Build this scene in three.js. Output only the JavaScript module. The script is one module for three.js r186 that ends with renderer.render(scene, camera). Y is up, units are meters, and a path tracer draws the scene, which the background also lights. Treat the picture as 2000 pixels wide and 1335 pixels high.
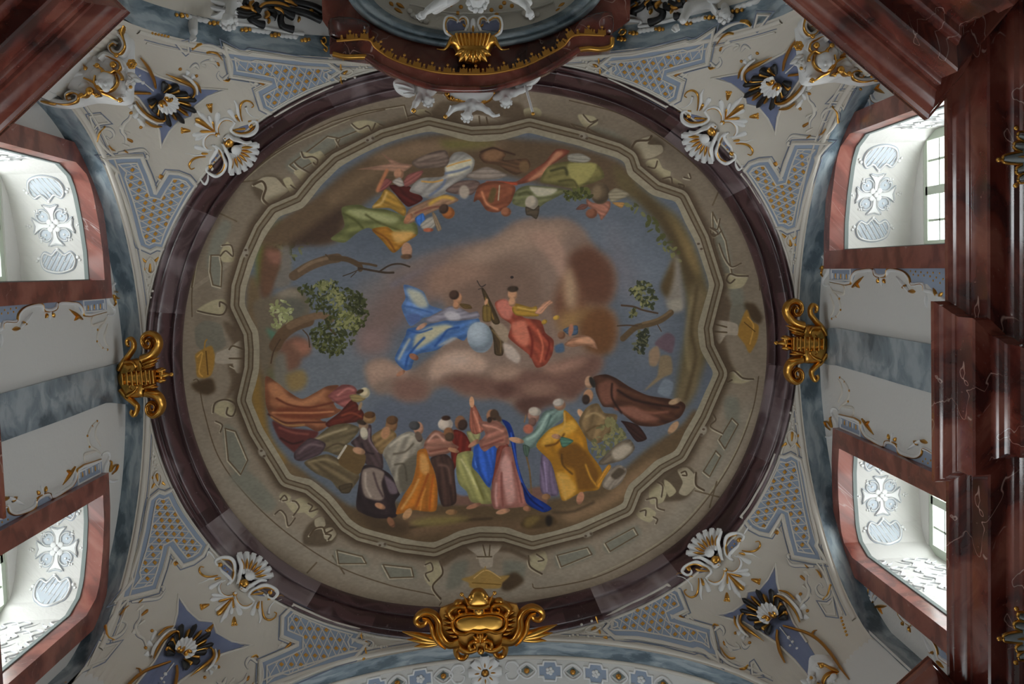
import * as THREE from 'three';
import { mergeGeometries, mergeVertices, toCreasedNormals } from 'three/addons/utils/BufferGeometryUtils.js';
import { RoundedBoxGeometry } from 'three/addons/geometries/RoundedBoxGeometry.js';
import { RectAreaLightUniformsLib } from 'three/addons/lights/RectAreaLightUniformsLib.js';
import { MarchingCubes } from 'three/addons/objects/MarchingCubes.js';

// ---------------------------------------------------------------- camera, sky, light, exposure
const scene = new THREE.Scene();
const camera = new THREE.PerspectiveCamera(36.471, 2000 / 1335, 0.1, 200);
camera.position.set(0.1625, 1.6, 1.4476);
camera.up.set(0.035887, 0.068889, 0.996979);
camera.lookAt(0.1625 + 0.0265, 1.6 + 0.9972, 1.4476 - 0.06986);
const renderer = new THREE.WebGLRenderer({ antialias: true });
renderer.toneMapping = THREE.LinearToneMapping;
renderer.toneMappingExposure = 0.235;
renderer.shadowMap.enabled = true;
RectAreaLightUniformsLib.init();
scene.background = new THREE.Color(0.86, 0.95, 1.0).multiplyScalar(12.0);
const DAY = new THREE.Color(0.95, 0.98, 1.0);
const WINDOW_LIGHT = 34, ADDED_LIGHT = 4;   // sky at the upper windows; fill level of the added lower and nave windows
function daylight(x, y, z, w, h, tx, ty, tz, power) {      // the bright sky just outside a window
  const l = new THREE.RectAreaLight(DAY, power, w, h);
  l.position.set(x, y, z); l.lookAt(tx, ty, tz); l.name = 'daylight'; scene.add(l);
}

// ---------------------------------------------------------------- helpers
const V3 = (x, y, z) => new THREE.Vector3(x, y, z);
let seed = 7;
const rnd = () => { seed = (seed * 1664525 + 1013904223) >>> 0; return seed / 4294967296; };
const used = new Map();
const numbered = (n) => { const k = used.get(n) || 0; used.set(n, k + 1); return k ? n + '_' + String(k).padStart(3, '0') : n; };
function mesh(name, geo, mat, parent) {
  const g = Array.isArray(geo) ? (geo.length > 1 ? merged(geo) : geo[0]) : geo;
  const m = new THREE.Mesh(g, mat); m.castShadow = m.receiveShadow = true;
  m.name = parent ? name : numbered(name); (parent || scene).add(m); return m;
}
function merged(list) {
  return mergeGeometries(list.map((g) => { const q = g.index ? g.toNonIndexed() : g.clone(); for (const k of Object.keys(q.attributes)) if (!['position', 'normal', 'uv'].includes(k)) q.deleteAttribute(k); if (!q.attributes.uv) q.setAttribute('uv', new THREE.Float32BufferAttribute(new Float32Array(q.attributes.position.count * 2), 2)); if (!q.attributes.normal) q.computeVertexNormals(); return q; }));
}
function group(name, label, category, grp) {
  const g = new THREE.Group(); g.name = numbered(name); g.userData = { label, category }; if (grp) g.userData.group = grp; scene.add(g); return g;
}
function tag(o, label, category, grp) { o.userData.label = label; o.userData.category = category; if (grp) o.userData.group = grp; return o; }
function struct(o, label) { o.userData.kind = 'structure'; if (label) o.userData.label = label; return o; }
function structGroup(name, label) { const g = new THREE.Group(); g.name = numbered(name); scene.add(g); return struct(g, label); }
function grid(nu, nv, f, uvf) {
  const p = [], t = [], ix = [];
  for (let j = 0; j <= nv; j++) for (let i = 0; i <= nu; i++) { const v = f(i / nu, j / nv); p.push(v.x, v.y, v.z); const q = uvf ? uvf(i / nu, j / nv, v) : [v.x, v.z]; t.push(q[0], q[1]); }
  for (let j = 0; j < nv; j++) for (let i = 0; i < nu; i++) { const a = j * (nu + 1) + i, b = a + 1, c = a + nu + 1, d = c + 1; ix.push(a, c, b, b, c, d); }
  const g = new THREE.BufferGeometry();
  g.setAttribute('position', new THREE.Float32BufferAttribute(p, 3)); g.setAttribute('uv', new THREE.Float32BufferAttribute(t, 2)); g.setIndex(ix); g.computeVertexNormals(); return g;
}
const pairs = (a) => { const r = []; for (let i = 0; i < a.length; i += 2) r.push([a[i], a[i + 1]]); return r; };
const crease = (g, a = 0.6) => toCreasedNormals(g, a);

// ---------------------------------------------------------------- procedural textures
const hash = (x, y, s) => { let h = (x * 374761393 + y * 668265263 + s * 974711) | 0; h = Math.imul(h ^ (h >>> 13), 1274126177); return ((h ^ (h >>> 16)) >>> 0) / 4294967296; };
function vnoise(x, y, per, s) {
  const xi = Math.floor(x), yi = Math.floor(y), fx = x - xi, fy = y - yi, u = fx * fx * (3 - 2 * fx), v = fy * fy * (3 - 2 * fy);
  const m = (a) => ((a % per) + per) % per, a = hash(m(xi), m(yi), s), b = hash(m(xi + 1), m(yi), s), c = hash(m(xi), m(yi + 1), s), d = hash(m(xi + 1), m(yi + 1), s);
  return a + (b - a) * u + (c - a) * v + (a - b - c + d) * u * v;
}
function fbm(x, y, per, oct, s) { let r = 0, a = 0.5, n = 0; for (let i = 0; i < oct; i++) { r += a * vnoise(x, y, per, s + i); n += a; a *= 0.5; x *= 2; y *= 2; per *= 2; } return r / n; }
const enc = (l) => Math.max(0, Math.min(255, Math.round(255 * (l <= 0.0031308 ? 12.92 * l : 1.055 * Math.pow(l, 1 / 2.4) - 0.055))));
function texture(n, f, size, srgb = true) {                 // f(u, v) -> linear [r, g, b]; size = metres covered
  const d = new Uint8Array(n * n * 4);
  for (let j = 0; j < n; j++) for (let i = 0; i < n; i++) { const c = f(i / n, j / n), k = (j * n + i) * 4; d[k] = srgb ? enc(c[0]) : c[0] * 255; d[k + 1] = srgb ? enc(c[1]) : c[1] * 255; d[k + 2] = srgb ? enc(c[2]) : c[2] * 255; d[k + 3] = 255; }
  const t = new THREE.DataTexture(d, n, n); t.wrapS = t.wrapT = THREE.RepeatWrapping; t.magFilter = THREE.LinearFilter; t.minFilter = THREE.LinearMipmapLinearFilter; t.generateMipmaps = true;
  if (srgb) t.colorSpace = THREE.SRGBColorSpace; t.repeat.set(1 / size, 1 / size); t.needsUpdate = true; return t;
}
const mix = (a, b, t) => [a[0] + (b[0] - a[0]) * t, a[1] + (b[1] - a[1]) * t, a[2] + (b[2] - a[2]) * t];
const clamp01 = (x) => Math.max(0, Math.min(1, x)), smooth = (a, b, x) => { const t = clamp01((x - a) / (b - a)); return t * t * (3 - 2 * t); };
function marble(base, dark, light, vein, s, veinAmt, cloud = 0.5) {
  return (u, v) => {
    const w = fbm(u * 4, v * 4, 4, 4, s), w2 = fbm(u * 4 + 7, v * 4 + 3, 4, 4, s + 20);
    const n = fbm(u * 6 + w * 2.2, v * 6 + w2 * 2.2, 6, 5, s + 40);
    let c = mix(base, dark, smooth(0.5, 0.72, n)); c = mix(c, light, smooth(0.52, 0.25, n) * cloud);
    const r = 1 - Math.abs(2 * fbm(u * 3 + w2 * 1.5, v * 3 + w * 1.5, 3, 4, s + 60) - 1);
    c = mix(c, vein, smooth(0.985, 0.999, r) * veinAmt * smooth(0.45, 0.6, w));
    const sp = vnoise(u * 128, v * 128, 128, s + 80); c = mix(c, vein, smooth(0.93, 1, sp) * 0.35 * veinAmt);
    return c;
  };
}
function streaks(base, dark, light, s) {                     // marble sawn along the ring, streaked lengthwise
  return (u, v) => { const w = fbm(u * 3, v * 3, 3, 3, s), n = fbm(u * 2 + w, v * 24 + w * 3, 24, 4, s + 9), m = fbm(u * 5, v * 5 + w, 5, 4, s + 30); let c = mix(base, dark, smooth(0.45, 0.7, n)); c = mix(c, light, smooth(0.5, 0.3, m) * 0.6); return mix(c, [0.45, 0.36, 0.36], smooth(0.9, 1, vnoise(u * 96, v * 96, 96, s + 50)) * 0.3); };
}
const std = (o) => new THREE.MeshStandardMaterial({ side: THREE.DoubleSide, ...o });
const phy = (o) => new THREE.MeshPhysicalMaterial({ side: THREE.DoubleSide, ...o });
const lc = (r, g, b) => new THREE.Color().setRGB(r, g, b);
const plasterTex = texture(512, (u, v) => { const n = fbm(u * 8, v * 8, 8, 5, 3), k = 0.95 + 0.1 * n; return [0.60 * k, 0.555 * k, 0.48 * k]; }, 3);
const plasterBump = texture(256, (u, v) => { const n = fbm(u * 24, v * 24, 24, 4, 5); return [n, n, n]; }, 1.2, false);
const M = {
  plaster: std({ map: plasterTex, bumpMap: plasterBump, bumpScale: 0.004, roughness: 0.85 }),
  stucco: std({ color: lc(0.64, 0.6, 0.53), roughness: 0.6 }),
  white: std({ color: lc(0.74, 0.74, 0.73), roughness: 0.42 }),
  wall: std({ color: lc(0.62, 0.61, 0.58), bumpMap: plasterBump, bumpScale: 0.004, roughness: 0.85 }),
  blue: std({ map: texture(256, (u, v) => mix([0.14, 0.17, 0.29], [0.21, 0.24, 0.36], fbm(u * 8, v * 8, 8, 5, 11)), 1), roughness: 0.75 }),
  paleBlue: std({ color: lc(0.30, 0.36, 0.46), roughness: 0.8 }),
  inlay: std({ color: lc(0.52, 0.57, 0.62), roughness: 0.8 }),
  inlayLine: std({ color: lc(0.36, 0.40, 0.45), roughness: 0.8 }),
  outline: std({ color: lc(0.19, 0.22, 0.29), roughness: 0.8 }),
  gold: phy({ color: lc(0.66, 0.35, 0.075), metalness: 1, roughness: 0.3 }),
  dullGold: phy({ color: lc(0.5, 0.24, 0.05), metalness: 0.9, roughness: 0.42 }),
  black: std({ color: lc(0.006, 0.006, 0.007), roughness: 0.45 }),
  red: phy({ map: texture(1024, marble([0.15, 0.03, 0.02], [0.05, 0.01, 0.008], [0.29, 0.095, 0.065], [0.5, 0.33, 0.28], 1, 0.8, 0.8), 3.0), roughness: 0.22, clearcoat: 0.7, clearcoatRoughness: 0.1 }),
  redFrame: phy({ map: texture(512, marble([0.25, 0.07, 0.05], [0.15, 0.04, 0.03], [0.38, 0.15, 0.11], [0.6, 0.5, 0.48], 5, 0.6), 1.6), roughness: 0.3, clearcoat: 0.4, clearcoatRoughness: 0.15 }),
  blueMarble: phy({ map: texture(1024, marble([0.21, 0.27, 0.31], [0.08, 0.12, 0.15], [0.42, 0.48, 0.51], [0.6, 0.64, 0.66], 9, 0.25, 0.8), 2.2), roughness: 0.35, clearcoat: 0.25, clearcoatRoughness: 0.2 }),
  ringDark: phy({ map: texture(512, streaks([0.09, 0.042, 0.045], [0.04, 0.016, 0.018], [0.2, 0.13, 0.135], 2), 2.4), roughness: 0.28, clearcoat: 0.3, clearcoatRoughness: 0.2 }),
  ringMid: phy({ map: texture(512, streaks([0.14, 0.09, 0.095], [0.065, 0.035, 0.04], [0.28, 0.22, 0.23], 4), 2.4), roughness: 0.3, clearcoat: 0.3, clearcoatRoughness: 0.2 }),
  ringLight: phy({ map: texture(512, streaks([0.2, 0.15, 0.155], [0.1, 0.06, 0.065], [0.36, 0.31, 0.31], 6), 2.4), roughness: 0.3, clearcoat: 0.3, clearcoatRoughness: 0.2 }),
  floor: std({ map: texture(256, marble([0.30, 0.26, 0.22], [0.22, 0.19, 0.16], [0.36, 0.32, 0.28], [0.5, 0.46, 0.4], 13, 0.3), 4), roughness: 0.4 }),
  frameGreen: std({ color: lc(0.50, 0.56, 0.46), roughness: 0.5 }),
  glass: phy({ color: 0xffffff, transmission: 1, thickness: 0, roughness: 0.02, ior: 1.5 }),
  lead: std({ color: lc(0.2, 0.23, 0.22), roughness: 0.8 }),
};

// ---------------------------------------------------------------- the shell: an oval fresco over a sail vault on four arches
const EA = 7.0933, EB = 6.3777, EC = 5.9221, YC = 15.2948, WALL = 5.849, SPRING = 15.35;
const vaultY = (x, z) => YC + EC * Math.sqrt(Math.max(1e-4, 1 - (x / EA) ** 2 - (z / EB) ** 2));
const vaultN = (x, z) => { const y = vaultY(x, z); return V3(-x / EA ** 2, -(y - YC) / EC ** 2, -z / EB ** 2).normalize(); };
const onVault = (x, z, off = 0) => V3(x, vaultY(x, z), z).addScaledVector(vaultN(x, z), off);
const series = (c) => (t) => { let r = c[0]; for (let k = 1; k <= 4; k++) r += c[2 * k - 1] * Math.cos(k * t) + c[2 * k] * Math.sin(k * t); return r; };
const ovalIn = series([4.868, 0.010, -0.017, 0.288, -0.030, 0.012, 0.014, -0.070, 0.003]);
const ovalOut = series([5.234, -0.008, -0.003, 0.292, -0.027, -0.004, 0.008, -0.051, -0.006]);
const domeY = (x, z) => 1.6 + 1.5 * (11.9798 + 0.45 * (1 - Math.pow(Math.abs(x / 5.0569) ** 2.2376 + Math.abs(z / 4.5118) ** 2.2376, 2 / 2.2376)));
// plan lines of the four arches (d = -z runs from the altar arch to the nave arch)
const edgeL = (d) => 0.0012 * d * d - 0.0139 * d - 5.5427, edgeR = (d) => 0.0016 * d * d - 0.0015 * d + 5.4956;
const edgeT = (x) => 0.0021 * x * x + 0.0082 * x - 4.9244, edgeB = (x) => 0.0031 * x * x - 0.0113 * x + 4.9433;
const inside = (x, d) => x > edgeL(d) && x < edgeR(d) && d > edgeT(x) && d < edgeB(x) && vaultY(x, -d) > SPRING;
function reach(t) { let a = ovalOut(t), b = 9; for (let i = 0; i < 40; i++) { const m = (a + b) / 2; if (inside(m * Math.cos(t), m * Math.sin(t))) a = m; else b = m; } return a; }

const ceiling = struct(mesh('ceiling', grid(480, 60, (u, v) => { const t = u * 2 * Math.PI, r0 = ovalOut(t) - 0.03, r1 = reach(t), r = r0 + (r1 - r0) * v, x = r * Math.cos(t), z = -r * Math.sin(t); return V3(x, vaultY(x, z), z); }), M.plaster), 'cream plaster sail vault round the oval fresco');

// the four arches: a soffit from the edge of the vault to the wall behind
function archCurve(side) {                                    // points along the edge of the vault, from springing to springing
  const pts = [], q = side === 'L' || side === 'R';
  for (let i = 0; i <= 400; i++) { const s = -6.2 + 12.4 * i / 400; const x = q ? (side === 'L' ? edgeL(s) : edgeR(s)) : s, d = q ? s : (side === 'T' ? edgeT(s) : edgeB(s)); if ((x / EA) ** 2 + (d / EB) ** 2 < 0.99 && vaultY(x, -d) >= SPRING) pts.push(V3(x, vaultY(x, -d), -d)); }
  return pts;
}
const ARCH = { L: archCurve('L'), R: archCurve('R'), T: archCurve('T'), B: archCurve('B') };
for (const k of 'LRTB') { const p = ARCH[k], a = p[0].clone(), b = p[p.length - 1].clone(); a.y = 11.6; b.y = 11.6; p.unshift(a); p.push(b); }
function lengths(p) { const l = [0]; for (let i = 1; i < p.length; i++) l.push(l[i - 1] + p[i].distanceTo(p[i - 1])); return l; }
function soffit(name, curve, out0, out1, mat, label, dy = 0) {               // ruled strip between two depths behind the edge
  const l = lengths(curve), n = curve.length - 1;
  return struct(mesh(name, grid(n, 1, (u, v) => { const p = curve[Math.round(u * n)]; return (v ? out1 : out0)(p, dy); }, (u, v) => [l[Math.round(u * n)], v * 0.8]), mat), label);
}
const toX = (x) => (p) => V3(x, p.y, p.z), same = (p) => p.clone(), toZ = (z, dy = 0) => (p) => V3(p.x, p.y + dy, z), push = (dz, dy = 0) => (p) => V3(p.x, p.y + dy, p.z + dz);
soffit('trim_1', ARCH.L, same, toX(-WALL - 0.02), M.blueMarble, 'blue-grey marble arch band round the left windows');
soffit('trim_2', ARCH.R, same, toX(WALL + 0.02), M.blueMarble, 'blue-grey marble arch band round the right windows');

// oval marble ring, in sawn blocks
const ring = structGroup('trim_3', 'moulded purple marble ring round the fresco');
const RP = [[0, 0.0], [0.0, 0.07], [0.05, 0.1], [0.2, 0.12], [0.28, 0.1], [0.3, 0.05], [0.36, 0.05], [0.4, 0.08], [0.52, 0.125], [0.66, 0.135], [0.76, 0.11], [0.8, 0.05], [0.86, 0.05], [0.9, 0.07], [1, 0.06], [1, -0.05]];
const RL = RP.map((p, i) => (i ? Math.hypot((p[0] - RP[i - 1][0]) * 0.37, p[1] - RP[i - 1][1]) : 0)).reduce((a, b) => (a.push((a.length ? a[a.length - 1] : 0) + b), a), []);
for (const [a, b, m] of [[-170, -150, 'ringMid'], [-150, -117.5, 'ringDark'], [-117.5, -100, 'ringMid'], [-100, -72, 'ringDark'], [-72, -47, 'ringDark'], [-47, -30, 'ringMid'], [-30, 4, 'ringDark'], [4, 22, 'ringMid'], [22, 49, 'ringDark'], [49, 66, 'ringLight'], [66, 95, 'ringDark'], [95, 126, 'ringDark'], [126, 150, 'ringLight'], [150, 190, 'ringDark']]) {
  const n = Math.max(6, Math.round((b - a) * 1.2));
  mesh('marble_block', grid(n, RP.length - 1, (u, v) => {
    const t = (a + (b - a) * u) * Math.PI / 180, r0 = ovalIn(t) - 0.015, r1 = ovalOut(t) + 0.01, [s, h] = RP[Math.round(v * (RP.length - 1))], r = r0 + (r1 - r0) * s;
    const x = r * Math.cos(t), z = -r * Math.sin(t), x0 = r0 * Math.cos(t), z0 = -r0 * Math.sin(t), y = domeY(x0, z0) * (1 - s) + vaultY(r1 * Math.cos(t), -r1 * Math.sin(t)) * s;
    return V3(x, y - h, z);
  }, (u, v) => [(a + (b - a) * u) * 0.0925 + a * 0.37, RL[Math.round(v * (RP.length - 1))]]), M[m], ring);
}

// ---------------------------------------------------------------- walls, windows
const U = 1.5, YU = (h) => 1.6 + 1.5 * h;
// opening of one window on the wall, d and height: two jambs and a head that follows the arch above
const OPEN = [   // side, near jamb, far jamb (d), head heights there, sill
  ['R', -1.015, -2.232, 11.06, 10.41], ['R', 1.015, 2.157, 10.83, 10.47], ['L', -0.965, -2.189, 10.99, 10.41], ['L', 1.149, 2.259, 10.575, 9.96]];
const SILL = 7.55;
function opening([, d0, d1, h0, h1], grow = 0) {
  const s = Math.sign(d1 - d0), a = d0 - s * grow / U, b = d1 + s * grow / U, head = [];
  for (let i = 0; i <= 12; i++) { const t = i / 12, bulge = [0, 0.14, 0.22, 0.27, 0.2, 0], tt = [0, 0.25, 0.5, 0.8, 0.95, 1]; let k = 0; while (tt[k + 1] < t) k++; const f = (t - tt[k]) / (tt[k + 1] - tt[k]), bl = bulge[k] + (bulge[k + 1] - bulge[k]) * f; head.push([-U * (a + (b - a) * t), YU(h0 + (h1 - h0) * t + bl) + grow]); }
  return [[-U * a, YU(SILL) - grow], ...head, [-U * b, YU(SILL) - grow]];   // z, y
}
const pathOf = (pts, P = THREE.Path) => { const p = new P(); pts.forEach(([a, b], i) => (i ? p.lineTo(a, b) : p.moveTo(a, b))); p.closePath(); return p; };
function sideSolid(pts, holes, x0, x1) {                       // outline in (z, y), extruded along x from x0 to x1
  const s = pathOf(pts, THREE.Shape); for (const h of holes) s.holes.push(pathOf(h));
  const g = new THREE.ExtrudeGeometry(s, { depth: Math.abs(x1 - x0), bevelEnabled: false });
  const p = g.attributes.position; for (let i = 0; i < p.count; i++) { const a = p.getX(i), b = p.getY(i), c = p.getZ(i); p.setXYZ(i, Math.min(x0, x1) + c, b, a); }
  const q = g.attributes.uv; for (let i = 0; i < p.count; i++) q.setXY(i, p.getZ(i) + p.getX(i), p.getY(i));
  g.computeVertexNormals(); return g;
}
const DEPTH = 1.42, ADDED_LOW = [-8.6, 8.6];                         // unseen lower windows, added to light the room from below
for (const [side, sx, nm] of [['L', -1, 'wall_left'], ['R', 1, 'wall_right']]) {
  const holes = OPEN.filter((o) => o[0] === side).map((o) => opening(o)); for (const zc of ADDED_LOW) holes.push([[zc - 1.2, 2.4], [zc + 1.2, 2.4], [zc + 1.2, 9.2], [zc - 1.2, 9.2]]);
  struct(mesh(nm, sideSolid([[-12, -0.2], [12, -0.2], [12, 20.8], [-12, 20.8]], holes, sx * WALL, sx * (WALL + DEPTH)), M.wall), 'pale plaster wall with two tall windows, ' + (sx < 0 ? 'left side' : 'right side'));
}
function offsetRing(inner, outer, x0, x1) { return sideSolid(outer, [inner], x0, x1); }
OPEN.forEach((o, i) => {
  const sx = o[0] === 'L' ? -1 : 1, inner = opening(o), outer = opening(o, 0.24);
  const w = structGroup('window_' + (i + 1), ['tall window with red marble frame, nearest the upper right pier', 'tall window with red marble frame, lower right', 'tall window with red marble frame, upper left', 'tall window with red marble frame, lower left'][i]);
  mesh('marble_frame', crease(offsetRing(opening(o, -0.05), outer, sx * (WALL - 0.11), sx * (WALL + 0.16)), 0.5), M.redFrame, w);
  mesh('frame_fillet', crease(offsetRing(opening(o, -0.068), opening(o, -0.04), sx * (WALL + 0.13), sx * (WALL + 0.19)), 0.5), M.lead, w);
  // wooden casement at the outer face of the wall
  const gx = sx * (WALL + DEPTH - 0.14), z0 = -U * o[1], z1 = -U * o[2], top = YU(Math.max(o[3], o[4]) + 0.2), bot = YU(SILL);
  const zA = Math.min(z0, z1), zB = Math.max(z0, z1), yT = YU((o[3] + o[4]) / 2), rect = (e) => [[zA + e, bot + e], [zB - e, bot + e], [zB - e, yT - e], [zA + e, yT - e]];
  mesh('casement', offsetRing(rect(0.15), rect(0.01), gx - 0.05, gx + 0.05), M.frameGreen, w);
  { const hd = opening(o, 0.05).slice(1, -1), up = [[hd[0][0], yT - 0.02], ...hd.filter((p) => p[1] > yT), [hd[hd.length - 1][0], yT - 0.02]]; mesh('head_wall', sideSolid(up, [], gx - 0.06, gx + 0.08), M.wall, w); }
  const mid = (z0 + z1) / 2, q1 = (z0 + mid) / 2, q2 = (mid + z1) / 2, bars = [];
  const zlo = Math.min(z0, z1), zhi = Math.max(z0, z1);
  const bar = (cz, cy, wz, wy, t) => { const b = new THREE.BoxGeometry(t, wy, wz); b.translate(gx, cy, cz); return b; };
  const headAt = () => yT - 0.08, oldHead = (z) => { const h = opening(o, -0.1).slice(1, -1).sort((p, q) => p[0] - q[0]); for (let k = 0; k < h.length - 1; k++) if (z >= h[k][0] && z <= h[k + 1][0]) return h[k][1] + (h[k + 1][1] - h[k][1]) * (z - h[k][0]) / (h[k + 1][0] - h[k][0]); return h[0][1]; };
  mesh('mullion', bar(mid, (headAt(mid) + bot) / 2, 0.13, headAt(mid) - bot, 0.1), M.frameGreen, w);
  for (const q of [q1, q2]) mesh('glazing_bar', bar(q, (headAt(q) + bot) / 2, 0.035, headAt(q) - bot, 0.05), M.frameGreen, w);
  const rows = []; for (let y = Math.min(headAt(zlo + 0.12), headAt(zhi - 0.12)) - 0.44; y > bot + 0.2; y -= 0.44) rows.push(y);
  for (const y of rows) mesh('glazing_bar', bar(mid, y, zhi - zlo - 0.2, 0.035, 0.05), M.frameGreen, w);
  const cols = [zlo + 0.1, Math.min(q1, q2), mid, Math.max(q1, q2), zhi - 0.1];
  for (let c = 0; c < 4; c++) {
    const ca = cols[c] + (c === 2 ? 0.065 : 0.0175), cb = cols[c + 1] - (c === 1 ? 0.065 : 0.0175);
    for (let r = 0; r <= rows.length; r++) {
      const yb = r === rows.length ? bot + 0.1 : rows[r] + 0.0175, ht = r === 0 ? null : rows[r - 1] - 0.0175;
      const s = [[ca, yb], [cb, yb], [cb, ht ?? headAt(cb)], [ca, ht ?? headAt(ca)]];
      mesh('pane', sideSolid(s, [], gx - 0.004, gx + 0.004), M.glass, w);
    }
  }
  daylight(sx * (WALL + DEPTH + 0.12), (top + bot) / 2, mid, 2.1, top - bot + 0.1, 0, (top + bot) / 2, mid, WINDOW_LIGHT);
});

// ---------------------------------------------------------------- red marble entablatures
function molding(path, profile, side, closed = false) {         // path [x, d]; profile [inward offset, y]; side = +1 room on the left of travel
  const n = path.length, off = path.map((p, i) => {
    const e = []; if (i > 0 || closed) { const a = path[(i - 1 + n) % n]; e.push([p[0] - a[0], p[1] - a[1]]); } if (i < n - 1 || closed) { const b = path[(i + 1) % n]; e.push([b[0] - p[0], b[1] - p[1]]); }
    const ns = e.map(([x, y]) => { const l = Math.hypot(x, y); return [y / l * side, -x / l * side]; });
    const m = ns.length > 1 ? [ns[0][0] + ns[1][0], ns[0][1] + ns[1][1]] : ns[0], k = ns.length > 1 ? 2 / (m[0] ** 2 + m[1] ** 2) : 1; return [m[0] * k, m[1] * k];
  });
  const geos = [];
  for (let i = 0; i < n - (closed ? 0 : 1); i++) {
    const j = (i + 1) % n, L = Math.hypot(path[j][0] - path[i][0], path[j][1] - path[i][1]); let pl = 0;
    const len = profile.map((p, k) => (k ? (pl += Math.hypot(p[0] - profile[k - 1][0], p[1] - profile[k - 1][1])) : 0));
    geos.push(grid(1, profile.length - 1, (u, v) => { const [o, y] = profile[Math.round(v * (profile.length - 1))], a = u ? j : i; return V3(path[a][0] + off[a][0] * o, y, -(path[a][1] + off[a][1] * o)); }, (u, v) => [u * L + i * 1.7, len[Math.round(v * (profile.length - 1))]]));
  }
  return geos.map((g) => crease(g, 0.45));
}
const TOP = YU(7.17);
const CORNICE = [[0.9, 0], [0, 0], [0, -0.07], [0.02, -0.1], [0.035, -0.11], [0.05, -0.15], [0.08, -0.19], [0.12, -0.22], [0.135, -0.26], [0.15, -0.27], [0.155, -0.3], [0.155, -0.6], [0.175, -0.62], [0.33, -0.62], [0.335, -0.66], [0.36, -0.72], [0.4, -0.75], [0.415, -0.78], [0.415, -1.03], [0.44, -1.06], [0.6, -1.08], [0.6, -1.85], [0.56, -1.88], [0.54, -1.95], [0.54, -2.2], [0.6, -2.22], [0.6, -2.5], [0.66, -2.55], [0.9, -2.55]].map(([o, y]) => [o, TOP + y]);
const M2 = (a) => a.map(([x, d]) => [x * U, d * U]);
for (const [k, sx] of [['right', 1], ['left', -1]]) {
  const path = M2([[3.338 * sx, -3.4], [3.338 * sx, -0.643], [3.237 * sx, -0.643], [3.237 * sx, 0.627], [3.338 * sx, 0.627], [3.338 * sx, 3.4]]);
  const e = structGroup(sx > 0 ? 'trim_4' : 'trim_5', 'red marble entablature with a forward break, ' + k + ' wall');
  molding(path, CORNICE, sx).forEach((g) => mesh('cornice_length', g, M.red, e));
}
// four piers set across the corners, each with its own length of entablature on a blue marble shaft
[['trim_6', 1, -1, 'upper right'], ['trim_7', -1, -1, 'upper left'], ['trim_8', 1, 1, 'lower right'], ['trim_9', -1, 1, 'lower left']].forEach(([nm, sx, sd, wh]) => {
  const f = (x, d) => [x * sx * U, d * -sd * U], path = [f(4.25, -3.05), f(3.198, -1.893), f(2.186, -2.767), f(3.238, -3.924)];
  const e = structGroup(nm, 'red marble entablature of the corner pier, ' + wh);
  const s = sx * sd;
  const prof = [[0.95, 0], [0, 0], [0, -0.1], [0.03, -0.13], [0.05, -0.2], [0.1, -0.27], [0.17, -0.31], [0.18, -0.34], [0.21, -0.35], [0.21, -0.43], [0.23, -0.45], [0.25, -0.46], [0.25, -0.8], [0.27, -0.82], [0.42, -0.82], [0.43, -0.87], [0.47, -0.93], [0.52, -0.95], [0.53, -0.98], [0.53, -1.6], [0.5, -1.63], [0.5, -1.9], [0.56, -1.93], [0.56, -2.1], [0.62, -2.14], [0.9, -2.14]].map(([o, y]) => [o, TOP + y]);
  molding(path, prof, s).forEach((g) => mesh('cornice_length', g, M.red, e));
  mesh('pier_shaft', molding(path, [[0.68, TOP - 2], [0.68, -0.1]], s), M.blueMarble, e);
  mesh('top_slab', (() => { const sh = pathOf(path, THREE.Shape), g = new THREE.ExtrudeGeometry(sh, { depth: 0.05, bevelEnabled: false }); g.rotateX(-Math.PI / 2); g.scale(1, 1, 1); const p = g.attributes.position; for (let i = 0; i < p.count; i++) p.setZ(i, p.getZ(i)); g.translate(0, TOP - 0.06, 0); return g; })(), M.red, e);
  // corner masonry above the entablature, below the foot of the vault
  const g = new THREE.BoxGeometry(1.5, 9, 1.2); g.rotateY(-sx * sd * Math.PI / 4); g.translate(sx * 5.45, TOP + 4.5, -sd * 4.87);
  mesh('corner_wall', g, M.wall, e);
});

// ---------------------------------------------------------------- altar arch, nave arch and the rest of the shell
soffit('trim_10', ARCH.T, same, push(0.38), M.blueMarble, 'blue-grey marble band of the altar arch');
soffit('trim_11', ARCH.B, same, push(-0.24), M.blueMarble, 'blue-grey marble band of the nave arch');
soffit('trim_17', ARCH.T, push(0.38), toZ(12), M.plaster, 'white plaster barrel vault behind the altar arch');
soffit('trim_18', ARCH.B, push(-0.24), push(-0.95), M.wall, 'pale soffit of the nave arch');
soffit('trim_19', ARCH.B, push(-0.95), toZ(-12), M.red, 'red marble arch and vault of the nave');
const slab = (nm, w, h, d, x, y, z, m, label) => { const g = new THREE.BoxGeometry(w, h, d); g.translate(x, y, z); return struct(mesh(nm, g, m), label); };
slab('floor', 14.6, 0.2, 24.4, 0, -0.1, 0, M.floor, 'pale stone floor');
slab('ceiling', 14.6, 0.3, 24.4, 0, 20.95, 0, M.wall, 'roof above the vault');
slab('wall_front', 14.6, 21, 0.3, 0, 10.3, 12.15, M.wall, 'wall behind the altar');

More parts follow.
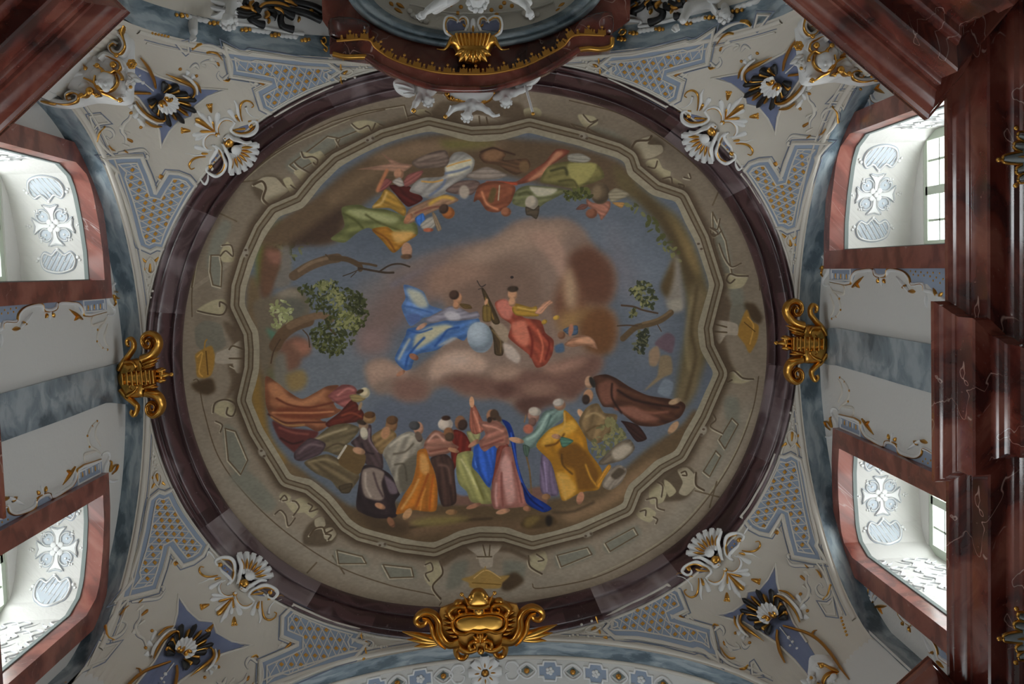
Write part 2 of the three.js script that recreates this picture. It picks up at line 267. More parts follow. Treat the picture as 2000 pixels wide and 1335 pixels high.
// lower windows and great nave window, out of view, added to light the room
{
  let n = 4;
  for (const sx of [-1, 1]) for (const zc of ADDED_LOW) {
    const w = structGroup('window_' + (++n), 'unseen tall lower window added to light the room, ' + (sx < 0 ? 'left' : 'right') + ' wall'), gx = sx * (WALL + DEPTH - 0.14), box = (nm, cz, cy, wz, wy, t, m) => { const b = new THREE.BoxGeometry(t, wy, wz); b.translate(gx, cy, cz); mesh(nm, b, m, w); };
    for (const e of [-1, 1]) box('casement', zc + e * 1.13, 5.8, 0.14, 6.8, 0.1, M.frameGreen); box('mullion', zc, 5.8, 0.1, 6.8, 0.08, M.frameGreen);
    for (let k = 0; k <= 5; k++) box('glazing_bar', zc, 2.46 + k * 1.336, 2.3, 0.08, 0.06, M.frameGreen);
    for (let k = 0; k < 5; k++) for (const e of [-1, 1]) box('pane', zc + e * 0.555, 3.128 + k * 1.336, 1.0, 1.25, 0.008, M.glass);
    daylight(sx * (WALL + DEPTH + 0.12), 5.8, zc, 2.4, 6.8, 0, 5.8, zc, ADDED_LIGHT);
  }
  const nw = structGroup('wall_back', 'far end wall of the nave with an added great window'), s = pathOf([[-7.3, -0.2], [7.3, -0.2], [7.3, 20.8], [-7.3, 20.8]], THREE.Shape); s.holes.push(pathOf([[-3.6, 3], [3.6, 3], [3.6, 13.5], [-3.6, 13.5]]));
  const g = new THREE.ExtrudeGeometry(s, { depth: 0.6, bevelEnabled: false }); g.translate(0, 0, -12.6); mesh('masonry', g, M.wall, nw);
  const w = structGroup('window_' + (++n), 'unseen great window added at the end of the nave to light the vault'), bx = (nm, x, y, wx, wy, t, m) => { const b = new THREE.BoxGeometry(wx, wy, t); b.translate(x, y, -12.4); mesh(nm, b, m, w); };
  for (let k = 0; k <= 4; k++) bx('mullion', -3.55 + k * 1.775, 8.25, 0.12, 10.5, 0.1, M.frameGreen); for (let k = 0; k <= 6; k++) bx('glazing_bar', 0, 3.05 + k * 1.733, 7.1, 0.09, 0.08, M.frameGreen);
  for (let k = 0; k < 6; k++) for (let j = 0; j < 4; j++) bx('pane', -2.66 + j * 1.775, 3.92 + k * 1.733, 1.65, 1.64, 0.008, M.glass);
  daylight(0, 8.25, -12.8, 7.2, 10.5, 0, 8.25, 0, ADDED_LIGHT);
}

// ---------------------------------------------------------------- the ceiling painting
const FRESCO = [
["q","#6e6152",0,[22,-7,2122,53,2090,2046,-92,1954]],
["p","#605446",24.8,[75,653,191,448,409,264,655,176,830,163,809,221,631,268,432,383,284,536,169,726,125,902,75,900]],  // cream ring darker above: its dimmer light put into the colour
["p","#605446",24.8,[1286,168,1530,220,1757,357,1913,573,1999,789,1964,895,1880,660,1758,478,1583,332,1320,236]],  // same dimmer tone on the upper right of the ring
["p","#72675a",17.7,[44,1183,71,1362,184,1566,406,1741,688,1863,1122,1891,1470,1806,1747,1650,1933,1436,2009,1220,1940,1256,1827,1472,1603,1685,1307,1803,943,1807,583,1736,304,1576,121,1366]],  // cream ring lighter below: stronger light there put into the colour
["s","#8b806c",4.1,[52,771,69,691,94,619,139,536,197,451,270,379,362,311,457,258,563,214,681,183,809,166,823,225,841,262]],
["s","#4a3c2c",4.6,[56,768,73,688,98,615,142,533,201,448,274,376,366,307,460,255,566,211,684,180,812,163,826,221,845,259]],
["s","#6e6152",10.6,[826,221,845,259,56,768]],
["l","#4a3c2c",3.9,0,[53,860,61,758,98,615,174,485,263,391,406,291,619,204,745,176]],
["l","#4a3c2c",3.9,0,[1377,165,1565,223,1743,343,1878,477,1964,610,2012,754,2022,836]],
["l","#4a3c2c",3.9,0,[2014,1139,1991,1256,1934,1400,1850,1535,1729,1668,1581,1765,1414,1836,1223,1866,1196,1851]],
["l","#4a3c2c",3.9,0,[864,1909,861,1879,689,1832,512,1757,338,1631,202,1488,115,1348,74,1185,62,1086,46,1079]],
["l","#7e745f",2.8,0,[63,758,101,619,177,489,266,394,409,294,622,207]],
["l","#7e745f",2.8,0,[1987,1256,1931,1397,1847,1529,1725,1662,1577,1760,1411,1831]],
["l","#4f4231",5.3,0,[166,509,220,538]],
["l","#4f4231",5.3,0,[238,407,295,402]],
["l","#4f4231",5.3,0,[1895,467,1865,536]],
["l","#4f4231",5.3,0,[494,1721,533,1784]],
["l","#4f4231",5.3,0,[406,1771,438,1740]],
["l","#4f4231",5.3,0,[1785,1540,1864,1561]],
["l","#4f4231",5.3,0,[1860,1508,1831,1597]],
["p","#5f5b50",5.3,[112,689,132,602,177,534,202,552,159,638,137,708]],
["p","#5f5b50",5.3,[402,342,546,253,593,264,576,304,433,380]],
["p","#5f5b50",5.3,[545,263,687,212,735,219,741,246,577,301]],
["p","#5f5b50",5.3,[1390,239,1530,275,1601,336,1583,349,1443,292]],
["p","#5f5b50",5.3,[1443,258,1576,332,1562,348]],
["p","#5f5b50",5.3,[1862,553,1914,661,1934,787,1900,785,1873,660]],
["p","#5f5b50",5.3,[124,654,161,656,153,761,124,753]],
["p","#5f5b50",5.3,[135,1246,178,1264,215,1374,187,1425,144,1368]],
["p","#5f5b50",5.3,[150,1422,214,1409,305,1523,270,1555,196,1479]],
["p","#5f5b50",5.3,[505,1700,601,1727,618,1763,512,1752]],
["p","#5f5b50",5.3,[663,1758,773,1775,783,1813,689,1812]],
["p","#5f5b50",5.3,[915,1775,970,1767,942,1842,890,1856]],
["p","#5f5b50",5.3,[1097,1772,1174,1782,1160,1833,1105,1841]],
["p","#5f5b50",5.3,[1284,1753,1402,1725,1419,1760,1297,1802]],
["p","#5f5b50",5.3,[1457,1715,1569,1660,1585,1695,1473,1754]],
["p","#5f5b50",5.3,[1870,1364,1925,1278,1948,1303,1893,1400]],
["p","#5f5b50",5.3,[1813,1472,1865,1393,1885,1418,1836,1497]],
["p","#5f5b50",5.3,[1896,1216,1941,1213,1946,1274,1904,1292]],
["p","#5f5b50",5.3,[1920,822,1965,834,1967,913,1930,905]],
["s","#8b806c",4.1,[124,654,154,655,158,694,150,765,124,757,117,710]],
["s","#4a3d2d",4.6,[128,651,158,652,161,691,153,761,127,753,121,707]],
["s","#8b806c",4.1,[407,355,542,263,582,270,566,304,433,376]],
["s","#4a3d2d",4.6,[411,352,545,259,586,267,570,300,436,373]],
["s","#8b806c",4.1,[568,273,711,222,735,233,723,253,580,297]],
["s","#4a3d2d",4.6,[572,270,715,219,738,229,726,249,584,294]],
["s","#8b806c",4.1,[1380,245,1439,265,1590,346,1573,359,1439,299]],
["s","#4a3d2d",4.6,[1383,242,1443,261,1594,343,1576,356,1443,295]],
["s","#8b806c",4.1,[1862,564,1907,664,1927,783,1897,785,1866,670]],
["s","#4a3d2d",4.6,[1865,560,1910,661,1931,779,1900,782,1869,666]],
["s","#8b806c",4.1,[138,1257,171,1270,209,1373,184,1421,144,1368]],
["s","#4a3d2d",4.6,[141,1254,175,1267,212,1370,187,1418,148,1365]],
["s","#8b806c",4.1,[505,1707,594,1733,608,1758,512,1752]],
["s","#4a3d2d",4.6,[509,1703,597,1730,611,1755,515,1749]],
["s","#8b806c",4.1,[665,1766,766,1782,772,1813,689,1812]],
["s","#4a3d2d",4.6,[669,1762,769,1778,776,1810,693,1808]],
["s","#8b806c",4.1,[1284,1760,1395,1735,1408,1760,1297,1799]],
["s","#4a3d2d",4.6,[1288,1757,1398,1732,1412,1756,1301,1796]],
["s","#8b806c",4.1,[1457,1722,1561,1671,1574,1695,1473,1750]],
["s","#4a3d2d",4.6,[1461,1719,1565,1667,1578,1692,1477,1747]],
["s","#8b806c",4.1,[1870,1364,1918,1289,1938,1310,1890,1397]],
["s","#4a3d2d",4.6,[1874,1361,1921,1285,1941,1307,1893,1393]],
["s","#8b806c",4.1,[1813,1476,1858,1404,1875,1422,1833,1494]],
["s","#4a3d2d",4.6,[1816,1472,1862,1400,1878,1418,1837,1490]],
["p","#463a2c",4.6,[278,414,342,383,393,407,403,438,343,478,299,468]],
["p","#7f7460",0.9,[286,418,319,392,359,393,383,420,399,438,371,460,360,478,328,491,308,472,315,437]],
["l","#8b806c",6.7,0,[283,419,310,409,321,431,309,467,325,487]],
["l","#3e3122",7.5,0,[286,416,314,405,325,428,313,463,329,484]],
["l","#7d735f",4.6,0,[340,462,358,455,366,467,356,478,343,473,348,464]],
["p","#83785f",0.9,[384,402,407,393,419,416,434,443,407,447]],
["p","#83785f",0.9,[422,376,449,367,470,390,482,408,454,421,438,399]],
["p","#83785f",0.9,[454,310,489,315,517,307,533,333,513,355,494,364,479,337]],
["l","#8b806c",5.0,0,[450,313,458,331,485,329,502,341,496,356,488,349]],
["l","#44372a",5.6,0,[454,310,461,328,488,326,505,337,500,353,491,346]],
["l","#8b806c",5.0,0,[425,348,437,362,467,380,480,387]],
["l","#44372a",5.6,0,[429,345,441,358,471,377,484,384]],
["l","#8b806c",4.5,0,[406,424,427,438,455,416]],
["l","#44372a",5.0,0,[409,420,431,434,459,412]],
["p","#463a2c",4.6,[1596,322,1650,294,1699,322,1686,357,1632,364]],
["p","#7f7460",0.9,[1582,326,1614,305,1654,294,1645,320,1690,326,1695,349,1664,365,1628,368,1600,353]],
["l","#8b806c",6.7,0,[1583,338,1601,312,1642,310,1653,297]],
["l","#3e3122",7.5,0,[1587,335,1605,309,1645,307,1656,294]],
["l","#7d735f",4.6,0,[1596,335,1609,331,1616,343,1605,349]],
["p","#83785f",0.9,[1637,382,1677,370,1696,403,1723,417,1714,439,1673,433]],
["p","#83785f",0.9,[1705,430,1737,440,1773,465,1764,478,1741,468,1732,454]],
["l","#8b806c",5.0,0,[1642,399,1665,405,1674,383]],
["l","#44372a",5.6,0,[1646,396,1669,401,1677,379]],
["l","#8b806c",5.0,0,[1693,442,1720,439,1724,457]],
["l","#44372a",5.6,0,[1696,439,1723,435,1728,454]],
["l","#8b806c",5.0,0,[1747,462,1765,468,1761,479,1749,472]],
["l","#44372a",5.6,0,[1750,459,1768,465,1764,476,1753,468]],
["l","#8b806c",4.5,0,[1765,441,1787,446,1782,428]],
["l","#44372a",5.0,0,[1768,437,1790,443,1786,425]],
["l","#8b806c",4.5,0,[1891,629,1878,642,1856,636,1860,618,1878,624,1886,587]],
["l","#44372a",5.0,0,[1895,625,1881,639,1859,633,1863,615,1881,620,1890,584]],
["p","#83785f",1.2,[71,837,119,809,160,804,170,829,145,859,104,851]],
["l","#8b806c",5.3,0,[70,844,107,855,147,860,163,833,144,816,140,832]],
["l","#44372a",5.9,0,[73,841,110,852,151,857,167,829,147,813,144,828]],
["p","#83785f",1.2,[159,643,185,607,205,651,198,675,163,674]],
["l","#8b806c",4.5,0,[155,659,173,641,195,660,192,623,163,622]],
["l","#44372a",5.0,0,[158,655,177,638,199,657,196,620,167,619]],
["p","#83785f",1.2,[105,1189,135,1153,177,1156,180,1206,145,1217]],
["l","#8b806c",5.3,0,[101,1198,108,1167,144,1157,175,1178,165,1215,145,1208,148,1186]],
["l","#44372a",5.9,0,[104,1195,112,1164,147,1154,179,1175,168,1212,148,1204,152,1183]],
["l","#8b806c",4.5,0,[108,1230,128,1244,122,1268]],
["l","#44372a",5.0,0,[112,1227,132,1241,125,1265]],
["p","#5d574b",1.9,[61,899,97,876,143,891,152,929,156,966,108,989,63,961]],
["p","#4d3f30",5.0,[155,879,195,906,209,969,194,1031,203,1095,172,1130,147,1154,168,1092,159,1029,180,968,159,916]],
["p","#3a2c1c",5.0,[40,1091,104,1076,114,1120,84,1134,50,1116]],
["p","#7e5c26",1.9,[56,992,80,975,110,964,119,1008,105,1063,81,1075,58,1067,57,1023]],
["l","#9a7434",5.0,0,[62,999,79,987,65,1049,75,1068]],
["l","#4c3410",3.7,0,[91,982,93,1063]],
["l","#7e5c26",5.0,0,[86,975,90,950,96,941]],
["p","#85796a",1.2,[126,990,168,973,204,950,221,970,219,1007,212,1032,177,1030,136,1028,118,1021]],
["l","#8b806c",5.3,0,[164,983,176,971,211,985]],
["l","#4a3c2c",5.9,0,[167,979,180,968,215,982]],
["l","#8b806c",5.3,0,[162,1014,215,1017]],
["l","#4a3c2c",5.9,0,[166,1011,219,1014]],
["l","#8b806c",5.3,0,[167,1039,201,1060]],
["l","#4a3c2c",5.9,0,[170,1036,205,1057]],
["p","#85796a",1.2,[177,1030,212,1032,205,1063,187,1062]],
["p","#4d3f30",5.0,[1911,852,1887,915,1867,990,1878,1080,1913,1118,1943,1131,1920,1080,1904,991,1929,903]],
["p","#5d574b",1.9,[1929,891,1989,886,2006,943,1952,967,1922,941]],
["p","#3a2c1c",5.0,[1971,879,2006,886,2030,931,2017,956,1988,930,1977,904]],
["p","#7e5c26",1.9,[1946,979,1977,904,1994,943,2017,962,2011,1012,1986,1056,1969,1024,1951,998]],
["l","#9a7434",5.0,0,[1982,930,2000,962,1987,1024]],
["l","#4c3410",3.1,0,[1970,948,2005,981]],
["p","#85796a",1.2,[1868,940,1904,941,1946,954,1946,992,1910,991,1885,1022,1870,990]],
["l","#8b806c",5.3,0,[1867,956,1907,966]],
["l","#4a3c2c",5.9,0,[1871,952,1910,963]],
["l","#8b806c",5.3,0,[1867,981,1906,985]],
["l","#4a3c2c",5.9,0,[1871,978,1910,982]],
["p","#83785f",1.2,[1906,777,1948,778,1983,786,1965,823,1918,827]],
["l","#8b806c",5.3,0,[1980,789,1944,788,1921,781,1908,799,1920,812,1935,800]],
["l","#44372a",5.9,0,[1983,786,1948,784,1924,777,1912,796,1924,809,1939,797]],
["p","#83785f",1.2,[1901,1124,1943,1119,1967,1144,2002,1145,1960,1163,1912,1156]],
["l","#8b806c",5.3,0,[1993,1151,1957,1148,1928,1122,1903,1134,1906,1160,1921,1154]],
["l","#44372a",5.9,0,[1996,1148,1961,1144,1931,1118,1907,1131,1909,1156,1924,1150]],
["l","#8b806c",4.5,0,[1845,1261,1862,1293,1843,1318,1885,1344]],
["l","#44372a",5.0,0,[1849,1257,1866,1289,1847,1314,1888,1340]],
["l","#8b806c",4.5,0,[1885,673,1903,724,1927,756,1956,744]],
["l","#44372a",5.0,0,[1888,670,1906,720,1930,752,1960,741]],
["l","#8b806c",4.5,0,[1855,616,1879,636,1867,648,1855,635]],
["l","#44372a",5.0,0,[1858,613,1882,632,1870,644,1858,631]],
["p","#83785f",0.9,[314,1505,332,1488,354,1508,350,1526,382,1515,404,1512,427,1537,449,1561,426,1587,399,1567,362,1564,336,1530]],
["l","#8b806c",5.0,0,[315,1518,328,1505,337,1520,323,1523]],
["l","#44372a",5.6,0,[318,1515,332,1502,341,1517,327,1520]],
["l","#8b806c",5.0,0,[355,1526,369,1531,377,1551,359,1577]],
["l","#44372a",5.6,0,[359,1523,372,1528,381,1547,362,1573]],
["l","#8b806c",5.0,0,[410,1539,423,1549,414,1567,441,1560]],
["l","#44372a",5.6,0,[413,1536,427,1546,417,1564,445,1557]],
["p","#463a2c",3.7,[393,1640,416,1605,453,1585,494,1606,512,1648,493,1679,452,1687,397,1676]],
["p","#7f7460",0.9,[435,1593,463,1585,471,1614,453,1626,435,1615]],
["p","#7f7460",0.9,[466,1631,494,1624,508,1648,489,1669,466,1659]],
["l","#8b806c",5.6,0,[412,1649,431,1628,458,1625,467,1644,490,1637]],
["l","#3e3122",6.2,0,[416,1646,434,1625,462,1622,471,1641,494,1633]],
["l","#8b806c",5.6,0,[467,1649,485,1655,476,1668]],
["l","#3e3122",6.2,0,[471,1645,489,1651,480,1664]],
["l","#8b806c",4.5,0,[296,1567,314,1555,332,1575,340,1612,363,1586]],
["l","#44372a",5.0,0,[299,1564,317,1552,335,1571,344,1608,367,1583]],
["p","#463a2c",3.7,[1624,1570,1679,1495,1732,1458,1773,1458,1794,1500,1769,1552,1726,1575]],
["p","#7f7460",0.9,[1727,1468,1759,1458,1786,1486,1789,1519,1755,1556,1728,1547,1743,1510]],
["p","#83785f",0.9,[1626,1528,1665,1509,1686,1542,1670,1579,1628,1584]],
["p","#83785f",0.9,[1679,1500,1701,1514,1719,1542,1695,1561,1682,1533]],
["p","#83785f",0.9,[1575,1616,1614,1597,1645,1616,1625,1648,1593,1639]],
["l","#8b806c",6.2,0,[1787,1481,1785,1523,1811,1541]],
["l","#3e3122",6.9,0,[1791,1477,1789,1519,1815,1538]],
["l","#8b806c",5.0,0,[1736,1481,1750,1476,1754,1490,1741,1490]],
["l","#3e3122",5.6,0,[1740,1477,1754,1472,1758,1486,1744,1486]],
["l","#8b806c",5.0,0,[1652,1513,1669,1527,1663,1564]],
["l","#44372a",5.6,0,[1655,1509,1673,1523,1667,1561]],
["l","#8b806c",5.0,0,[1611,1573,1644,1569,1647,1601,1670,1610]],
["l","#44372a",5.6,0,[1615,1570,1648,1565,1651,1598,1674,1607]],
["l","#8b806c",5.0,0,[1586,1615,1605,1610,1604,1629]],
["l","#44372a",5.6,0,[1590,1611,1609,1607,1608,1625]],
["l","#8b806c",5.0,0,[1631,1633,1645,1643,1639,1656]],
["l","#44372a",5.6,0,[1635,1630,1649,1639,1643,1653]],
["p","#83785f",1.2,[819,1759,857,1755,878,1786,861,1828,836,1844,814,1819,824,1790]],
["l","#8b806c",5.3,0,[866,1765,874,1808,838,1848,866,1891]],
["l","#3e3122",5.9,0,[870,1762,878,1804,842,1845,869,1888]],
["l","#8b806c",4.5,0,[815,1775,834,1770,840,1794,814,1805,826,1829]],
["l","#44372a",5.0,0,[818,1771,838,1766,843,1791,818,1802,830,1826]],
["p","#83785f",1.2,[1189,1756,1241,1739,1253,1770,1238,1806,1213,1805,1188,1786]],
["l","#8b806c",4.5,0,[1211,1754,1236,1773,1217,1779]],
["l","#44372a",5.0,0,[1215,1751,1240,1770,1220,1775]],
["l","#8b806c",5.3,0,[1182,1759,1187,1796,1227,1821]],
["l","#3e3122",5.9,0,[1186,1756,1191,1792,1231,1818]],
["p","#4d3f30",3.7,[870,1756,947,1722,1024,1719,1114,1723,1183,1756,1189,1774,1113,1741,1024,1738,940,1747,882,1780]],
["p","#85796a",1.2,[967,1717,1012,1707,1089,1713,1081,1734,1062,1751,1054,1788,1015,1786,1004,1749]],
["l","#8b806c",4.5,0,[1021,1717,1029,1754]],
["l","#4a3c2c",5.0,0,[1025,1713,1033,1750]],
["l","#8b806c",4.5,0,[1046,1718,1042,1754]],
["l","#4a3c2c",5.0,0,[1050,1714,1046,1751]],
["l","#8b806c",4.5,0,[1000,1756,1051,1758]],
["l","#4a3c2c",5.0,0,[1004,1752,1055,1754]],
["p","#3a2c1c",5.0,[1084,1831,1136,1809,1166,1840,1121,1868,1089,1867]],
["p","#806433",1.9,[944,1825,983,1815,1028,1793,1072,1819,1116,1820,1090,1843,1076,1861,981,1857,969,1838]],
["l","#a08350",3.7,0,[989,1824,1034,1799,1084,1828]],
["l","#5b4214",3.1,0,[982,1839,1083,1849]],
["l","#806433",3.7,0,[1028,1799,1031,1787]],
["p","#4d3f30",5.0,[900,196,933,157,1019,153,1130,156,1209,170,1227,212,1165,216,1066,201,967,222]],
["p","#83785f",1.2,[846,183,883,178,907,197,899,220,863,213]],
["l","#8b806c",4.5,0,[817,204,842,198,872,211,897,200,879,188]],
["l","#44372a",5.0,0,[821,200,845,195,875,207,900,196,883,184]],
["p","#83785f",1.2,[1221,188,1264,184,1282,202,1263,225,1227,218]],
["p","#85796a",1.2,[1016,223,1054,201,1109,214,1134,227,1121,244,1053,242]],
["l","#8b806c",5.3,0,[1063,210,1065,243]],
["l","#4a3c2c",5.9,0,[1066,207,1068,239]],
["l","#8b806c",5.3,0,[1087,214,1092,243]],
["l","#4a3c2c",5.9,0,[1091,211,1096,240]],
["p","#83785f",1.2,[630,220,674,209,721,222,701,250,652,250]],
["l","#8b806c",4.5,0,[627,223,650,241,681,230,692,248,706,225]],
["l","#44372a",5.0,0,[630,220,653,238,684,227,695,244,709,221]],
["p","#83785f",1.2,[1405,213,1460,221,1473,245,1430,255]],
["l","#8b806c",4.5,0,[1420,217,1445,241,1469,236,1432,264,1463,289]],
["l","#44372a",5.0,0,[1424,213,1448,238,1473,233,1436,261,1466,286]],
["s","#3d3022",131.0,8.8,[994,278,891,252,742,287,583,360,508,426,448,493,361,528,318,581,266,682,235,768,228,825,265,921,267,985,262,1053,233,1160,267,1263,296,1319,356,1429,429,1457,491,1513,559,1601,601,1631,741,1676,850,1695,940,1662,1012,1649,1109,1655,1203,1686,1366,1650,1526,1583,1556,1517,1653,1434,1721,1398,1798,1266,1860,1127,1820,1037,1813,964,1852,813,1806,659,1741,523,1661,492,1578,420,1564,379,1532,359,1404,314,1238,267,1145,286,1035,288]],
["s","#3a2d1f",106.2,[994,278,891,252,742,287,583,360,508,426,448,493,361,528,318,581,266,682,235,768,228,825,265,921,267,985,262,1053,233,1160,267,1263,296,1319,356,1429,429,1457,491,1513,559,1601,601,1631,741,1676,850,1695,940,1662,1012,1649,1109,1655,1203,1686,1366,1650,1526,1583,1556,1517,1653,1434,1721,1398,1798,1266,1860,1127,1820,1037,1813,964,1852,813,1806,659,1741,523,1661,492,1578,420,1564,379,1532,359,1404,314,1238,267,1145,286,1035,288]],
["s","#6f6554",97.3,[994,278,891,252,742,287,583,360,508,426,448,493,361,528,318,581,266,682,235,768,228,825,265,921,267,985,262,1053,233,1160,267,1263,296,1319,356,1429,429,1457,491,1513,559,1601,601,1631,741,1676,850,1695,940,1662,1012,1649,1109,1655,1203,1686,1366,1650,1526,1583,1556,1517,1653,1434,1721,1398,1798,1266,1860,1127,1820,1037,1813,964,1852,813,1806,659,1741,523,1661,492,1578,420,1564,379,1532,359,1404,314,1238,267,1145,286,1035,288]],
["s","#463827",76.1,[994,278,891,252,742,287,583,360,508,426,448,493,361,528,318,581,266,682,235,768,228,825,265,921,267,985,262,1053,233,1160,267,1263,296,1319,356,1429,429,1457,491,1513,559,1601,601,1631,741,1676,850,1695,940,1662,1012,1649,1109,1655,1203,1686,1366,1650,1526,1583,1556,1517,1653,1434,1721,1398,1798,1266,1860,1127,1820,1037,1813,964,1852,813,1806,659,1741,523,1661,492,1578,420,1564,379,1532,359,1404,314,1238,267,1145,286,1035,288]],
["s","#5a4f3f",65.5,[994,278,891,252,742,287,583,360,508,426,448,493,361,528,318,581,266,682,235,768,228,825,265,921,267,985,262,1053,233,1160,267,1263,296,1319,356,1429,429,1457,491,1513,559,1601,601,1631,741,1676,850,1695,940,1662,1012,1649,1109,1655,1203,1686,1366,1650,1526,1583,1556,1517,1653,1434,1721,1398,1798,1266,1860,1127,1820,1037,1813,964,1852,813,1806,659,1741,523,1661,492,1578,420,1564,379,1532,359,1404,314,1238,267,1145,286,1035,288]],
["s","#3f3122",47.8,[994,278,891,252,742,287,583,360,508,426,448,493,361,528,318,581,266,682,235,768,228,825,265,921,267,985,262,1053,233,1160,267,1263,296,1319,356,1429,429,1457,491,1513,559,1601,601,1631,741,1676,850,1695,940,1662,1012,1649,1109,1655,1203,1686,1366,1650,1526,1583,1556,1517,1653,1434,1721,1398,1798,1266,1860,1127,1820,1037,1813,964,1852,813,1806,659,1741,523,1661,492,1578,420,1564,379,1532,359,1404,314,1238,267,1145,286,1035,288]],
["s","#756b59",38.9,[994,278,891,252,742,287,583,360,508,426,448,493,361,528,318,581,266,682,235,768,228,825,265,921,267,985,262,1053,233,1160,267,1263,296,1319,356,1429,429,1457,491,1513,559,1601,601,1631,741,1676,850,1695,940,1662,1012,1649,1109,1655,1203,1686,1366,1650,1526,1583,1556,1517,1653,1434,1721,1398,1798,1266,1860,1127,1820,1037,1813,964,1852,813,1806,659,1741,523,1661,492,1578,420,1564,379,1532,359,1404,314,1238,267,1145,286,1035,288]],
["e","#71675a",18,9,-20.0,1.8,[687,272]],
["e","#71675a",16,9,20.0,1.8,[1425,284]],
["e","#71675a",9,19,12.0,1.8,[242,644]],
["e","#71675a",11,19,-30.0,1.8,[261,1349]],
["e","#71675a",18,9,10.0,1.8,[666,1693]],
["e","#71675a",18,9,-16.0,1.8,[1401,1689]],
["e","#71675a",11,19,26.0,1.8,[1822,1331]],
["e","#71675a",9,19,-18.0,1.8,[1821,675]],
["e","#43362a",5,4,0.0,0.0,[679,275,697,269,1418,284,1436,292,242,637,244,655,258,1341,267,1360,659,1696,677,1693,1393,1693,1412,1686,1823,1324,1815,1342,1818,668,1828,686]],
["c","#000000",0.0,[994,278,944,262,891,252,817,265,742,287,662,319,583,360,545,392,508,426,448,493,405,511,361,528,318,581,290,628,266,682,235,768,228,825,244,872,265,921,267,985,262,1053,249,1106,233,1160,248,1211,267,1263,296,1319,326,1375,356,1429,394,1444,429,1457,491,1513,526,1557,559,1601,601,1631,671,1656,741,1676,795,1689,850,1695,896,1680,940,1662,1012,1649,1109,1655,1156,1672,1203,1686,1285,1673,1366,1650,1446,1619,1526,1583,1538,1553,1556,1517,1603,1478,1653,1434,1721,1398,1759,1331,1798,1266,1830,1197,1860,1127,1840,1081,1820,1037,1813,964,1833,888,1852,813,1831,733,1806,659,1773,592,1741,523,1703,507,1661,492,1619,458,1578,420,1564,379,1532,359,1467,337,1404,314,1319,290,1238,267,1192,276,1145,286,1088,290,1035,288]],
["q","#4c4f56",0,[216,197,1939,249,1913,1770,132,1699]],
["p","#56585c",35.4,[362,913,609,924,711,1076,668,1257,453,1246,317,1129]],
["p","#565960",28.3,[1386,587,1530,575,1688,742,1702,961,1609,1105,1562,811,1493,663]],
["p","#59575c",24.8,[1512,574,1582,702,1616,812,1579,884,1509,736]],
["p","#44484f",31.9,[593,562,811,497,1099,506,1169,562,985,628,730,674,588,651]],
["p","#494c54",28.3,[635,1182,962,1234,1143,1351,1439,1304,1608,1142,1678,1217,1507,1433,956,1417,666,1330]],
["p","#5c5452",28.3,[617,778,764,711,983,682,797,785,683,890,592,923]],
["l","#585f72",24.8,8.8,[743,776,854,732,1019,705]],
["l","#64564f",31.9,14.2,[726,746,910,679,1057,648]],
["p","#5d4b45",24.8,[609,924,724,782,873,696,1039,648,1165,688,979,791,792,895,678,1000]],
["p","#6b574b",8.8,[947,681,1039,648,1113,617,1169,573,1209,560,1253,554,1296,563,1339,557,1386,573,1425,607,1450,651,1474,681,1510,709,1531,755,1533,803,1518,850,1496,882,1521,894,1534,938,1533,986,1514,1037,1481,1047,1476,1076,1464,1109,1427,1142,1407,1178,1385,1189,1380,1211,1332,1224,1269,1230,1220,1265,1184,1253,1148,1222,1082,1194,1037,1200,964,1178,929,1144,873,1156,835,1192,762,1192,708,1167,664,1162,634,1116,625,1064,655,1040,698,1038,748,1070,791,1083,840,1051,878,1027,937,937,906,789]],
["p","#604b3f",21.2,[964,718,1093,686,1237,727,1270,875,1157,945,1011,903,904,825]],
["p","#7d6556",15.9,[983,682,1094,631,1205,581,1314,578,1367,605,1312,657,1184,671,1092,704,980,755]],
["p","#74594a",17.7,[872,733,982,700,1091,740,979,791,868,824]],
["p","#86695a",10.6,[1222,618,1295,602,1348,658,1368,768,1381,805,1345,789,1303,711,1258,655]],
["p","#4d3023",14.2,[1369,695,1439,661,1503,714,1527,773,1518,846,1481,874,1416,861,1374,805]],
["p","#5a3a2a",14.2,[1346,767,1399,805,1434,880,1396,952,1341,951,1306,876]],
["p","#57371f",12.4,[1416,890,1481,878,1527,923,1529,993,1499,1047,1448,1050,1405,1008,1396,941]],
["p","#7a5b38",15.9,[1335,899,1397,886,1452,880,1415,909,1388,952,1359,970,1323,950]],
["p","#8b7058",12.4,[1365,731,1392,805,1387,878,1358,878,1345,804]],
["p","#846a5b",10.6,[632,1072,658,1044,698,1042,741,1066,784,1086,765,1115,717,1105,673,1118,647,1139]],
["p","#62463c",12.4,[728,1117,794,1109,848,1133,835,1184,773,1193,729,1172]],
["p","#937868",10.6,[870,1053,933,1022,1000,1021,1054,1052,1060,1089,1004,1106,930,1099,874,1123,853,1100]],
["p","#9a8273",8.8,[914,1047,970,1034,1006,1058,950,1074]],
["p","#5b4036",12.4,[874,1134,967,1105,1077,1120,1152,1100,1263,1096,1356,1066,1448,1050,1480,1076,1460,1117,1389,1174,1277,1215,1148,1200,1056,1193,965,1171,910,1139]],
["p","#7f6556",10.6,[1078,1090,1153,1078,1189,1101,1151,1130,1095,1132]],
["p","#805f50",10.6,[1263,1089,1356,1069,1429,1064,1373,1099,1299,1116]],
["p","#452d25",10.6,[1155,1215,1223,1191,1289,1201,1332,1220,1266,1230,1220,1265,1180,1253]],
["p","#4a3129",8.8,[1087,1157,1136,1140,1157,1174,1119,1195]],
["p","#6f5245",10.6,[1187,1153,1261,1141,1316,1164,1260,1192,1204,1187]],
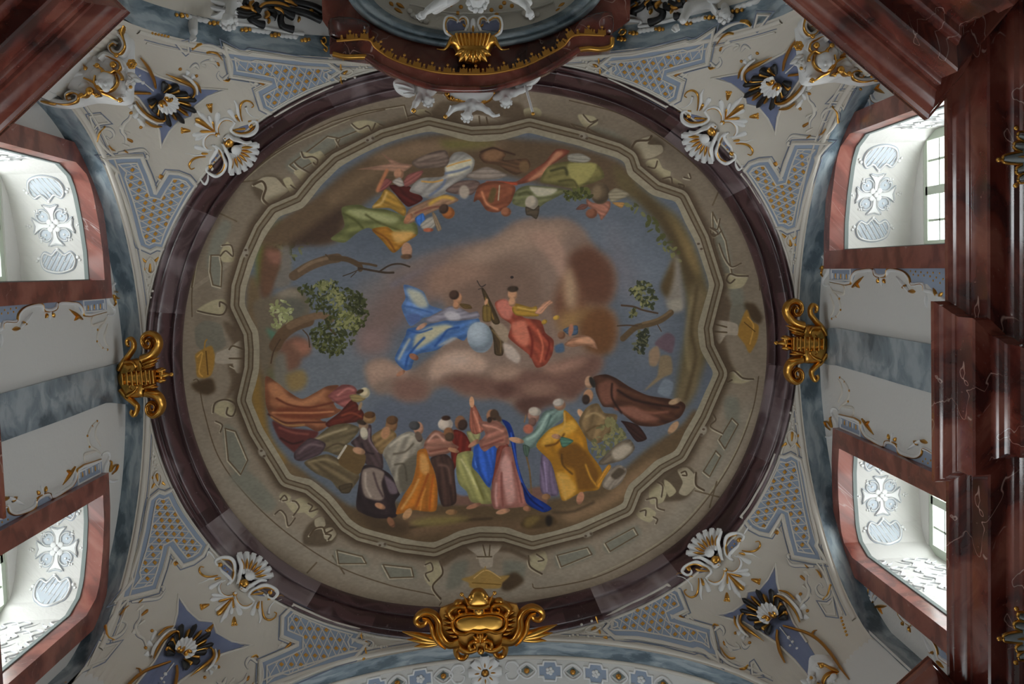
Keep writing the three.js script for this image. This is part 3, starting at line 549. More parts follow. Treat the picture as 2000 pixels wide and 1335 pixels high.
["p","#553a30",10.6,[1334,1172,1390,1144,1427,1142,1403,1182,1355,1210]],
["p","#6a5550",17.7,[609,942,681,927,714,1002,659,1025,606,1012]],
["p","#4a3a26",7.1,[242,1304,343,1383,446,1462,569,1559,695,1549,841,1565,1006,1564,1171,1570,1356,1548,1505,1488,1617,1399,1746,1309,1800,1255,1867,1364,1586,1667,1219,1748,799,1749,478,1642,238,1411]],
["p","#5c4632",14.2,[731,1587,949,1615,1132,1640,1317,1610,1204,1670,1058,1655,874,1665,765,1670]],
["p","#6a523a",10.6,[1317,1610,1465,1559,1597,1453,1670,1417,1557,1542,1444,1612,1333,1646]],
["p","#37291a",14.2,[569,1559,658,1600,766,1624,747,1665,639,1642]],
["l","#2f2416",7.1,3.5,[766,1642,894,1627,1059,1623]],
["l","#35291a",7.1,3.5,[1280,1609,1353,1607,1428,1576]],
["p","#3a2c18",3.5,[1161,1648,1188,1620,1243,1618,1279,1623,1293,1648,1241,1661,1186,1663]],
["p","#5a4826",5.3,[1176,1631,1214,1617,1235,1625,1205,1653,1179,1659]],
["e","#171009",12,19,0.0,3.5,[1264,1637]],
["p","#6a5b34",7.1,[766,1621,858,1607,986,1616,912,1635,802,1637]],
["p","#5f4338",3.5,[934,1528,1026,1521,1136,1533,1247,1518,1245,1581,932,1570]],
["p","#566074",3.5,[937,1416,1011,1419,1007,1531,934,1528]],
["p","#54442f",8.8,[234,764,270,730,297,838,328,912,334,1057,300,1127,278,1235,309,1345,411,1442,341,1437,243,1250,216,1086]],
["p","#6b5124",8.8,[228,1123,258,1071,270,1180,287,1289,343,1383,308,1381,253,1269]],
["p","#4c4a1e",8.8,[275,659,314,590,365,538,383,574,345,626,304,731,276,766]],
["p","#6e4f24",8.8,[329,608,386,539,457,505,530,455,491,524,418,575,362,626]],
["t","#58583a","#2f3016",160,10.6,[328,625,403,539,473,523,487,577,430,646,374,716,323,696]],
["p","#4e3626",7.1,[304,625,355,637,361,697,329,768,298,820,278,766]],
["p","#6a4638",7.1,[310,642,361,651,350,688,321,682]],
["p","#59524a",5.3,[366,626,390,631,389,745,370,769,329,768,354,697]],
["p","#54493b",7.1,[257,819,334,795,405,771,444,826,434,889,362,913,335,948,305,1019,285,1090,262,1017,259,909]],
["p","#6c6152",7.1,[334,795,387,774,420,807,385,824]],
["p","#4a463d",8.8,[347,813,403,807,436,844,408,879,357,877]],
["t","#6f7048","#8a8a62",90,8.8,[312,821,368,814,391,860,362,913,327,930,312,893]],
["p","#415a48",5.3,[293,910,327,930,334,957,309,951]],
["p","#5c3f31",7.1,[339,967,396,942,436,971,438,1008,409,1024,397,1053,355,1069,333,1021]],
["p","#7a5140",7.1,[377,965,423,960,439,993,410,1010]],
["p","#4a4a32",8.8,[290,1054,328,1084,329,1102,302,1091]],
["p","#5b554b",7.1,[314,1020,351,1003,357,1094,363,1131,334,1148,312,1092]],
["p","#6c5836",7.1,[354,1076,408,1064,424,1098,408,1130,369,1139,353,1112]],
["p","#4a3a29",8.8,[278,606,387,521,496,454,606,370,752,296,912,261,1177,282,1354,305,1531,364,1601,436,1566,488,1352,462,1102,400,850,428,706,459,613,527,555,614,484,626,433,611,380,627,311,625]],
["p","#5a4733",12.4,[530,455,640,388,785,322,928,295,891,325,747,373,637,440,545,490]],
["p","#67523e",10.6,[679,337,822,289,1000,280,1177,303,998,314,820,330]],
["p","#33241a",10.6,[380,627,452,576,526,525,598,491,569,561,538,610,466,626]],
["p","#565028",10.6,[929,283,1106,290,1105,304,963,310]],
["p","#4d4129",10.6,[1531,381,1671,510,1759,584,1828,747,1861,892,1840,1073,1766,1236,1730,1236,1753,1072,1782,927,1751,745,1689,599,1619,525,1548,469]],
["p","#382b19",14.2,[1583,453,1689,546,1776,692,1810,819,1784,818,1724,654,1636,526]],
["p","#6b5736",10.6,[1706,546,1793,674,1821,783,1793,746,1741,619]],
["p","#5b4d36",10.6,[1792,818,1844,856,1824,1037,1803,1182,1748,1254,1731,1218,1780,1054]],
["l","#3b2e1c",8.8,5.3,[1813,819,1790,963,1802,1073,1763,1218]],
["l","#6e6044",8.8,5.3,[1795,854,1772,999,1780,1109]],
["t","#3c3c1c","#5d5a34",160,10.6,[1583,509,1636,526,1706,617,1758,709,1758,745,1688,670,1618,560,1569,523]],
["p","#6d645a",7.1,[1720,743,1748,708,1761,817,1763,890,1721,907,1704,852]],
["p","#7d7568",5.3,[1711,870,1757,862,1760,900,1724,900]],
["p","#44351f",7.1,[1687,815,1723,735,1737,708,1733,780,1711,852]],
["l","#4a3a26",21.2,0.9,[1721,907,1683,934,1627,950,1595,958,1552,995]],
["l","#5e4a34",8.3,0.9,[1721,902,1674,929,1623,942]],
["l","#3c2c1e",6.4,0.5,[1675,908,1624,895,1592,882,1550,876]],
["l","#3c2c1e",5.1,0.5,[1604,951,1567,948,1534,949]],
["l","#3c2c1e",3.2,0,[1674,948,1687,973]],
["t","#2a2c18","#5f5c3a",120,9.2,[1584,813,1621,790,1658,806,1676,858,1670,891,1629,890,1597,851,1574,827]],
["t","#7a734a","#5f5c3a",50,7.4,[1584,818,1602,799,1625,843,1648,877,1620,880]],
["t","#25261a","#4f4d34",110,9.2,[1589,1003,1608,971,1636,967,1645,1000,1635,1033,1616,1057,1588,1037]],
["t","#5f5c3a","#33341c",40,7.4,[1577,903,1596,884,1605,909,1581,922]],
["p","#4f3e44",2.8,[1663,1015,1706,978,1733,997,1722,1050,1690,1039]],
["p","#77604c",2.8,[1644,1043,1672,1025,1681,1063,1666,1096,1643,1091]],
["p","#6b5a44",2.8,[1681,1063,1717,1064,1721,1121,1688,1139,1621,1186,1650,1153,1670,1129]],
["p","#5e646b",2.3,[1668,1191,1692,1144,1724,1159,1709,1206]],
["l","#4b3a2a",32.2,0.9,[396,732,448,701,509,680,550,674]],
["l","#5f4c39",11.0,0.9,[415,714,462,687,527,671]],
["l","#40301f",18.4,0.9,[527,673,582,680,623,702,626,716]],
["l","#2f2318",7.4,0.5,[622,712,668,722,714,731,742,732]],
["l","#2f2318",6.0,0.5,[691,728,730,706,767,702,800,713]],
["l","#40301f",8.3,0.5,[609,692,655,699,683,706]],
["l","#40301f",4.6,0.5,[523,675,510,661]],
["l","#2f2318",3.2,0,[626,716,593,729,565,738]],
["l","#2f2318",2.8,0,[612,725,592,743]],
["l","#4b3826",41.4,1.4,[320,975,344,939,386,908,437,891]],
["l","#5b4632",24.9,1.4,[373,907,424,886,479,874,515,889]],
["l","#3a2a1c",7.4,0.5,[497,889,505,917,527,942]],
["l","#3a2a1c",4.1,0.5,[417,923,434,947,437,985]],
["l","#3a2a1c",4.6,0.5,[339,952,314,994,303,1035]],
["t","#26280f","#3b3d1c",700,7.8,[407,777,444,759,486,747,541,758,576,783,622,794,639,838,646,876,630,918,597,940,585,988,556,1010,509,1022,455,991,435,933,468,911,498,875,453,849,428,815]],
["t","#585836","#6f6b45",190,6.9,[458,765,528,748,565,816,554,863,522,847,483,803]],
["t","#6a6740","#4a4a26",150,6.4,[554,853,618,884,606,927,559,939,523,918]],
["t","#26280f","#4a4a26",180,6.9,[440,934,496,917,530,961,576,978,532,1023,455,996]],
["t","#1f210d","#34361a",130,6.9,[575,802,636,809,642,876,590,874]],
["d","#7a4a30",1.8,[283,1082,318,1103,357,1138,402,1167,448,1148,491,1127,532,1127,503,1161,520,1205,538,1215,500,1237,463,1244,490,1265,452,1286,412,1265,357,1266,312,1244,291,1219,279,1171]],
["p","#8c5b3d",4.6,[291,1106,322,1108,357,1153,401,1174,457,1154,486,1136,466,1173,410,1194,346,1180,303,1149]],
["p","#5a2c1a",4.6,[319,1197,391,1197,464,1206,520,1214,463,1239,399,1240,344,1232,309,1216]],
["l","#4a2214",6.4,2.3,[316,1160,360,1186,428,1199,512,1185]],
["l","#9a6644",5.5,2.3,[300,1210,363,1214,445,1219,510,1218]],
["l","#3c1a10",5.5,1.8,[286,1214,335,1246,398,1250,481,1255]],
["l","#86603a",5.5,1.8,[295,1224,344,1256,407,1260]],
["p","#46201c",2.8,[299,1239,352,1266,452,1286,433,1318,386,1362,354,1341,319,1301]],
["l","#6b3a30",6.4,2.8,[321,1263,370,1285,420,1293]],
["l","#24100e",5.5,2.3,[324,1301,364,1323,401,1316]],
["d","#7a4440",2.3,[504,1151,542,1125,579,1129,595,1147,586,1175,557,1207,530,1196,494,1165]],
["l","#9a625a",6.4,2.8,[526,1162,560,1140,583,1146]],
["d","#4c1d13",2.3,[529,1224,577,1179,599,1204,617,1234,607,1257,555,1263,499,1275,481,1259]],
["l","#6e3420",5.5,2.3,[538,1234,575,1227,607,1243]],
["d","#77643e",2.3,[568,1164,596,1161,624,1177,600,1190,577,1184]],
["e","#a8987a",18,19,0.0,1.4,[622,1157]],
["e","#30200f",14,7,-20.0,1.4,[605,1152]],
["e","#7a6248",6,16,20.0,1.4,[604,1204]],
["d","#5e5039",1.8,[499,1270,555,1263,597,1280,591,1299,567,1326,553,1339,580,1355,523,1375,478,1358,422,1364,376,1361,396,1334,442,1309]],
["l","#84755a",6.4,2.8,[442,1314,503,1294,554,1282]],
["l","#3d3122",5.5,2.3,[478,1349,520,1333,562,1349]],
["d","#433234",2.3,[372,1351,424,1308,478,1330,459,1366,399,1386,371,1379]],
["l","#5c4a4a",6.4,2.8,[386,1357,423,1331,469,1339]],
["d","#5a4b34",2.3,[403,1391,477,1368,523,1389,591,1445,581,1477,548,1508,516,1492,493,1462,439,1431]],
["l","#75654a",5.5,2.8,[417,1392,477,1386,522,1408]],
["d","#3f3322",2.3,[520,1483,567,1476,557,1508,529,1507]],
["d","#40302f",2.3,[601,1285,639,1273,642,1330,674,1370,676,1431,639,1424,611,1404,580,1350,567,1331,596,1308]],
["l","#6a585a",5.5,2.3,[634,1287,633,1329,660,1369]],
["l","#221717",5.5,2.3,[604,1337,617,1366,645,1377]],
["e","#7d624c",17,18,0.0,1.4,[613,1274]],
["e","#9b907e",14,23,-10.0,1.8,[614,1302]],
["e","#2f2218",18,9,20.0,1.8,[607,1262]],
["p","#4f3c22",0.9,[523,1385,553,1339,617,1381,591,1445,527,1408]],
["l","#94897a",8.3,0.5,[521,1384,549,1343]],
["e","#8f6a50",23,12,20.0,1.4,[594,1363]],
["d","#2a1e1e",2.3,[579,1547,591,1473,601,1432,616,1414,662,1426,700,1451,731,1495,735,1523,716,1550,719,1601,648,1602,588,1575]],
["p","#6e5e54",2.8,[606,1432,644,1425,681,1445,670,1482,678,1530,659,1542,613,1526,600,1483]],
["l","#8d7d70",6.4,2.8,[615,1442,614,1489,631,1527]],
["l","#3c2e2c",6.4,2.3,[643,1443,656,1491,674,1529]],
["p","#54464a",2.8,[681,1455,717,1485,726,1518,698,1517]],
["e","#93684c",20,10,25.0,1.4,[663,1561]],
["e","#6b4630",11,20,-30.0,1.4,[700,1619]],
["e","#7c5c3a",22,20,0.0,1.4,[635,1248]],
["e","#4c3018",20,12,0.0,1.4,[636,1237]],
["e","#6b4a30",21,28,10.0,1.4,[712,1277]],
["e","#4f3620",21,16,0.0,1.4,[715,1260]],
["d","#715837",2.3,[643,1311,695,1285,728,1311,717,1343,673,1379,646,1340]],
["e","#8d6446",16,23,20.0,2.3,[690,1304]],
["d","#84796a",2.3,[688,1356,722,1325,775,1303,822,1329,831,1349,796,1390,780,1441,755,1482,735,1523,709,1456,691,1408,678,1379]],
["l","#a09584",7.4,3.2,[703,1352,741,1326,775,1313]],
["p","#50483c",3.7,[733,1429,797,1385,794,1461,750,1519,732,1486]],
["l","#4a4136",6.4,2.3,[716,1381,759,1374,788,1347]],
["l","#3e372c",5.5,2.3,[719,1419,753,1421,760,1478]],
["e","#8f6650",18,24,0.0,1.4,[808,1294]],
["e","#3a3837",20,16,10.0,1.4,[794,1283]],
["e","#4a3c32",12,20,-20.0,1.4,[808,1324]],
["d","#5c1b12",1.8,[933,1306,971,1317,994,1356,992,1394,977,1417,949,1392,944,1420,928,1448,921,1372]],
["d","#815646",2.3,[831,1339,866,1303,913,1324,932,1353,950,1368,902,1390,849,1397,825,1377]],
["l","#a27a68",6.4,2.8,[841,1340,870,1317,898,1342]],
["l","#5a3428",6.4,2.3,[845,1378,893,1371,941,1368]],
["d","#3d2922",2.3,[848,1402,902,1390,929,1420,932,1476,934,1561,886,1573,869,1511,861,1454]],
["l","#5b4237",7.4,3.2,[876,1427,909,1438,917,1494]],
["d","#b0671f",1.8,[802,1376,831,1368,844,1406,861,1454,869,1511,862,1585,819,1588,781,1581,719,1592,744,1533,779,1483,795,1428]],
["p","#cf9350",3.7,[811,1386,830,1391,843,1435,832,1462,809,1443]],
["l","#d39a58",7.4,2.8,[803,1475,778,1521,739,1575]],
["l","#7c3d10",7.4,2.3,[837,1458,816,1509,791,1568]],
["l","#8c4412",6.4,2.3,[856,1464,845,1519,838,1580]],
["l","#d08a40",5.5,2.3,[826,1509,811,1546,805,1583]],
["e","#a39385",27,23,0.0,1.4,[905,1283]],
["e","#2f1a10",16,9,0.0,1.8,[908,1261]],
["e","#70492f",18,19,-20.0,1.4,[916,1314]],
["e","#463425",17,16,0.0,1.8,[918,1329]],
["e","#8f6448",21,8,20.0,0.9,[931,1377]],
["e","#98714e",13,23,40.0,0.9,[759,1594]],
["e","#7c5a3a",21,10,0.0,0.9,[916,1595]],
["e","#6d4a34",20,26,0.0,1.4,[959,1280]],
["e","#33221a",17,20,20.0,1.8,[967,1288]],
["d","#8b8550",2.3,[945,1392,998,1384,1005,1437,1055,1514,1063,1570,991,1563,973,1525,946,1496,938,1448]],
["l","#b0a878",6.4,2.8,[958,1411,985,1460,1012,1517]],
["l","#5a5528",6.4,2.8,[995,1451,1017,1508,1035,1555]],
["d","#7e7850",1.8,[981,1312,1029,1319,1018,1357,994,1356]],
["e","#8b5f48",28,8,-15.0,0.9,[996,1577]],
["d","#854b3a",1.8,[991,1289,999,1222,1013,1218,1035,1266,1048,1305,1019,1323,1000,1318]],
["l","#a66d58",6.4,2.3,[1008,1241,1025,1290,1029,1314]],
["e","#a87a5c",9,20,0.0,0.9,[1003,1207]],
["d","#95604f",1.8,[1030,1276,1049,1281,1098,1278,1125,1322,1133,1361,1104,1374,1055,1377,1041,1386,1018,1357,1048,1329]],
["l","#bb8672",7.4,2.8,[1049,1291,1087,1292,1115,1327]],
["l","#64342a",6.4,2.3,[1028,1347,1066,1358,1104,1360]],
["e","#8f624a",23,8,-35.0,0.9,[1003,1356]],
["d","#3156a2",1.8,[1008,1366,1046,1386,1089,1378,1077,1454,1055,1514,1019,1466,996,1436,1002,1394]],
["p","#8f96a0",3.7,[1017,1385,1040,1395,1039,1433,1024,1452,1011,1423]],
["l","#16306c",7.4,1.8,[1084,1397,1044,1434,1015,1447]],
["l","#16306c",5.5,1.8,[1072,1463,1056,1500]],
["d","#6b3328",2.3,[1089,1378,1123,1360,1137,1389,1121,1427,1091,1454,1069,1519,1066,1482]],
["d","#965f54",1.8,[1069,1496,1093,1435,1109,1379,1138,1375,1151,1418,1164,1461,1181,1523,1188,1580,1125,1589,1070,1589,1060,1542]],
["p","#b2837a",4.6,[1098,1436,1118,1398,1136,1427,1143,1494,1146,1559,1121,1577,1109,1521]],
["l","#bd9088",6.4,2.8,[1081,1501,1077,1548,1080,1580]],
["l","#6b3b34",6.4,2.3,[1101,1464,1099,1520,1102,1581]],
["l","#6b3b34",6.4,2.3,[1141,1428,1158,1499,1169,1570]],
["d","#112b72",1.4,[1108,1274,1137,1289,1154,1342,1160,1428,1181,1504,1204,1543,1255,1577,1276,1596,1244,1607,1188,1575,1174,1514,1155,1447,1139,1361,1126,1308]],
["l","#2c4a96",4.6,1.8,[1140,1323,1152,1399,1168,1485,1199,1552]],
["l","#060f38",5.5,1.8,[1172,1504,1203,1561,1245,1595]],
["d","#2b50a0",1.8,[1003,1385,1024,1357,1081,1368,1079,1435,1057,1509,1020,1461]],
["d","#8f5b4c",1.8,[1026,1280,1084,1283,1117,1298,1130,1332,1120,1365,1076,1368,1042,1386,1024,1357,1049,1320]],
["l","#b5806c",5.5,2.3,[1040,1291,1083,1302,1112,1317]],
["l","#61322a",5.5,2.3,[1033,1371,1072,1359,1111,1346]],
["e","#80573f",17,22,10.0,1.4,[1071,1258]],
["e","#3b2a1e",16,20,-10.0,1.8,[1083,1256]],
["e","#3b2a1e",9,14,-40.0,2.3,[1097,1269]],
["e","#2c1d15",9,11,20.0,1.4,[1065,1273]],
["e","#9d7257",26,9,-10.0,0.9,[1101,1600]],
["e","#83583f",14,10,10.0,0.9,[1187,1593]],
["e","#815e50",21,26,0.0,1.4,[1224,1264]],
["e","#9b8e80",23,16,10.0,1.8,[1229,1249]],
["e","#5d4238",14,17,20.0,1.8,[1219,1287]],
["e","#8c4f3c",18,17,0.0,2.3,[1203,1311]],
["l","#6a4c30",4.6,0.9,[1190,1286,1196,1262]],
["d","#605064",1.8,[1248,1403,1276,1422,1301,1503,1299,1550,1247,1544,1237,1501]],
["l","#83708a",5.5,2.3,[1256,1431,1259,1479,1262,1535]],
["d","#607067",1.8,[1258,1255,1297,1242,1340,1243,1329,1276,1275,1318,1254,1365,1201,1382,1182,1362,1178,1343,1222,1321]],
["l","#8a9a8e",7.4,3.2,[1277,1260,1236,1326,1197,1349]],
["l","#3a4a44",5.5,2.3,[1287,1265,1266,1313,1235,1359]],
["d","#a87119",1.8,[1335,1247,1372,1282,1408,1345,1418,1397,1460,1464,1448,1530,1400,1538,1371,1547,1317,1569,1301,1513,1280,1432,1230,1373,1275,1318,1329,1290]],
["p","#5d3b0e",4.6,[1340,1367,1378,1368,1415,1407,1450,1474,1438,1525,1400,1534,1372,1528,1360,1462,1323,1443,1306,1395]],
["p","#c08e36",4.6,[1275,1322,1324,1300,1363,1282,1381,1311,1341,1338,1302,1357,1263,1370,1244,1369]],
["p","#bd8c3e",4.6,[1298,1470,1336,1476,1367,1524,1357,1547,1322,1565,1305,1517]],
["l","#cf9e4e",6.4,2.3,[1335,1257,1333,1305,1303,1337]],
["l","#4f300a",6.4,2.3,[1263,1374,1302,1366,1332,1333]],
["l","#3f270a",5.5,2.3,[1320,1405,1323,1443,1355,1476]],
["l","#d0a050",6.4,2.8,[1316,1490,1324,1527,1327,1565]],
["l","#b8822a",5.5,2.3,[1404,1444,1421,1492,1443,1521]],
["d","#3f5e4e",1.8,[1317,1343,1364,1358,1325,1381]],
["e","#8e664e",17,9,10.0,0.9,[1303,1341]],
["e","#86624b",21,19,0.0,1.4,[1320,1229]],
["e","#958a7f",20,14,-10.0,1.8,[1315,1219]],
["e","#9c7458",28,10,15.0,0.9,[1159,1350]],
["e","#8e6048",13,23,20.0,0.9,[1380,1561]],
["e","#7c583a",16,11,0.0,0.9,[1258,1554]],
["l","#5a452c",6.4,0.5,[1191,1401,1202,1458,1206,1538]],
["d","#3b4a3e",1.8,[1182,1367,1206,1377,1197,1410,1185,1401]],
["d","#432619",1.8,[1448,1154,1444,1130,1487,1122,1524,1137,1575,1172,1635,1201,1713,1215,1754,1227,1763,1246,1739,1284,1664,1311,1594,1306,1539,1262,1507,1242,1474,1236,1452,1188]],
["p","#5c392b",4.6,[1462,1159,1496,1141,1528,1166,1517,1218,1483,1232,1461,1198]],
["l","#6d4334",7.4,3.2,[1516,1247,1572,1253,1647,1264,1703,1260]],
["p","#6b4436",4.6,[1525,1242,1582,1239,1628,1263,1674,1288,1608,1292,1562,1272]],
["l","#1f0f0a",7.4,2.8,[1528,1180,1583,1215,1666,1235,1740,1246]],
["l","#1f0f0a",6.4,2.3,[1509,1156,1508,1208,1539,1262]],
["d","#2a1510",1.8,[1538,1290,1594,1306,1625,1354,1591,1366,1565,1334,1547,1305]],
["e","#916f58",16,23,0.0,1.4,[1428,1149]],
["e","#1f1a16",9,21,-20.0,1.8,[1439,1149]],
["e","#8d664a",18,25,10.0,1.4,[1423,1199]],
["e","#2d2018",14,18,0.0,1.8,[1414,1211]],
["e","#a07a5c",10,18,-30.0,1.4,[1394,1261]],
["d","#6f583a",2.3,[1386,1292,1416,1240,1455,1226,1478,1260,1524,1271,1499,1333,1450,1370,1412,1350]],
["l","#8a7250",6.4,2.8,[1411,1273,1444,1260,1477,1280]],
["l","#4a381f",5.5,2.3,[1413,1326,1443,1308,1476,1308]],
["t","#4e4c30","#68623e",160,10.1,[1457,1313,1496,1275,1533,1305,1550,1343,1510,1390,1452,1422,1425,1388]],
["e","#8d7258",23,10,-20.0,1.4,[1727,1224]],
["e","#8b6b50",12,28,40.0,1.4,[1719,1317]],
["d","#5d5041",2.3,[1452,1436,1521,1371,1564,1357,1581,1391,1542,1428,1470,1446]],
["p","#887b6b",3.7,[1501,1399,1549,1371,1572,1391,1537,1423,1509,1428]],
["d","#7b6e60",1.8,[1462,1521,1474,1474,1522,1447,1550,1466,1529,1508,1490,1535]],
["p","#3e3428",2.8,[1492,1484,1522,1456,1545,1471,1511,1498]],
["d","#a06c20",1.8,[1448,1530,1439,1506,1484,1446,1494,1456,1468,1493]],
["d","#526d98",1.8,[778,776,843,802,865,851,911,871,891,890,839,898,795,925,773,885,765,852,780,824]],
["p","#8b8878",5.5,[787,791,838,807,860,855,826,859,799,829]],
["l","#2f4770",5.5,2.3,[774,852,817,863,873,880]],
["p","#3f4c6e",3.7,[782,886,825,883,829,907,795,920]],
["d","#41608f",1.8,[785,934,842,926,900,909,967,912,1025,900,1043,919,1009,947,983,984,945,973,886,1014,819,1026,799,1054,789,1078,765,1082,733,1042,754,995,775,957]],
["p","#948c72",4.6,[812,959,861,932,919,924,947,935,908,953,869,980,820,1007,801,1006]],
["l","#8d8a7e",8.3,3.2,[788,972,768,1005,747,1042]],
["l","#223d6c",8.3,2.3,[841,969,811,997,781,1034,770,1072]],
["l","#223d6c",7.4,2.3,[966,936,927,944,907,967,878,1000]],
["p","#7f7f80",3.7,[887,1000,936,973,960,974,916,996]],
["l","#223d6c",5.5,1.8,[785,939,822,950,870,937]],
["d","#726b72",1.8,[848,903,911,871,940,858,978,869,1006,884,1035,881,1039,905,967,912,919,910,871,918]],
["p","#958e90",3.7,[915,886,940,877,968,888,972,907,934,908]],
["d","#4b391c",2.3,[969,850,1007,856,1016,870,988,869]],
["e","#94694c",16,22,15.0,1.4,[966,833]],
["e","#36241a",18,17,-10.0,1.8,[954,819]],
["e","#94694c",12,14,0.0,1.8,[960,856]],
["e","#96705a",23,8,-30.0,1.4,[833,928]],
["e","#7b4f3a",18,11,30.0,0.9,[801,1036]],
["e","#8b5f48",18,8,-30.0,0.9,[752,1093]],
["d","#3c2c1a",1.4,[1076,935,1104,960,1127,999,1120,1042,1092,1037,1089,988]],
["l","#5e4a2c",4.6,1.4,[1085,950,1113,989,1113,1032]],
["e","#767d84",46,56,-10.0,1.4,[1041,975]],
["e","#8b9196",28,32,-10.0,9.2,[1030,953]],
["p","#7d6a58",2.8,[1081,925,1120,927,1147,961,1136,995,1113,984]],
["p","#96867a",3.7,[1122,999,1155,1010,1183,1049,1172,1073,1135,1048]],
["d","#833a28",1.8,[1099,854,1133,841,1175,876,1203,910,1260,922,1277,966,1305,995,1299,1043,1274,1081,1240,1090,1217,1046,1171,1006,1143,976,1154,933,1117,903]],
["p","#a05a46",4.6,[1154,933,1202,920,1220,964,1209,1012,1171,991]],
["p","#9b5a4c",3.7,[1104,854,1138,841,1165,876,1150,913,1121,903]],
["l","#5a1e14",8.3,2.8,[1216,944,1229,993,1222,1051]],
["l","#5a1e14",7.4,2.3,[1268,970,1290,1005,1274,1062]],
["l","#a3543c",6.4,2.3,[1249,955,1266,1013,1255,1071]],
["d","#876524",1.8,[1171,857,1228,873,1247,869,1255,903,1222,906,1174,900,1160,880]],
["l","#b3924a",4.6,1.8,[1180,871,1223,882,1246,883]],
["e","#9d7254",17,22,0.0,1.4,[1163,823]],
["e","#33261c",20,11,0.0,1.8,[1165,805]],
["e","#9d7254",13,17,0.0,1.8,[1161,852]],
["d","#a1735a",1.8,[1241,893,1271,860,1295,849,1307,859,1290,870,1265,898]],
["d","#3c2e1a",1.4,[1053,805,1067,810,1114,919,1087,921]],
["l","#6f5426",5.5,1.4,[1066,834,1092,911]],
["l","#2c2420",3.2,0.5,[1038,771,1051,793,1068,786]],
["l","#2c2420",2.8,0.5,[1041,802,1056,798]],
["e","#9d7254",6,12,20.0,1.4,[1068,848]],
["d","#5f4a22",1.8,[1056,862,1084,868,1083,916,1054,915]],
["e","#8f6c28",11,8,-30.0,0.9,[1274,927]],
["e","#a07c34",12,8,-20.0,0.9,[1317,913]],
["d","#3c4a5c",2.3,[1340,958,1369,945,1392,945,1391,974,1363,978]],
["p","#3c4a5c",2.8,[1309,1015,1338,1006,1342,1035,1313,1039]],
["d","#8a6048",1.8,[1343,1011,1372,988,1415,979,1448,995,1461,1031,1428,1018,1400,1017,1371,1021]],
["p","#a6785c",2.8,[1381,998,1429,985,1452,1009,1419,1008]],
["e","#6b4630",14,14,0.0,1.8,[1334,977]],
["e","#8a5a44",9,23,10.0,1.8,[1368,959]],
["e","#241b18",6,5,0.0,0.5,[1163,763]],
["d","#5f5f36",1.8,[575,501,635,491,666,504,726,510,790,535,830,564,833,601,790,614,746,659,676,578,644,577,615,594,576,621,531,606,580,566]],
["p","#7d7c54",4.6,[592,511,648,508,702,523,771,543,747,561,682,546,637,540]],
["l","#3a3a1c",7.4,2.8,[578,520,618,544,644,572]],
["l","#3e3d1e",6.4,2.8,[656,526,700,555,773,585]],
["d","#8f5e1c",1.8,[676,578,727,570,754,589,829,601,790,628,746,662,711,621]],
["p","#b88c4e",4.6,[745,589,824,592,790,623,757,627]],
["l","#5d360c",6.4,2.3,[680,582,725,612,751,655]],
["e","#8c6852",19,29,0.0,1.4,[793,656]],
["e","#4f3724",20,9,0.0,1.8,[790,677]],
["d","#8f6a2a",1.8,[730,441,761,460,796,507,790,535,740,506,680,504,710,468]],
["l","#b8955a",6.4,2.8,[734,451,714,487,685,500]],
["d","#41140f",1.8,[745,428,814,434,858,477,810,503,788,489,766,461]],
["d","#82614a",1.8,[815,508,929,465,984,485,922,511,879,528,836,550,802,563,789,553]],
["l","#b08a36",10.1,3.7,[881,496,924,474,965,480]],
["l","#5f3428",5.5,2.3,[828,527,875,510,917,506]],
["e","#8c5c40",22,10,-50.0,0.9,[803,544]],
["d","#345a94",1.8,[827,545,856,527,864,556,844,574]],
["d","#887f74",1.8,[844,569,869,546,902,538,896,575,862,588]],
["d","#75604a",1.4,[888,528,898,529,919,581,904,589]],
["e","#8a5026",23,21,20.0,1.4,[945,528]],
["e","#3b2a20",16,18,40.0,1.8,[930,514]],
["e","#8f4c34",18,7,0.0,1.4,[872,586]],
["d","#827b74",1.8,[852,408,932,402,943,366,972,326,1009,323,1045,351,1030,395,987,421,957,448,929,465,881,478,845,463,813,448]],
["p","#a89e88",3.7,[943,366,989,354,1036,346,1030,377,988,399,950,402]],
["l","#b07c34",4.6,1.4,[857,417,894,421,931,415]],
["l","#b07c34",3.7,1.4,[947,370,989,358,1031,350]],
["l","#4e5568",7.4,2.8,[941,393,988,385,1026,373]],
["l","#51586a",7.4,2.8,[882,468,925,438,940,415]],
["d","#5e4a42",2.3,[939,452,987,421,1043,419,1061,433,1031,468,985,467]],
["e","#8a7c6e",18,23,0.0,2.8,[1004,458]],
["d","#8a6652",1.8,[724,320,755,338,782,352,827,362,794,384,766,383,734,378,657,372,638,371,712,360,749,351]],
["e","#8f664e",17,18,0.0,1.4,[779,390]],
["d","#7a4640",1.8,[791,425,811,394,863,381,848,408,805,434]],
["d","#8c8076",1.8,[755,415,783,402,796,429,777,433]],
["d","#5f4e44",2.3,[828,349,899,320,945,316,957,348,942,370,896,373,845,372]],
["l","#7a675a",7.4,3.7,[851,345,898,333,940,330]],
["d","#77695e",2.3,[1025,395,1086,375,1155,404,1127,417,1057,419,1015,409]],
["d","#6e3d38",1.8,[707,436,732,405,755,415,735,437,707,450]],
["l","#8f5a3c",12.0,2.3,[739,378,713,423,702,445]],
["d","#4e3624",1.8,[1061,333,1103,312,1154,332,1148,354,1227,352,1236,384,1184,405,1125,371,1078,361]],
["e","#6a4c34",37,20,-10.0,4.6,[1112,335]],
["l","#2c1c12",5.5,1.8,[1066,325,1108,312,1140,322,1186,337]],
["e","#5a432c",18,20,0.0,2.8,[1217,379]],
["d","#6f3a29",1.8,[1376,331,1353,352,1310,378,1254,425,1169,441,1123,426,1188,428,1245,393,1292,363,1330,324]],
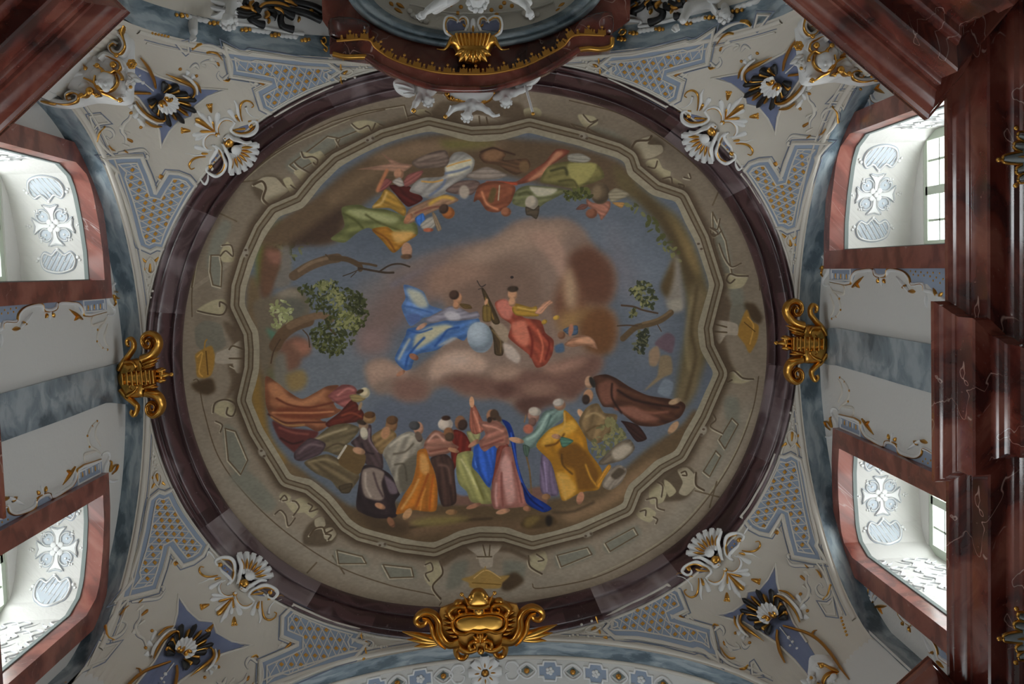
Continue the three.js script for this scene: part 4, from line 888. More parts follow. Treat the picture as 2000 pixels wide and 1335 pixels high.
["p","#98664c",3.7,[1353,339,1311,373,1291,404,1244,425,1230,425,1292,377,1330,333]],
["l","#8f3a22",9.2,2.8,[1085,429,1141,431,1188,437]],
["d","#655c34",1.8,[1301,382,1371,366,1468,379,1495,425,1430,450,1384,458,1309,441,1272,431]],
["p","#7d7343",2.8,[1371,375,1468,379,1440,432,1402,449,1379,421]],
["l","#34301a",8.3,2.8,[1310,396,1357,388,1366,411]],
["l","#3a351c",6.4,2.8,[1337,433,1384,430,1402,454]],
["d","#7b7468",2.3,[1371,344,1413,341,1449,360,1431,373,1375,366]],
["d","#74402a",1.8,[1057,437,1114,425,1183,446,1167,500,1124,531,1082,525,1055,488,1036,492]],
["l","#4d3c22",21.2,2.8,[1108,457,1097,489]],
["l","#a56a4a",7.4,2.8,[1066,460,1083,502,1120,522]],
["l","#8d7e66",4.6,0.9,[1129,440,1123,490]],
["e","#7c4c34",18,16,0.0,1.4,[1149,532]],
["d","#62603f",1.8,[1172,501,1187,460,1230,443,1337,456,1360,470,1289,505,1261,522,1205,516]],
["p","#958d78",2.8,[1234,448,1290,454,1332,460,1309,478,1262,481]],
["l","#403e24",7.4,2.8,[1196,474,1225,466,1252,490]],
["e","#8f8272",23,25,0.0,1.8,[1240,503]],
["d","#43372a",1.4,[1219,516,1247,526,1266,513,1265,541,1255,561,1237,549,1220,544]],
["d","#8a5a48",1.8,[1434,496,1457,511,1513,508,1513,536,1485,572,1475,553,1448,529,1434,519]],
["e","#6d4330",20,17,0.0,1.4,[1450,548]],
["d","#5a3a30",1.8,[1396,532,1415,514,1439,519,1424,533]],
["e","#4b3d2c",32,37,0.0,1.8,[1481,480]],
["e","#66543e",16,23,10.0,4.6,[1469,475]],
["d","#7d715c",1.4,[1509,481,1536,464,1582,488,1522,511]],
["d","#90693a",1.8,[1522,513,1564,515,1554,533]],
["t","#2f3016","#4a4a24",90,9.2,[1355,470,1439,455,1448,492,1397,499,1364,494]],
["r","#000000",0.0,[1037,244]]
];
function paintFresco() {
  const N = 2048, cv = document.createElement('canvas'); cv.width = cv.height = N; const main = cv.getContext('2d');
  main.fillStyle = '#a39a88'; main.fillRect(0, 0, N, N); main.lineJoin = main.lineCap = 'round';
  let c = main;
  const curve = (p, closed, ox = 0, oy = 0) => {                      // a spline through the points
    const q = pairs(p).map(([x, y]) => [x - ox, y - oy]), n = q.length; c.beginPath(); c.moveTo(...q[0]);
    const at = (k) => (closed ? q[(k + n) % n] : q[Math.max(0, Math.min(n - 1, k))]);
    for (let k = 0; k < (closed ? n : n - 1); k++) { const a = at(k - 1), b = at(k), d = at(k + 1), e = at(k + 2), t = closed ? 0.13 : 0.166; c.bezierCurveTo(b[0] + (d[0] - a[0]) * t, b[1] + (d[1] - a[1]) * t, d[0] - (e[0] - b[0]) * t, d[1] - (e[1] - b[1]) * t, d[0], d[1]); }
    if (closed) c.closePath();
  };
  const GAIN = 2.3;                                                   // pigment strength relative to the dim tones noted down for it
  const tone = (h, f = 1) => { const v = [1, 3, 5].map((i) => parseInt(h.slice(i, i + 2), 16) / 255).map((a) => f * GAIN * (a <= 0.04045 ? a / 12.92 : ((a + 0.055) / 1.055) ** 2.4)), m = Math.max(...v, 0.85) / 0.85; return v.map((a) => enc(a / m)).join(','); };
  const pig = (h) => 'rgb(' + tone(h) + ')';
  const soft = (b) => { c.filter = b > 0.4 ? 'blur(' + b + 'px)' : 'none'; };
  function staged(p, pad, draw) {                                     // paint on a small sheet, then lay it down
    const q = pairs(p), xs = q.map((a) => a[0]), ys = q.map((a) => a[1]), ox = Math.floor(Math.min(...xs) - pad), oy = Math.floor(Math.min(...ys) - pad), w = Math.ceil(Math.max(...xs) + pad) - ox, h = Math.ceil(Math.max(...ys) + pad) - oy;
    const sheet = document.createElement('canvas'); sheet.width = w; sheet.height = h; c = sheet.getContext('2d'); c.lineJoin = c.lineCap = 'round'; draw(ox, oy); c = main; main.drawImage(sheet, ox, oy);
  }
  for (const f of FRESCO) {
    const k = f[0], p = f[f.length - 1], col = pig(f[1]);
    c.filter = 'none'; c.fillStyle = c.strokeStyle = col;
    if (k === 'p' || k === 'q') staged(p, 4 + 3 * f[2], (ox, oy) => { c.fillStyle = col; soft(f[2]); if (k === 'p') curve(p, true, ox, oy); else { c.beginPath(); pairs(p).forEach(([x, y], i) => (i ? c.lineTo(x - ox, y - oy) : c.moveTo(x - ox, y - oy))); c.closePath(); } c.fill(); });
    else if (k === 'd') staged(p, 10, (ox, oy) => {                   // drapery: body colour, hollows and ridges of the folds
      c.fillStyle = col; soft(f[2] * 0.5); curve(p, true, ox, oy); c.fill(); c.globalCompositeOperation = 'source-atop';
      const q = pairs(p).map(([x, y]) => [x - ox, y - oy]), n = q.length, mx = q.reduce((a, b) => a + b[0], 0) / n, my = q.reduce((a, b) => a + b[1], 0) / n;
      let sxx = 0, sxy = 0, syy = 0; for (const [x, y] of q) { sxx += (x - mx) ** 2; sxy += (x - mx) * (y - my); syy += (y - my) ** 2; }
      const th = 0.5 * Math.atan2(2 * sxy, sxx - syy), L = Math.sqrt((sxx + syy) / n) * 1.3, ux = Math.cos(th), uy = Math.sin(th), tot = sxx + syy, wd = Math.sqrt(Math.max(tot * 0.08, Math.min(sxx * uy * uy - 2 * sxy * ux * uy + syy * ux * ux, tot)) / n) * 1.7;
      soft(Math.max(1.2, L * 0.03)); c.lineWidth = Math.max(3, wd * 0.3); c.strokeStyle = 'rgba(' + tone(f[1], 0.3) + ',0.55)'; curve(p, true, ox, oy); c.stroke();
      const folds = Math.max(3, Math.min(9, Math.round(wd / 7)));
      for (let i = 0; i < folds; i++) {
        const o = ((i + 0.5) / folds - 0.5) * 2 * wd, b = (rnd() - 0.5) * wd * 0.9, e = (rnd() - 0.5) * wd * 0.7, s0 = -L * (0.5 + rnd()), s1 = L * (0.5 + rnd());
        for (const [fac, sh, al, lw] of [[0.32, 0, 0.5, 0.15], [1.6, 0.2, 0.34, 0.14]]) {
          c.strokeStyle = 'rgba(' + tone(f[1], fac) + ',' + al + ')'; c.lineWidth = Math.max(1.6, wd * lw); soft(Math.max(1.2, wd * 0.075));
          const oo = o + sh * wd; c.beginPath(); c.moveTo(mx + ux * s0 - uy * (oo + e), my + uy * s0 + ux * (oo + e)); c.quadraticCurveTo(mx - uy * (oo + b), my + ux * (oo + b), mx + ux * s1 - uy * oo, my + uy * s1 + ux * oo); c.stroke();
        }
      }
    });
    else if (k === 'l') staged(p, f[2] + 3 * f[3] + 4, (ox, oy) => { c.strokeStyle = col; soft(f[3]); c.lineWidth = f[2]; curve(p, false, ox, oy); c.stroke(); });
    else if (k === 'c') { c.save(); curve(p, true); c.clip(); } else if (k === 'r') c.restore();
    else if (k === 's') { if (f.length > 4) soft(f[3]); c.lineWidth = f[2]; c.beginPath(); pairs(p).forEach(([x, y], i) => (i ? c.lineTo(x, y) : c.moveTo(x, y))); c.closePath(); c.stroke(); }
    else if (k === 'e') for (let i = 0; i < p.length; i += 2) staged([p[i], p[i + 1]], Math.max(f[2], f[3]) + 3 * f[5] + 4, (ox, oy) => {
      c.fillStyle = col; soft(f[5]); const x = p[i] - ox, y = p[i + 1] - oy; c.beginPath(); c.ellipse(x, y, f[2], f[3], f[4] * Math.PI / 180, 0, 7); c.fill();
      if (f[5] > 0 && f[5] < 2 && f[2] > 10) { c.globalCompositeOperation = 'source-atop'; c.strokeStyle = 'rgba(' + tone(f[1], 0.3) + ',0.6)'; c.lineWidth = f[2] * 0.5; soft(f[2] * 0.16); c.beginPath(); c.arc(x - f[2] * 0.2, y - f[3] * 0.2, Math.max(f[2], f[3]), -0.6, 2.2); c.stroke(); }
    });
    else if (k === 't') {
      const q = pairs(p), xs = q.map((a) => a[0]), ys = q.map((a) => a[1]), x0 = Math.min(...xs), x1 = Math.max(...xs), y0 = Math.min(...ys), y1 = Math.max(...ys);
      const isIn = (x, y) => { let r = false; for (let i = 0, j = q.length - 1; i < q.length; j = i++) if ((q[i][1] > y) !== (q[j][1] > y) && x < (q[j][0] - q[i][0]) * (y - q[i][1]) / (q[j][1] - q[i][1]) + q[i][0]) r = !r; return r; };
      for (let i = 0; i < f[3]; i++) { const x = x0 + rnd() * (x1 - x0), y = y0 + rnd() * (y1 - y0); if (!isIn(x, y)) continue; c.fillStyle = pig(rnd() < 0.55 ? f[1] : f[2]); c.globalAlpha = 0.85; c.beginPath(); c.ellipse(x, y, f[4] * (0.6 + rnd() * 0.8), f[4] * (0.3 + rnd() * 0.4), rnd() * 6.3, 0, 7); c.fill(); c.globalAlpha = 1; }
    }
  }
  c.filter = 'none';
  const im = c.getImageData(0, 0, N, N), d = im.data;               // brushwork grain of the fresco
  for (let j = 0; j < N; j++) for (let i = 0; i < N; i++) { const k = (j * N + i) * 4, n = 0.93 + 0.09 * vnoise(i / 9, j / 5, 4096, 90) + 0.05 * vnoise(i / 40, j / 40, 4096, 91) + 0.05 * (hash(i, j, 92) - 0.5); d[k] *= n; d[k + 1] *= n; d[k + 2] *= n; }
  c.putImageData(im, 0, 0);
  const t = new THREE.CanvasTexture(cv); t.colorSpace = THREE.SRGBColorSpace; t.anisotropy = 8; return t;
}
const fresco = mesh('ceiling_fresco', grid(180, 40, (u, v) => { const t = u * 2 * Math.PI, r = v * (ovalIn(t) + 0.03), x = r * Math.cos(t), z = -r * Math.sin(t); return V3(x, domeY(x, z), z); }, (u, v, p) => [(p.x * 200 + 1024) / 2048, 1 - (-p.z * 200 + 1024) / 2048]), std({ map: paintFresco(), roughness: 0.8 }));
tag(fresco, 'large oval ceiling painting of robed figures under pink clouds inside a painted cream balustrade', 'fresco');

// ---------------------------------------------------------------- stucco on the four pendentives
const ringLift = (x, z) => { const t = Math.atan2(-z, x), k = ovalOut(t) - Math.hypot(x, z); return 0.13 * smooth(-0.06, 0.02, k); };
// One pendentive is set out in plan; the others repeat it, each fitted to its own corner of the vault.
const FIT = {
  TR: [[4.1431, -0.996, -0.054, 0.0173, 0.0655, 0.0336], [-3.9251, -0.0078, 1.0253, -0.0518, -0.1643, -0.1124]],
  BL: [[-4.0638, 1.0041, -0.0801, -0.0764, -0.1906, -0.0449], [4.0236, -0.0439, -1.0932, -0.007, -0.0252, 0.0362]],
  BR: [[4.0357, -1.0246, -0.083, -0.0816, -0.1374, -0.0234], [3.9494, -0.0326, -1.003, 0.0606, 0.1091, 0.0216]],
};
const CORNERS = { TL: 'upper left', TR: 'upper right', BL: 'lower left', BR: 'lower right' };
function fit(k, x, z) { const f = FIT[k]; if (!f) return [x, z]; const u = x + 4, v = -z + 4, b = [1, u, v, u * u, u * v, v * v], dot = (c) => c.reduce((s, a, i) => s + a * b[i], 0); return [dot(f[0]), -dot(f[1])]; }
const fitAll = (k, a) => pairs(a).map(([x, z]) => fit(k, x, z));
function spline(q, closed, per = 6) {                                 // plan points -> smooth plan points
  if (q.length < 3) { const o = []; for (let i = 0; i <= 4; i++) o.push(q[0].map((a, j) => a + (q[1][j] - a) * i / 4)); return o; }
  const c = new THREE.CatmullRomCurve3(q.map((p) => V3(p[0], p[2] || 0, p[1])), closed, 'centripetal'); return c.getPoints(q.length * per).map((p) => [p.x, p.z, p.y]).slice(0, closed ? -1 : undefined);
}
function offsetPoly(q, o) {                                            // o > 0 grows a polygon, mitred
  const n = q.length; let area = 0; for (let i = 0; i < n; i++) area += q[i][0] * q[(i + 1) % n][1] - q[(i + 1) % n][0] * q[i][1]; const sg = area > 0 ? 1 : -1;
  return q.map((p, i) => { const a = q[(i - 1 + n) % n], b = q[(i + 1) % n], e = (u, v) => { const x = v[0] - u[0], y = v[1] - u[1], l = Math.hypot(x, y) || 1; return [y / l * sg, -x / l * sg]; }, n1 = e(a, p), n2 = e(p, b), m = [n1[0] + n2[0], n1[1] + n2[1]], k = Math.min(2.2, 2 / Math.max(0.2, m[0] ** 2 + m[1] ** 2)); return [p[0] + m[0] * k * o, p[1] + m[1] * k * o]; });
}
const SECTION = { round: [[-1, 0], [-0.92, 0.45], [-0.6, 0.85], [0, 1], [0.6, 0.85], [0.92, 0.45], [1, 0]], flat: [[-1, 0], [-0.9, 1], [0.9, 1], [1, 0]], ogee: [[-1, 0], [-0.95, 0.5], [-0.6, 0.55], [-0.5, 0.95], [0, 1], [0.5, 0.95], [0.6, 0.55], [0.95, 0.5], [1, 0]] };
function sweep(pts3, nrm, half, high, section = 'round', closed = false, taper = null, sink = 0.012) {   // a moulding lying on a surface
  const n = pts3.length, S2 = SECTION[section], L = lengths(pts3), tot = L[n - 1] || 1;
  const T = pts3.map((p, i) => { const a = pts3[closed ? (i - 1 + n) % n : Math.max(0, i - 1)], b = pts3[closed ? (i + 1) % n : Math.min(n - 1, i + 1)], e1 = p.clone().sub(a), e2 = b.clone().sub(p); if (e1.lengthSq() < 1e-12) e1.copy(e2); if (e2.lengthSq() < 1e-12) e2.copy(e1); e1.normalize(); e2.normalize(); const t = e1.clone().add(e2); const c = Math.max(0.45, t.length() / 2); return [t.normalize(), 1 / c]; });
  const m = closed ? n : n - 1;
  const g = grid(m, S2.length - 1, (u, v) => { const i = Math.round(u * m) % n, [a, h] = S2[Math.round(v * (S2.length - 1))], [t, mi] = T[i], B = t.clone().cross(nrm[i]).normalize(), k = taper ? taper(L[i] / tot) : 1; return pts3[i].clone().addScaledVector(B, a * half * k * mi).addScaledVector(nrm[i], h * high * k - (h === 0 ? sink : 0)); }, (u, v) => [L[Math.round(u * m) % n], v * half * 3]);
  return crease(g, 0.9);
}
function ribbon(plan, half, high, section, closed, taper, lift = 0) { return sweep(plan.map(([x, z, o]) => onVault(x, z, (o || 0) + lift)), plan.map(([x, z]) => vaultN(x, z)), half, high, section, closed, taper, 0.012 + lift); }
function plate(plan, high, base = -0.02) {                             // a slab with the given outline, lying on the vault
  const sh = THREE.ShapeUtils.triangulateShape(plan.map(([x, z]) => new THREE.Vector2(x, z)), []), p = [], t = [];
  const put = (v) => { p.push(v.x, v.y, v.z); t.push(v.x, v.z); };
  const tri = (a, b, c, n) => { const l = [[a, b, c], [b, c, a], [c, a, b]].sort((p, q) => Math.hypot(q[0][0] - q[1][0], q[0][1] - q[1][1]) - Math.hypot(p[0][0] - p[1][0], p[0][1] - p[1][1]))[0]; if (n && Math.hypot(l[0][0] - l[1][0], l[0][1] - l[1][1]) > 0.2) { const m = [(l[0][0] + l[1][0]) / 2, (l[0][1] + l[1][1]) / 2]; tri(l[0], m, l[2], n - 1); tri(m, l[1], l[2], n - 1); } else for (const q of [a, b, c]) put(onVault(q[0], q[1], high)); };
  for (const f of sh) tri(plan[f[0]], plan[f[1]], plan[f[2]], 9);
  plan.forEach((a, i) => { const b = plan[(i + 1) % plan.length], A = onVault(a[0], a[1], high), B = onVault(b[0], b[1], high), C = onVault(a[0], a[1], base), D = onVault(b[0], b[1], base); put(A); put(B); put(C); put(B); put(D); put(C); });
  const g = new THREE.BufferGeometry(); g.setAttribute('position', new THREE.Float32BufferAttribute(p, 3)); g.setAttribute('uv', new THREE.Float32BufferAttribute(t, 2)); g.computeVertexNormals(); return g;
}
function knob(x, z, r, flat = 0.7, off = 0) { const g = new THREE.SphereGeometry(r, 10, 7); g.scale(1, flat, 1); const q = new THREE.Quaternion().setFromUnitVectors(V3(0, -1, 0), vaultN(x, z)); g.applyQuaternion(q); const p = onVault(x, z, off + (off < 0.1 ? ringLift(x, z) : 0)); g.translate(p.x, p.y, p.z); return g; }
const rosetteGeo = (() => { const l = []; for (let i = 0; i < 4; i++) { const s = new THREE.SphereGeometry(0.021, 6, 4); s.scale(1, 0.7, 1); s.translate(0.019 * Math.cos(i * Math.PI / 2), 0, 0.019 * Math.sin(i * Math.PI / 2)); l.push(s); } const c = new THREE.SphereGeometry(0.012, 6, 4); c.translate(0, -0.01, 0); l.push(c); return merged(l); })();
function clipLine(o, d, poly) {                                        // pieces of a line inside a polygon
  const ts = []; for (let i = 0; i < poly.length; i++) { const a = poly[i], b = poly[(i + 1) % poly.length], ex = b[0] - a[0], ez = b[1] - a[1], den = d[0] * ez - d[1] * ex; if (Math.abs(den) < 1e-9) continue; const t = ((a[0] - o[0]) * ez - (a[1] - o[1]) * ex) / den, s = ((a[0] - o[0]) * d[1] - (a[1] - o[1]) * d[0]) / den; if (s >= 0 && s < 1) ts.push(t); }
  ts.sort((a, b) => a - b); const r = []; for (let i = 0; i + 1 < ts.length; i += 2) if (ts[i + 1] - ts[i] > 0.04) r.push([ts[i], ts[i + 1]]); return r;
}
const inPoly = (x, z, q) => { let r = false; for (let i = 0, j = q.length - 1; i < q.length; j = i++) if ((q[i][1] > z) !== (q[j][1] > z) && x < (q[j][0] - q[i][0]) * (z - q[i][1]) / (q[j][1] - q[i][1]) + q[i][0]) r = !r; return r; };
const edgeDist = (x, z, q) => Math.min(...q.map((a, i) => { const b = q[(i + 1) % q.length], ex = b[0] - a[0], ez = b[1] - a[1], t = clamp01(((x - a[0]) * ex + (z - a[1]) * ez) / (ex * ex + ez * ez)); return Math.hypot(a[0] + ex * t - x, a[1] + ez * t - z); }));
const LATTICE = {
  A: { poly: [-3.501,4.826,-3.419,4.796,-3.311,4.796,-3.242,4.824,-2.85,4.809,-2.524,4.788,-2.215,4.789,-2.172,4.771,-2.284,4.736,-2.301,4.685,-2.256,4.646,-2.202,4.622,-2.591,4.49,-2.884,4.349,-3.158,4.201,-3.242,4.244,-3.253,4.379,-3.023,4.497,-3.033,4.626,-3.182,4.646,-3.525,4.669], base: [-2.989,4.693,-2.705,4.385,-3.251,4.253] },
  B: { poly: [-5.334,3.257,-5.255,3.276,-5.133,3.293,-5.122,3.131,-5.115,2.953,-5.113,2.804,-4.988,2.768,-4.886,2.919,-4.762,3.092,-4.686,3.09,-4.615,3.059,-4.572,2.978,-4.664,2.868,-4.806,2.649,-4.945,2.428,-5.047,2.23,-5.117,2.069,-5.195,2.088,-5.263,2.046,-5.3,2.071,-5.314,2.254,-5.313,2.493,-5.315,2.76,-5.322,2.973,-5.32,3.072,-5.283,3.151], base: [-5.179,2.708,-4.877,2.423,-4.712,2.876] },
};
const WHERE = { TLA: 'on the altar arch, left of the keystone', TRA: 'on the altar arch, right of the keystone', BLA: 'on the nave arch, left of the cartouche', BRA: 'on the nave arch, right of the cartouche', TLB: 'beside the upper left window', TRB: 'beside the upper right window', BLB: 'beside the lower left window', BRB: 'beside the lower right window' };
for (const k of Object.keys(CORNERS)) for (const s of ['A', 'B']) {
  const L = LATTICE[s], poly = fitAll(k, L.poly), [o, p1, q1] = pairs(L.base);
  const panel = group('lattice_panel', 'blue panel with white lattice and gilt rosettes ' + WHERE[k + s], 'stucco panel', 'lattice panels of the vault');
  mesh('ground', plate(offsetPoly(poly, 0.07), 0.006), M.paleBlue, panel);
  mesh('border', ribbon(poly, 0.012, 0.02, 'flat', true), M.stucco, panel);
  mesh('frame_moulding', ribbon(offsetPoly(poly, 0.085), 0.032, 0.035, 'ogee', true), M.stucco, panel);
  mesh('outline', ribbon(offsetPoly(poly, 0.128), 0.009, 0.006, 'flat', true), M.outline, panel);
  const P1 = [(p1[0] - o[0]) / 4, (p1[1] - o[1]) / 4], Q1 = [(q1[0] - o[0]) / 4, (q1[1] - o[1]) / 4], raw = pairs(L.poly);
  for (const [d, w] of [[P1, Q1], [Q1, P1]]) for (let i = -14; i <= 14; i++) {
    const c = [o[0] + w[0] * (i + 0.5) + d[0] * 0.5, o[1] + w[1] * (i + 0.5) + d[1] * 0.5];
    for (const [t0, t1] of clipLine(c, d, raw)) { const q = []; for (let j = 0; j <= 4; j++) { const t = t0 + (t1 - t0) * j / 4; q.push(fit(k, c[0] + d[0] * t, c[1] + d[1] * t)); } mesh('lattice_bar', ribbon(q, 0.0075, 0.014, 'flat', false), M.stucco, panel); }
  }
  for (let i = -14; i <= 14; i++) for (let j = -14; j <= 14; j++) {
    const x = o[0] + P1[0] * i + Q1[0] * j, z = o[1] + P1[1] * i + Q1[1] * j; if (!inPoly(x, z, raw) || edgeDist(x, z, raw) < 0.02) continue;
    const [X, Z] = fit(k, x, z), r = mesh('rosette', rosetteGeo, M.gold, panel); r.position.copy(onVault(X, Z, 0.008)); r.quaternion.setFromUnitVectors(V3(0, -1, 0), vaultN(X, Z));
  }
}

// borders of the pendentives: stepped white moulding along each arch and along the ring
const borders = structGroup('trim_12', 'white stucco mouldings along the arches');
for (const k of 'LRTB') {
  const c = ARCH[k].slice(1, -1), s = { L: [1, 0], R: [-1, 0], T: [0, -1], B: [0, 1] }[k];
  for (const [o, w, h, m] of [[0.045, 0.04, 0.03, 'stucco'], [0.105, 0.008, 0.006, 'outline'], [0.13, 0.016, 0.018, 'stucco']]) { const pl = c.filter((p, i) => i % 4 === 0).map((p) => [p.x + s[0] * o, p.z + s[1] * o]).filter(([x, z]) => vaultY(x, z) > SPRING + 0.3); mesh('arch_moulding', ribbon(pl, w, h, 'round', false), M[m], borders); }
}
{ const q = []; for (let i = 0; i < 240; i++) { const t = i / 240 * 2 * Math.PI, r = ovalOut(t) + 0.045; q.push([r * Math.cos(t), -r * Math.sin(t)]); } mesh('ring_fillet', ribbon(q, 0.03, 0.02, 'round', true), M.stucco, borders); }

// painted blue star fields with white edging
const STAR = [-3.851,4.385,-4.011,4.3,-4.237,4.142,-4.306,4.01,-4.472,3.942,-4.631,3.773,-4.773,3.597,-4.748,3.76,-4.746,3.87,-4.82,4.155,-4.901,4.277,-4.941,4.369,-4.784,4.597,-4.736,4.578,-4.649,4.521,-4.483,4.456,-4.276,4.414,-4.113,4.382];
const STARRIM = [-4.901,4.277,-4.82,4.155,-4.746,3.87,-4.748,3.76,-4.787,3.549,-4.634,3.762,-4.473,3.927,-4.295,4.002,-4.218,4.145,-4.013,4.295,-3.746,4.41,-4.111,4.387,-4.276,4.414,-4.483,4.456,-4.649,4.521,-4.736,4.578];
for (const k of Object.keys(CORNERS)) {
  const g = structGroup('trim_13', 'dark blue star-shaped field with white edging behind the black palmette, ' + CORNERS[k]);
  mesh('field', plate(fitAll(k, STAR), 0.007), M.blue, g);
  const rim = fitAll(k, STARRIM); mesh('edging', ribbon(rim, 0.019, 0.022, 'round', false), M.stucco, g);
  mesh('outline', ribbon(offsetPoly(rim, -0.032), 0.007, 0.006, 'flat', false), M.outline, g);
}

// ---------------------------------------------------------------- ornaments set out in their own axes: s towards the ring, t across
const KNOB = { TL: [-4.031,3.782,-3.835,3.627,-3.815,4.035], TR: [4.174,3.723,3.971,3.567,3.958,3.979], BL: [-4.13,-3.768,-3.96,-3.605,-3.885,-4.001], BR: [4.089,-3.731,3.916,-3.554,3.831,-3.961] };
const FAN = { TL: [-4.547,4.201,-4.401,4.08,-4.336,4.432], TR: [4.719,4.155,4.572,4.036,4.509,4.387], BL: [-4.666,-4.266,-4.546,-4.158,-4.435,-4.48], BR: [4.563,-4.203,4.431,-4.074,4.319,-4.418] };
const UNIT = 0.15 / 40;                                                  // one drawing unit as a share of the axis lengths above
const axes = (a) => (s, t, n = 0) => [a[0] + ((a[2] - a[0]) * s + (a[4] - a[0]) * t) * UNIT, a[1] + ((a[3] - a[1]) * s + (a[5] - a[1]) * t) * UNIT, n];
function drawing(a, ox, oy, ax) { const A = axes(a), l = Math.hypot(...ax), ex = ax[0] / l, ey = ax[1] / l; return (x, y, n = 0) => A((x - ox) * ex + (y - oy) * ey, -(x - ox) * ey + (y - oy) * ex, n); }
function stroke(D, nums, half, high, n = 0, taper) { const q = pairs(nums).map(([x, y]) => D(x, y, n)); return ribbon(spline(q, false, 5).map(([x, z, o]) => [x, z, (o || 0) + ringLift(x, z)]), half * 1.25, high * 1.3, 'round', false, taper); }
const thin = (t) => 0.35 + 0.65 * Math.sin(Math.PI * Math.min(1, t * 0.9 + 0.1)), tip = (t) => Math.max(0.12, 1 - t), tail = (t) => Math.max(0.15, Math.min(1, 0.3 + t * 1.4)) * Math.max(0.15, Math.min(1, (1 - t) * 3));
function petal(D, x0, y0, x1, y1, w, high, n = 0, shape) {               // a rounded feather from (x0, y0) to (x1, y1)
  const pts = [], N2 = 10, dx = x1 - x0, dy = y1 - y0, l = Math.hypot(dx, dy), px = -dy / l, py = dx / l, sh = shape || ((t) => 0.35 + 0.65 * Math.sin(Math.PI * Math.min(0.5, t * 0.56)) * (t > 0.85 ? Math.sqrt(Math.max(0, 1 - ((t - 0.85) / 0.15) ** 2)) : 1));
  const g = grid(N2, 6, (u, v) => { const a = (v - 0.5) * 2, ww = w * sh(u) * a, X = x0 + dx * u + px * ww, Y = y0 + dy * u + py * ww, [wx, wz] = D(X, Y); return onVault(wx, wz, n + ringLift(wx, wz) * (n < 0.05 ? 1 : 0) + high * Math.sqrt(Math.max(0, 1 - a * a)) * (0.4 + 0.6 * sh(u)) - 0.004); });
  return g;
}
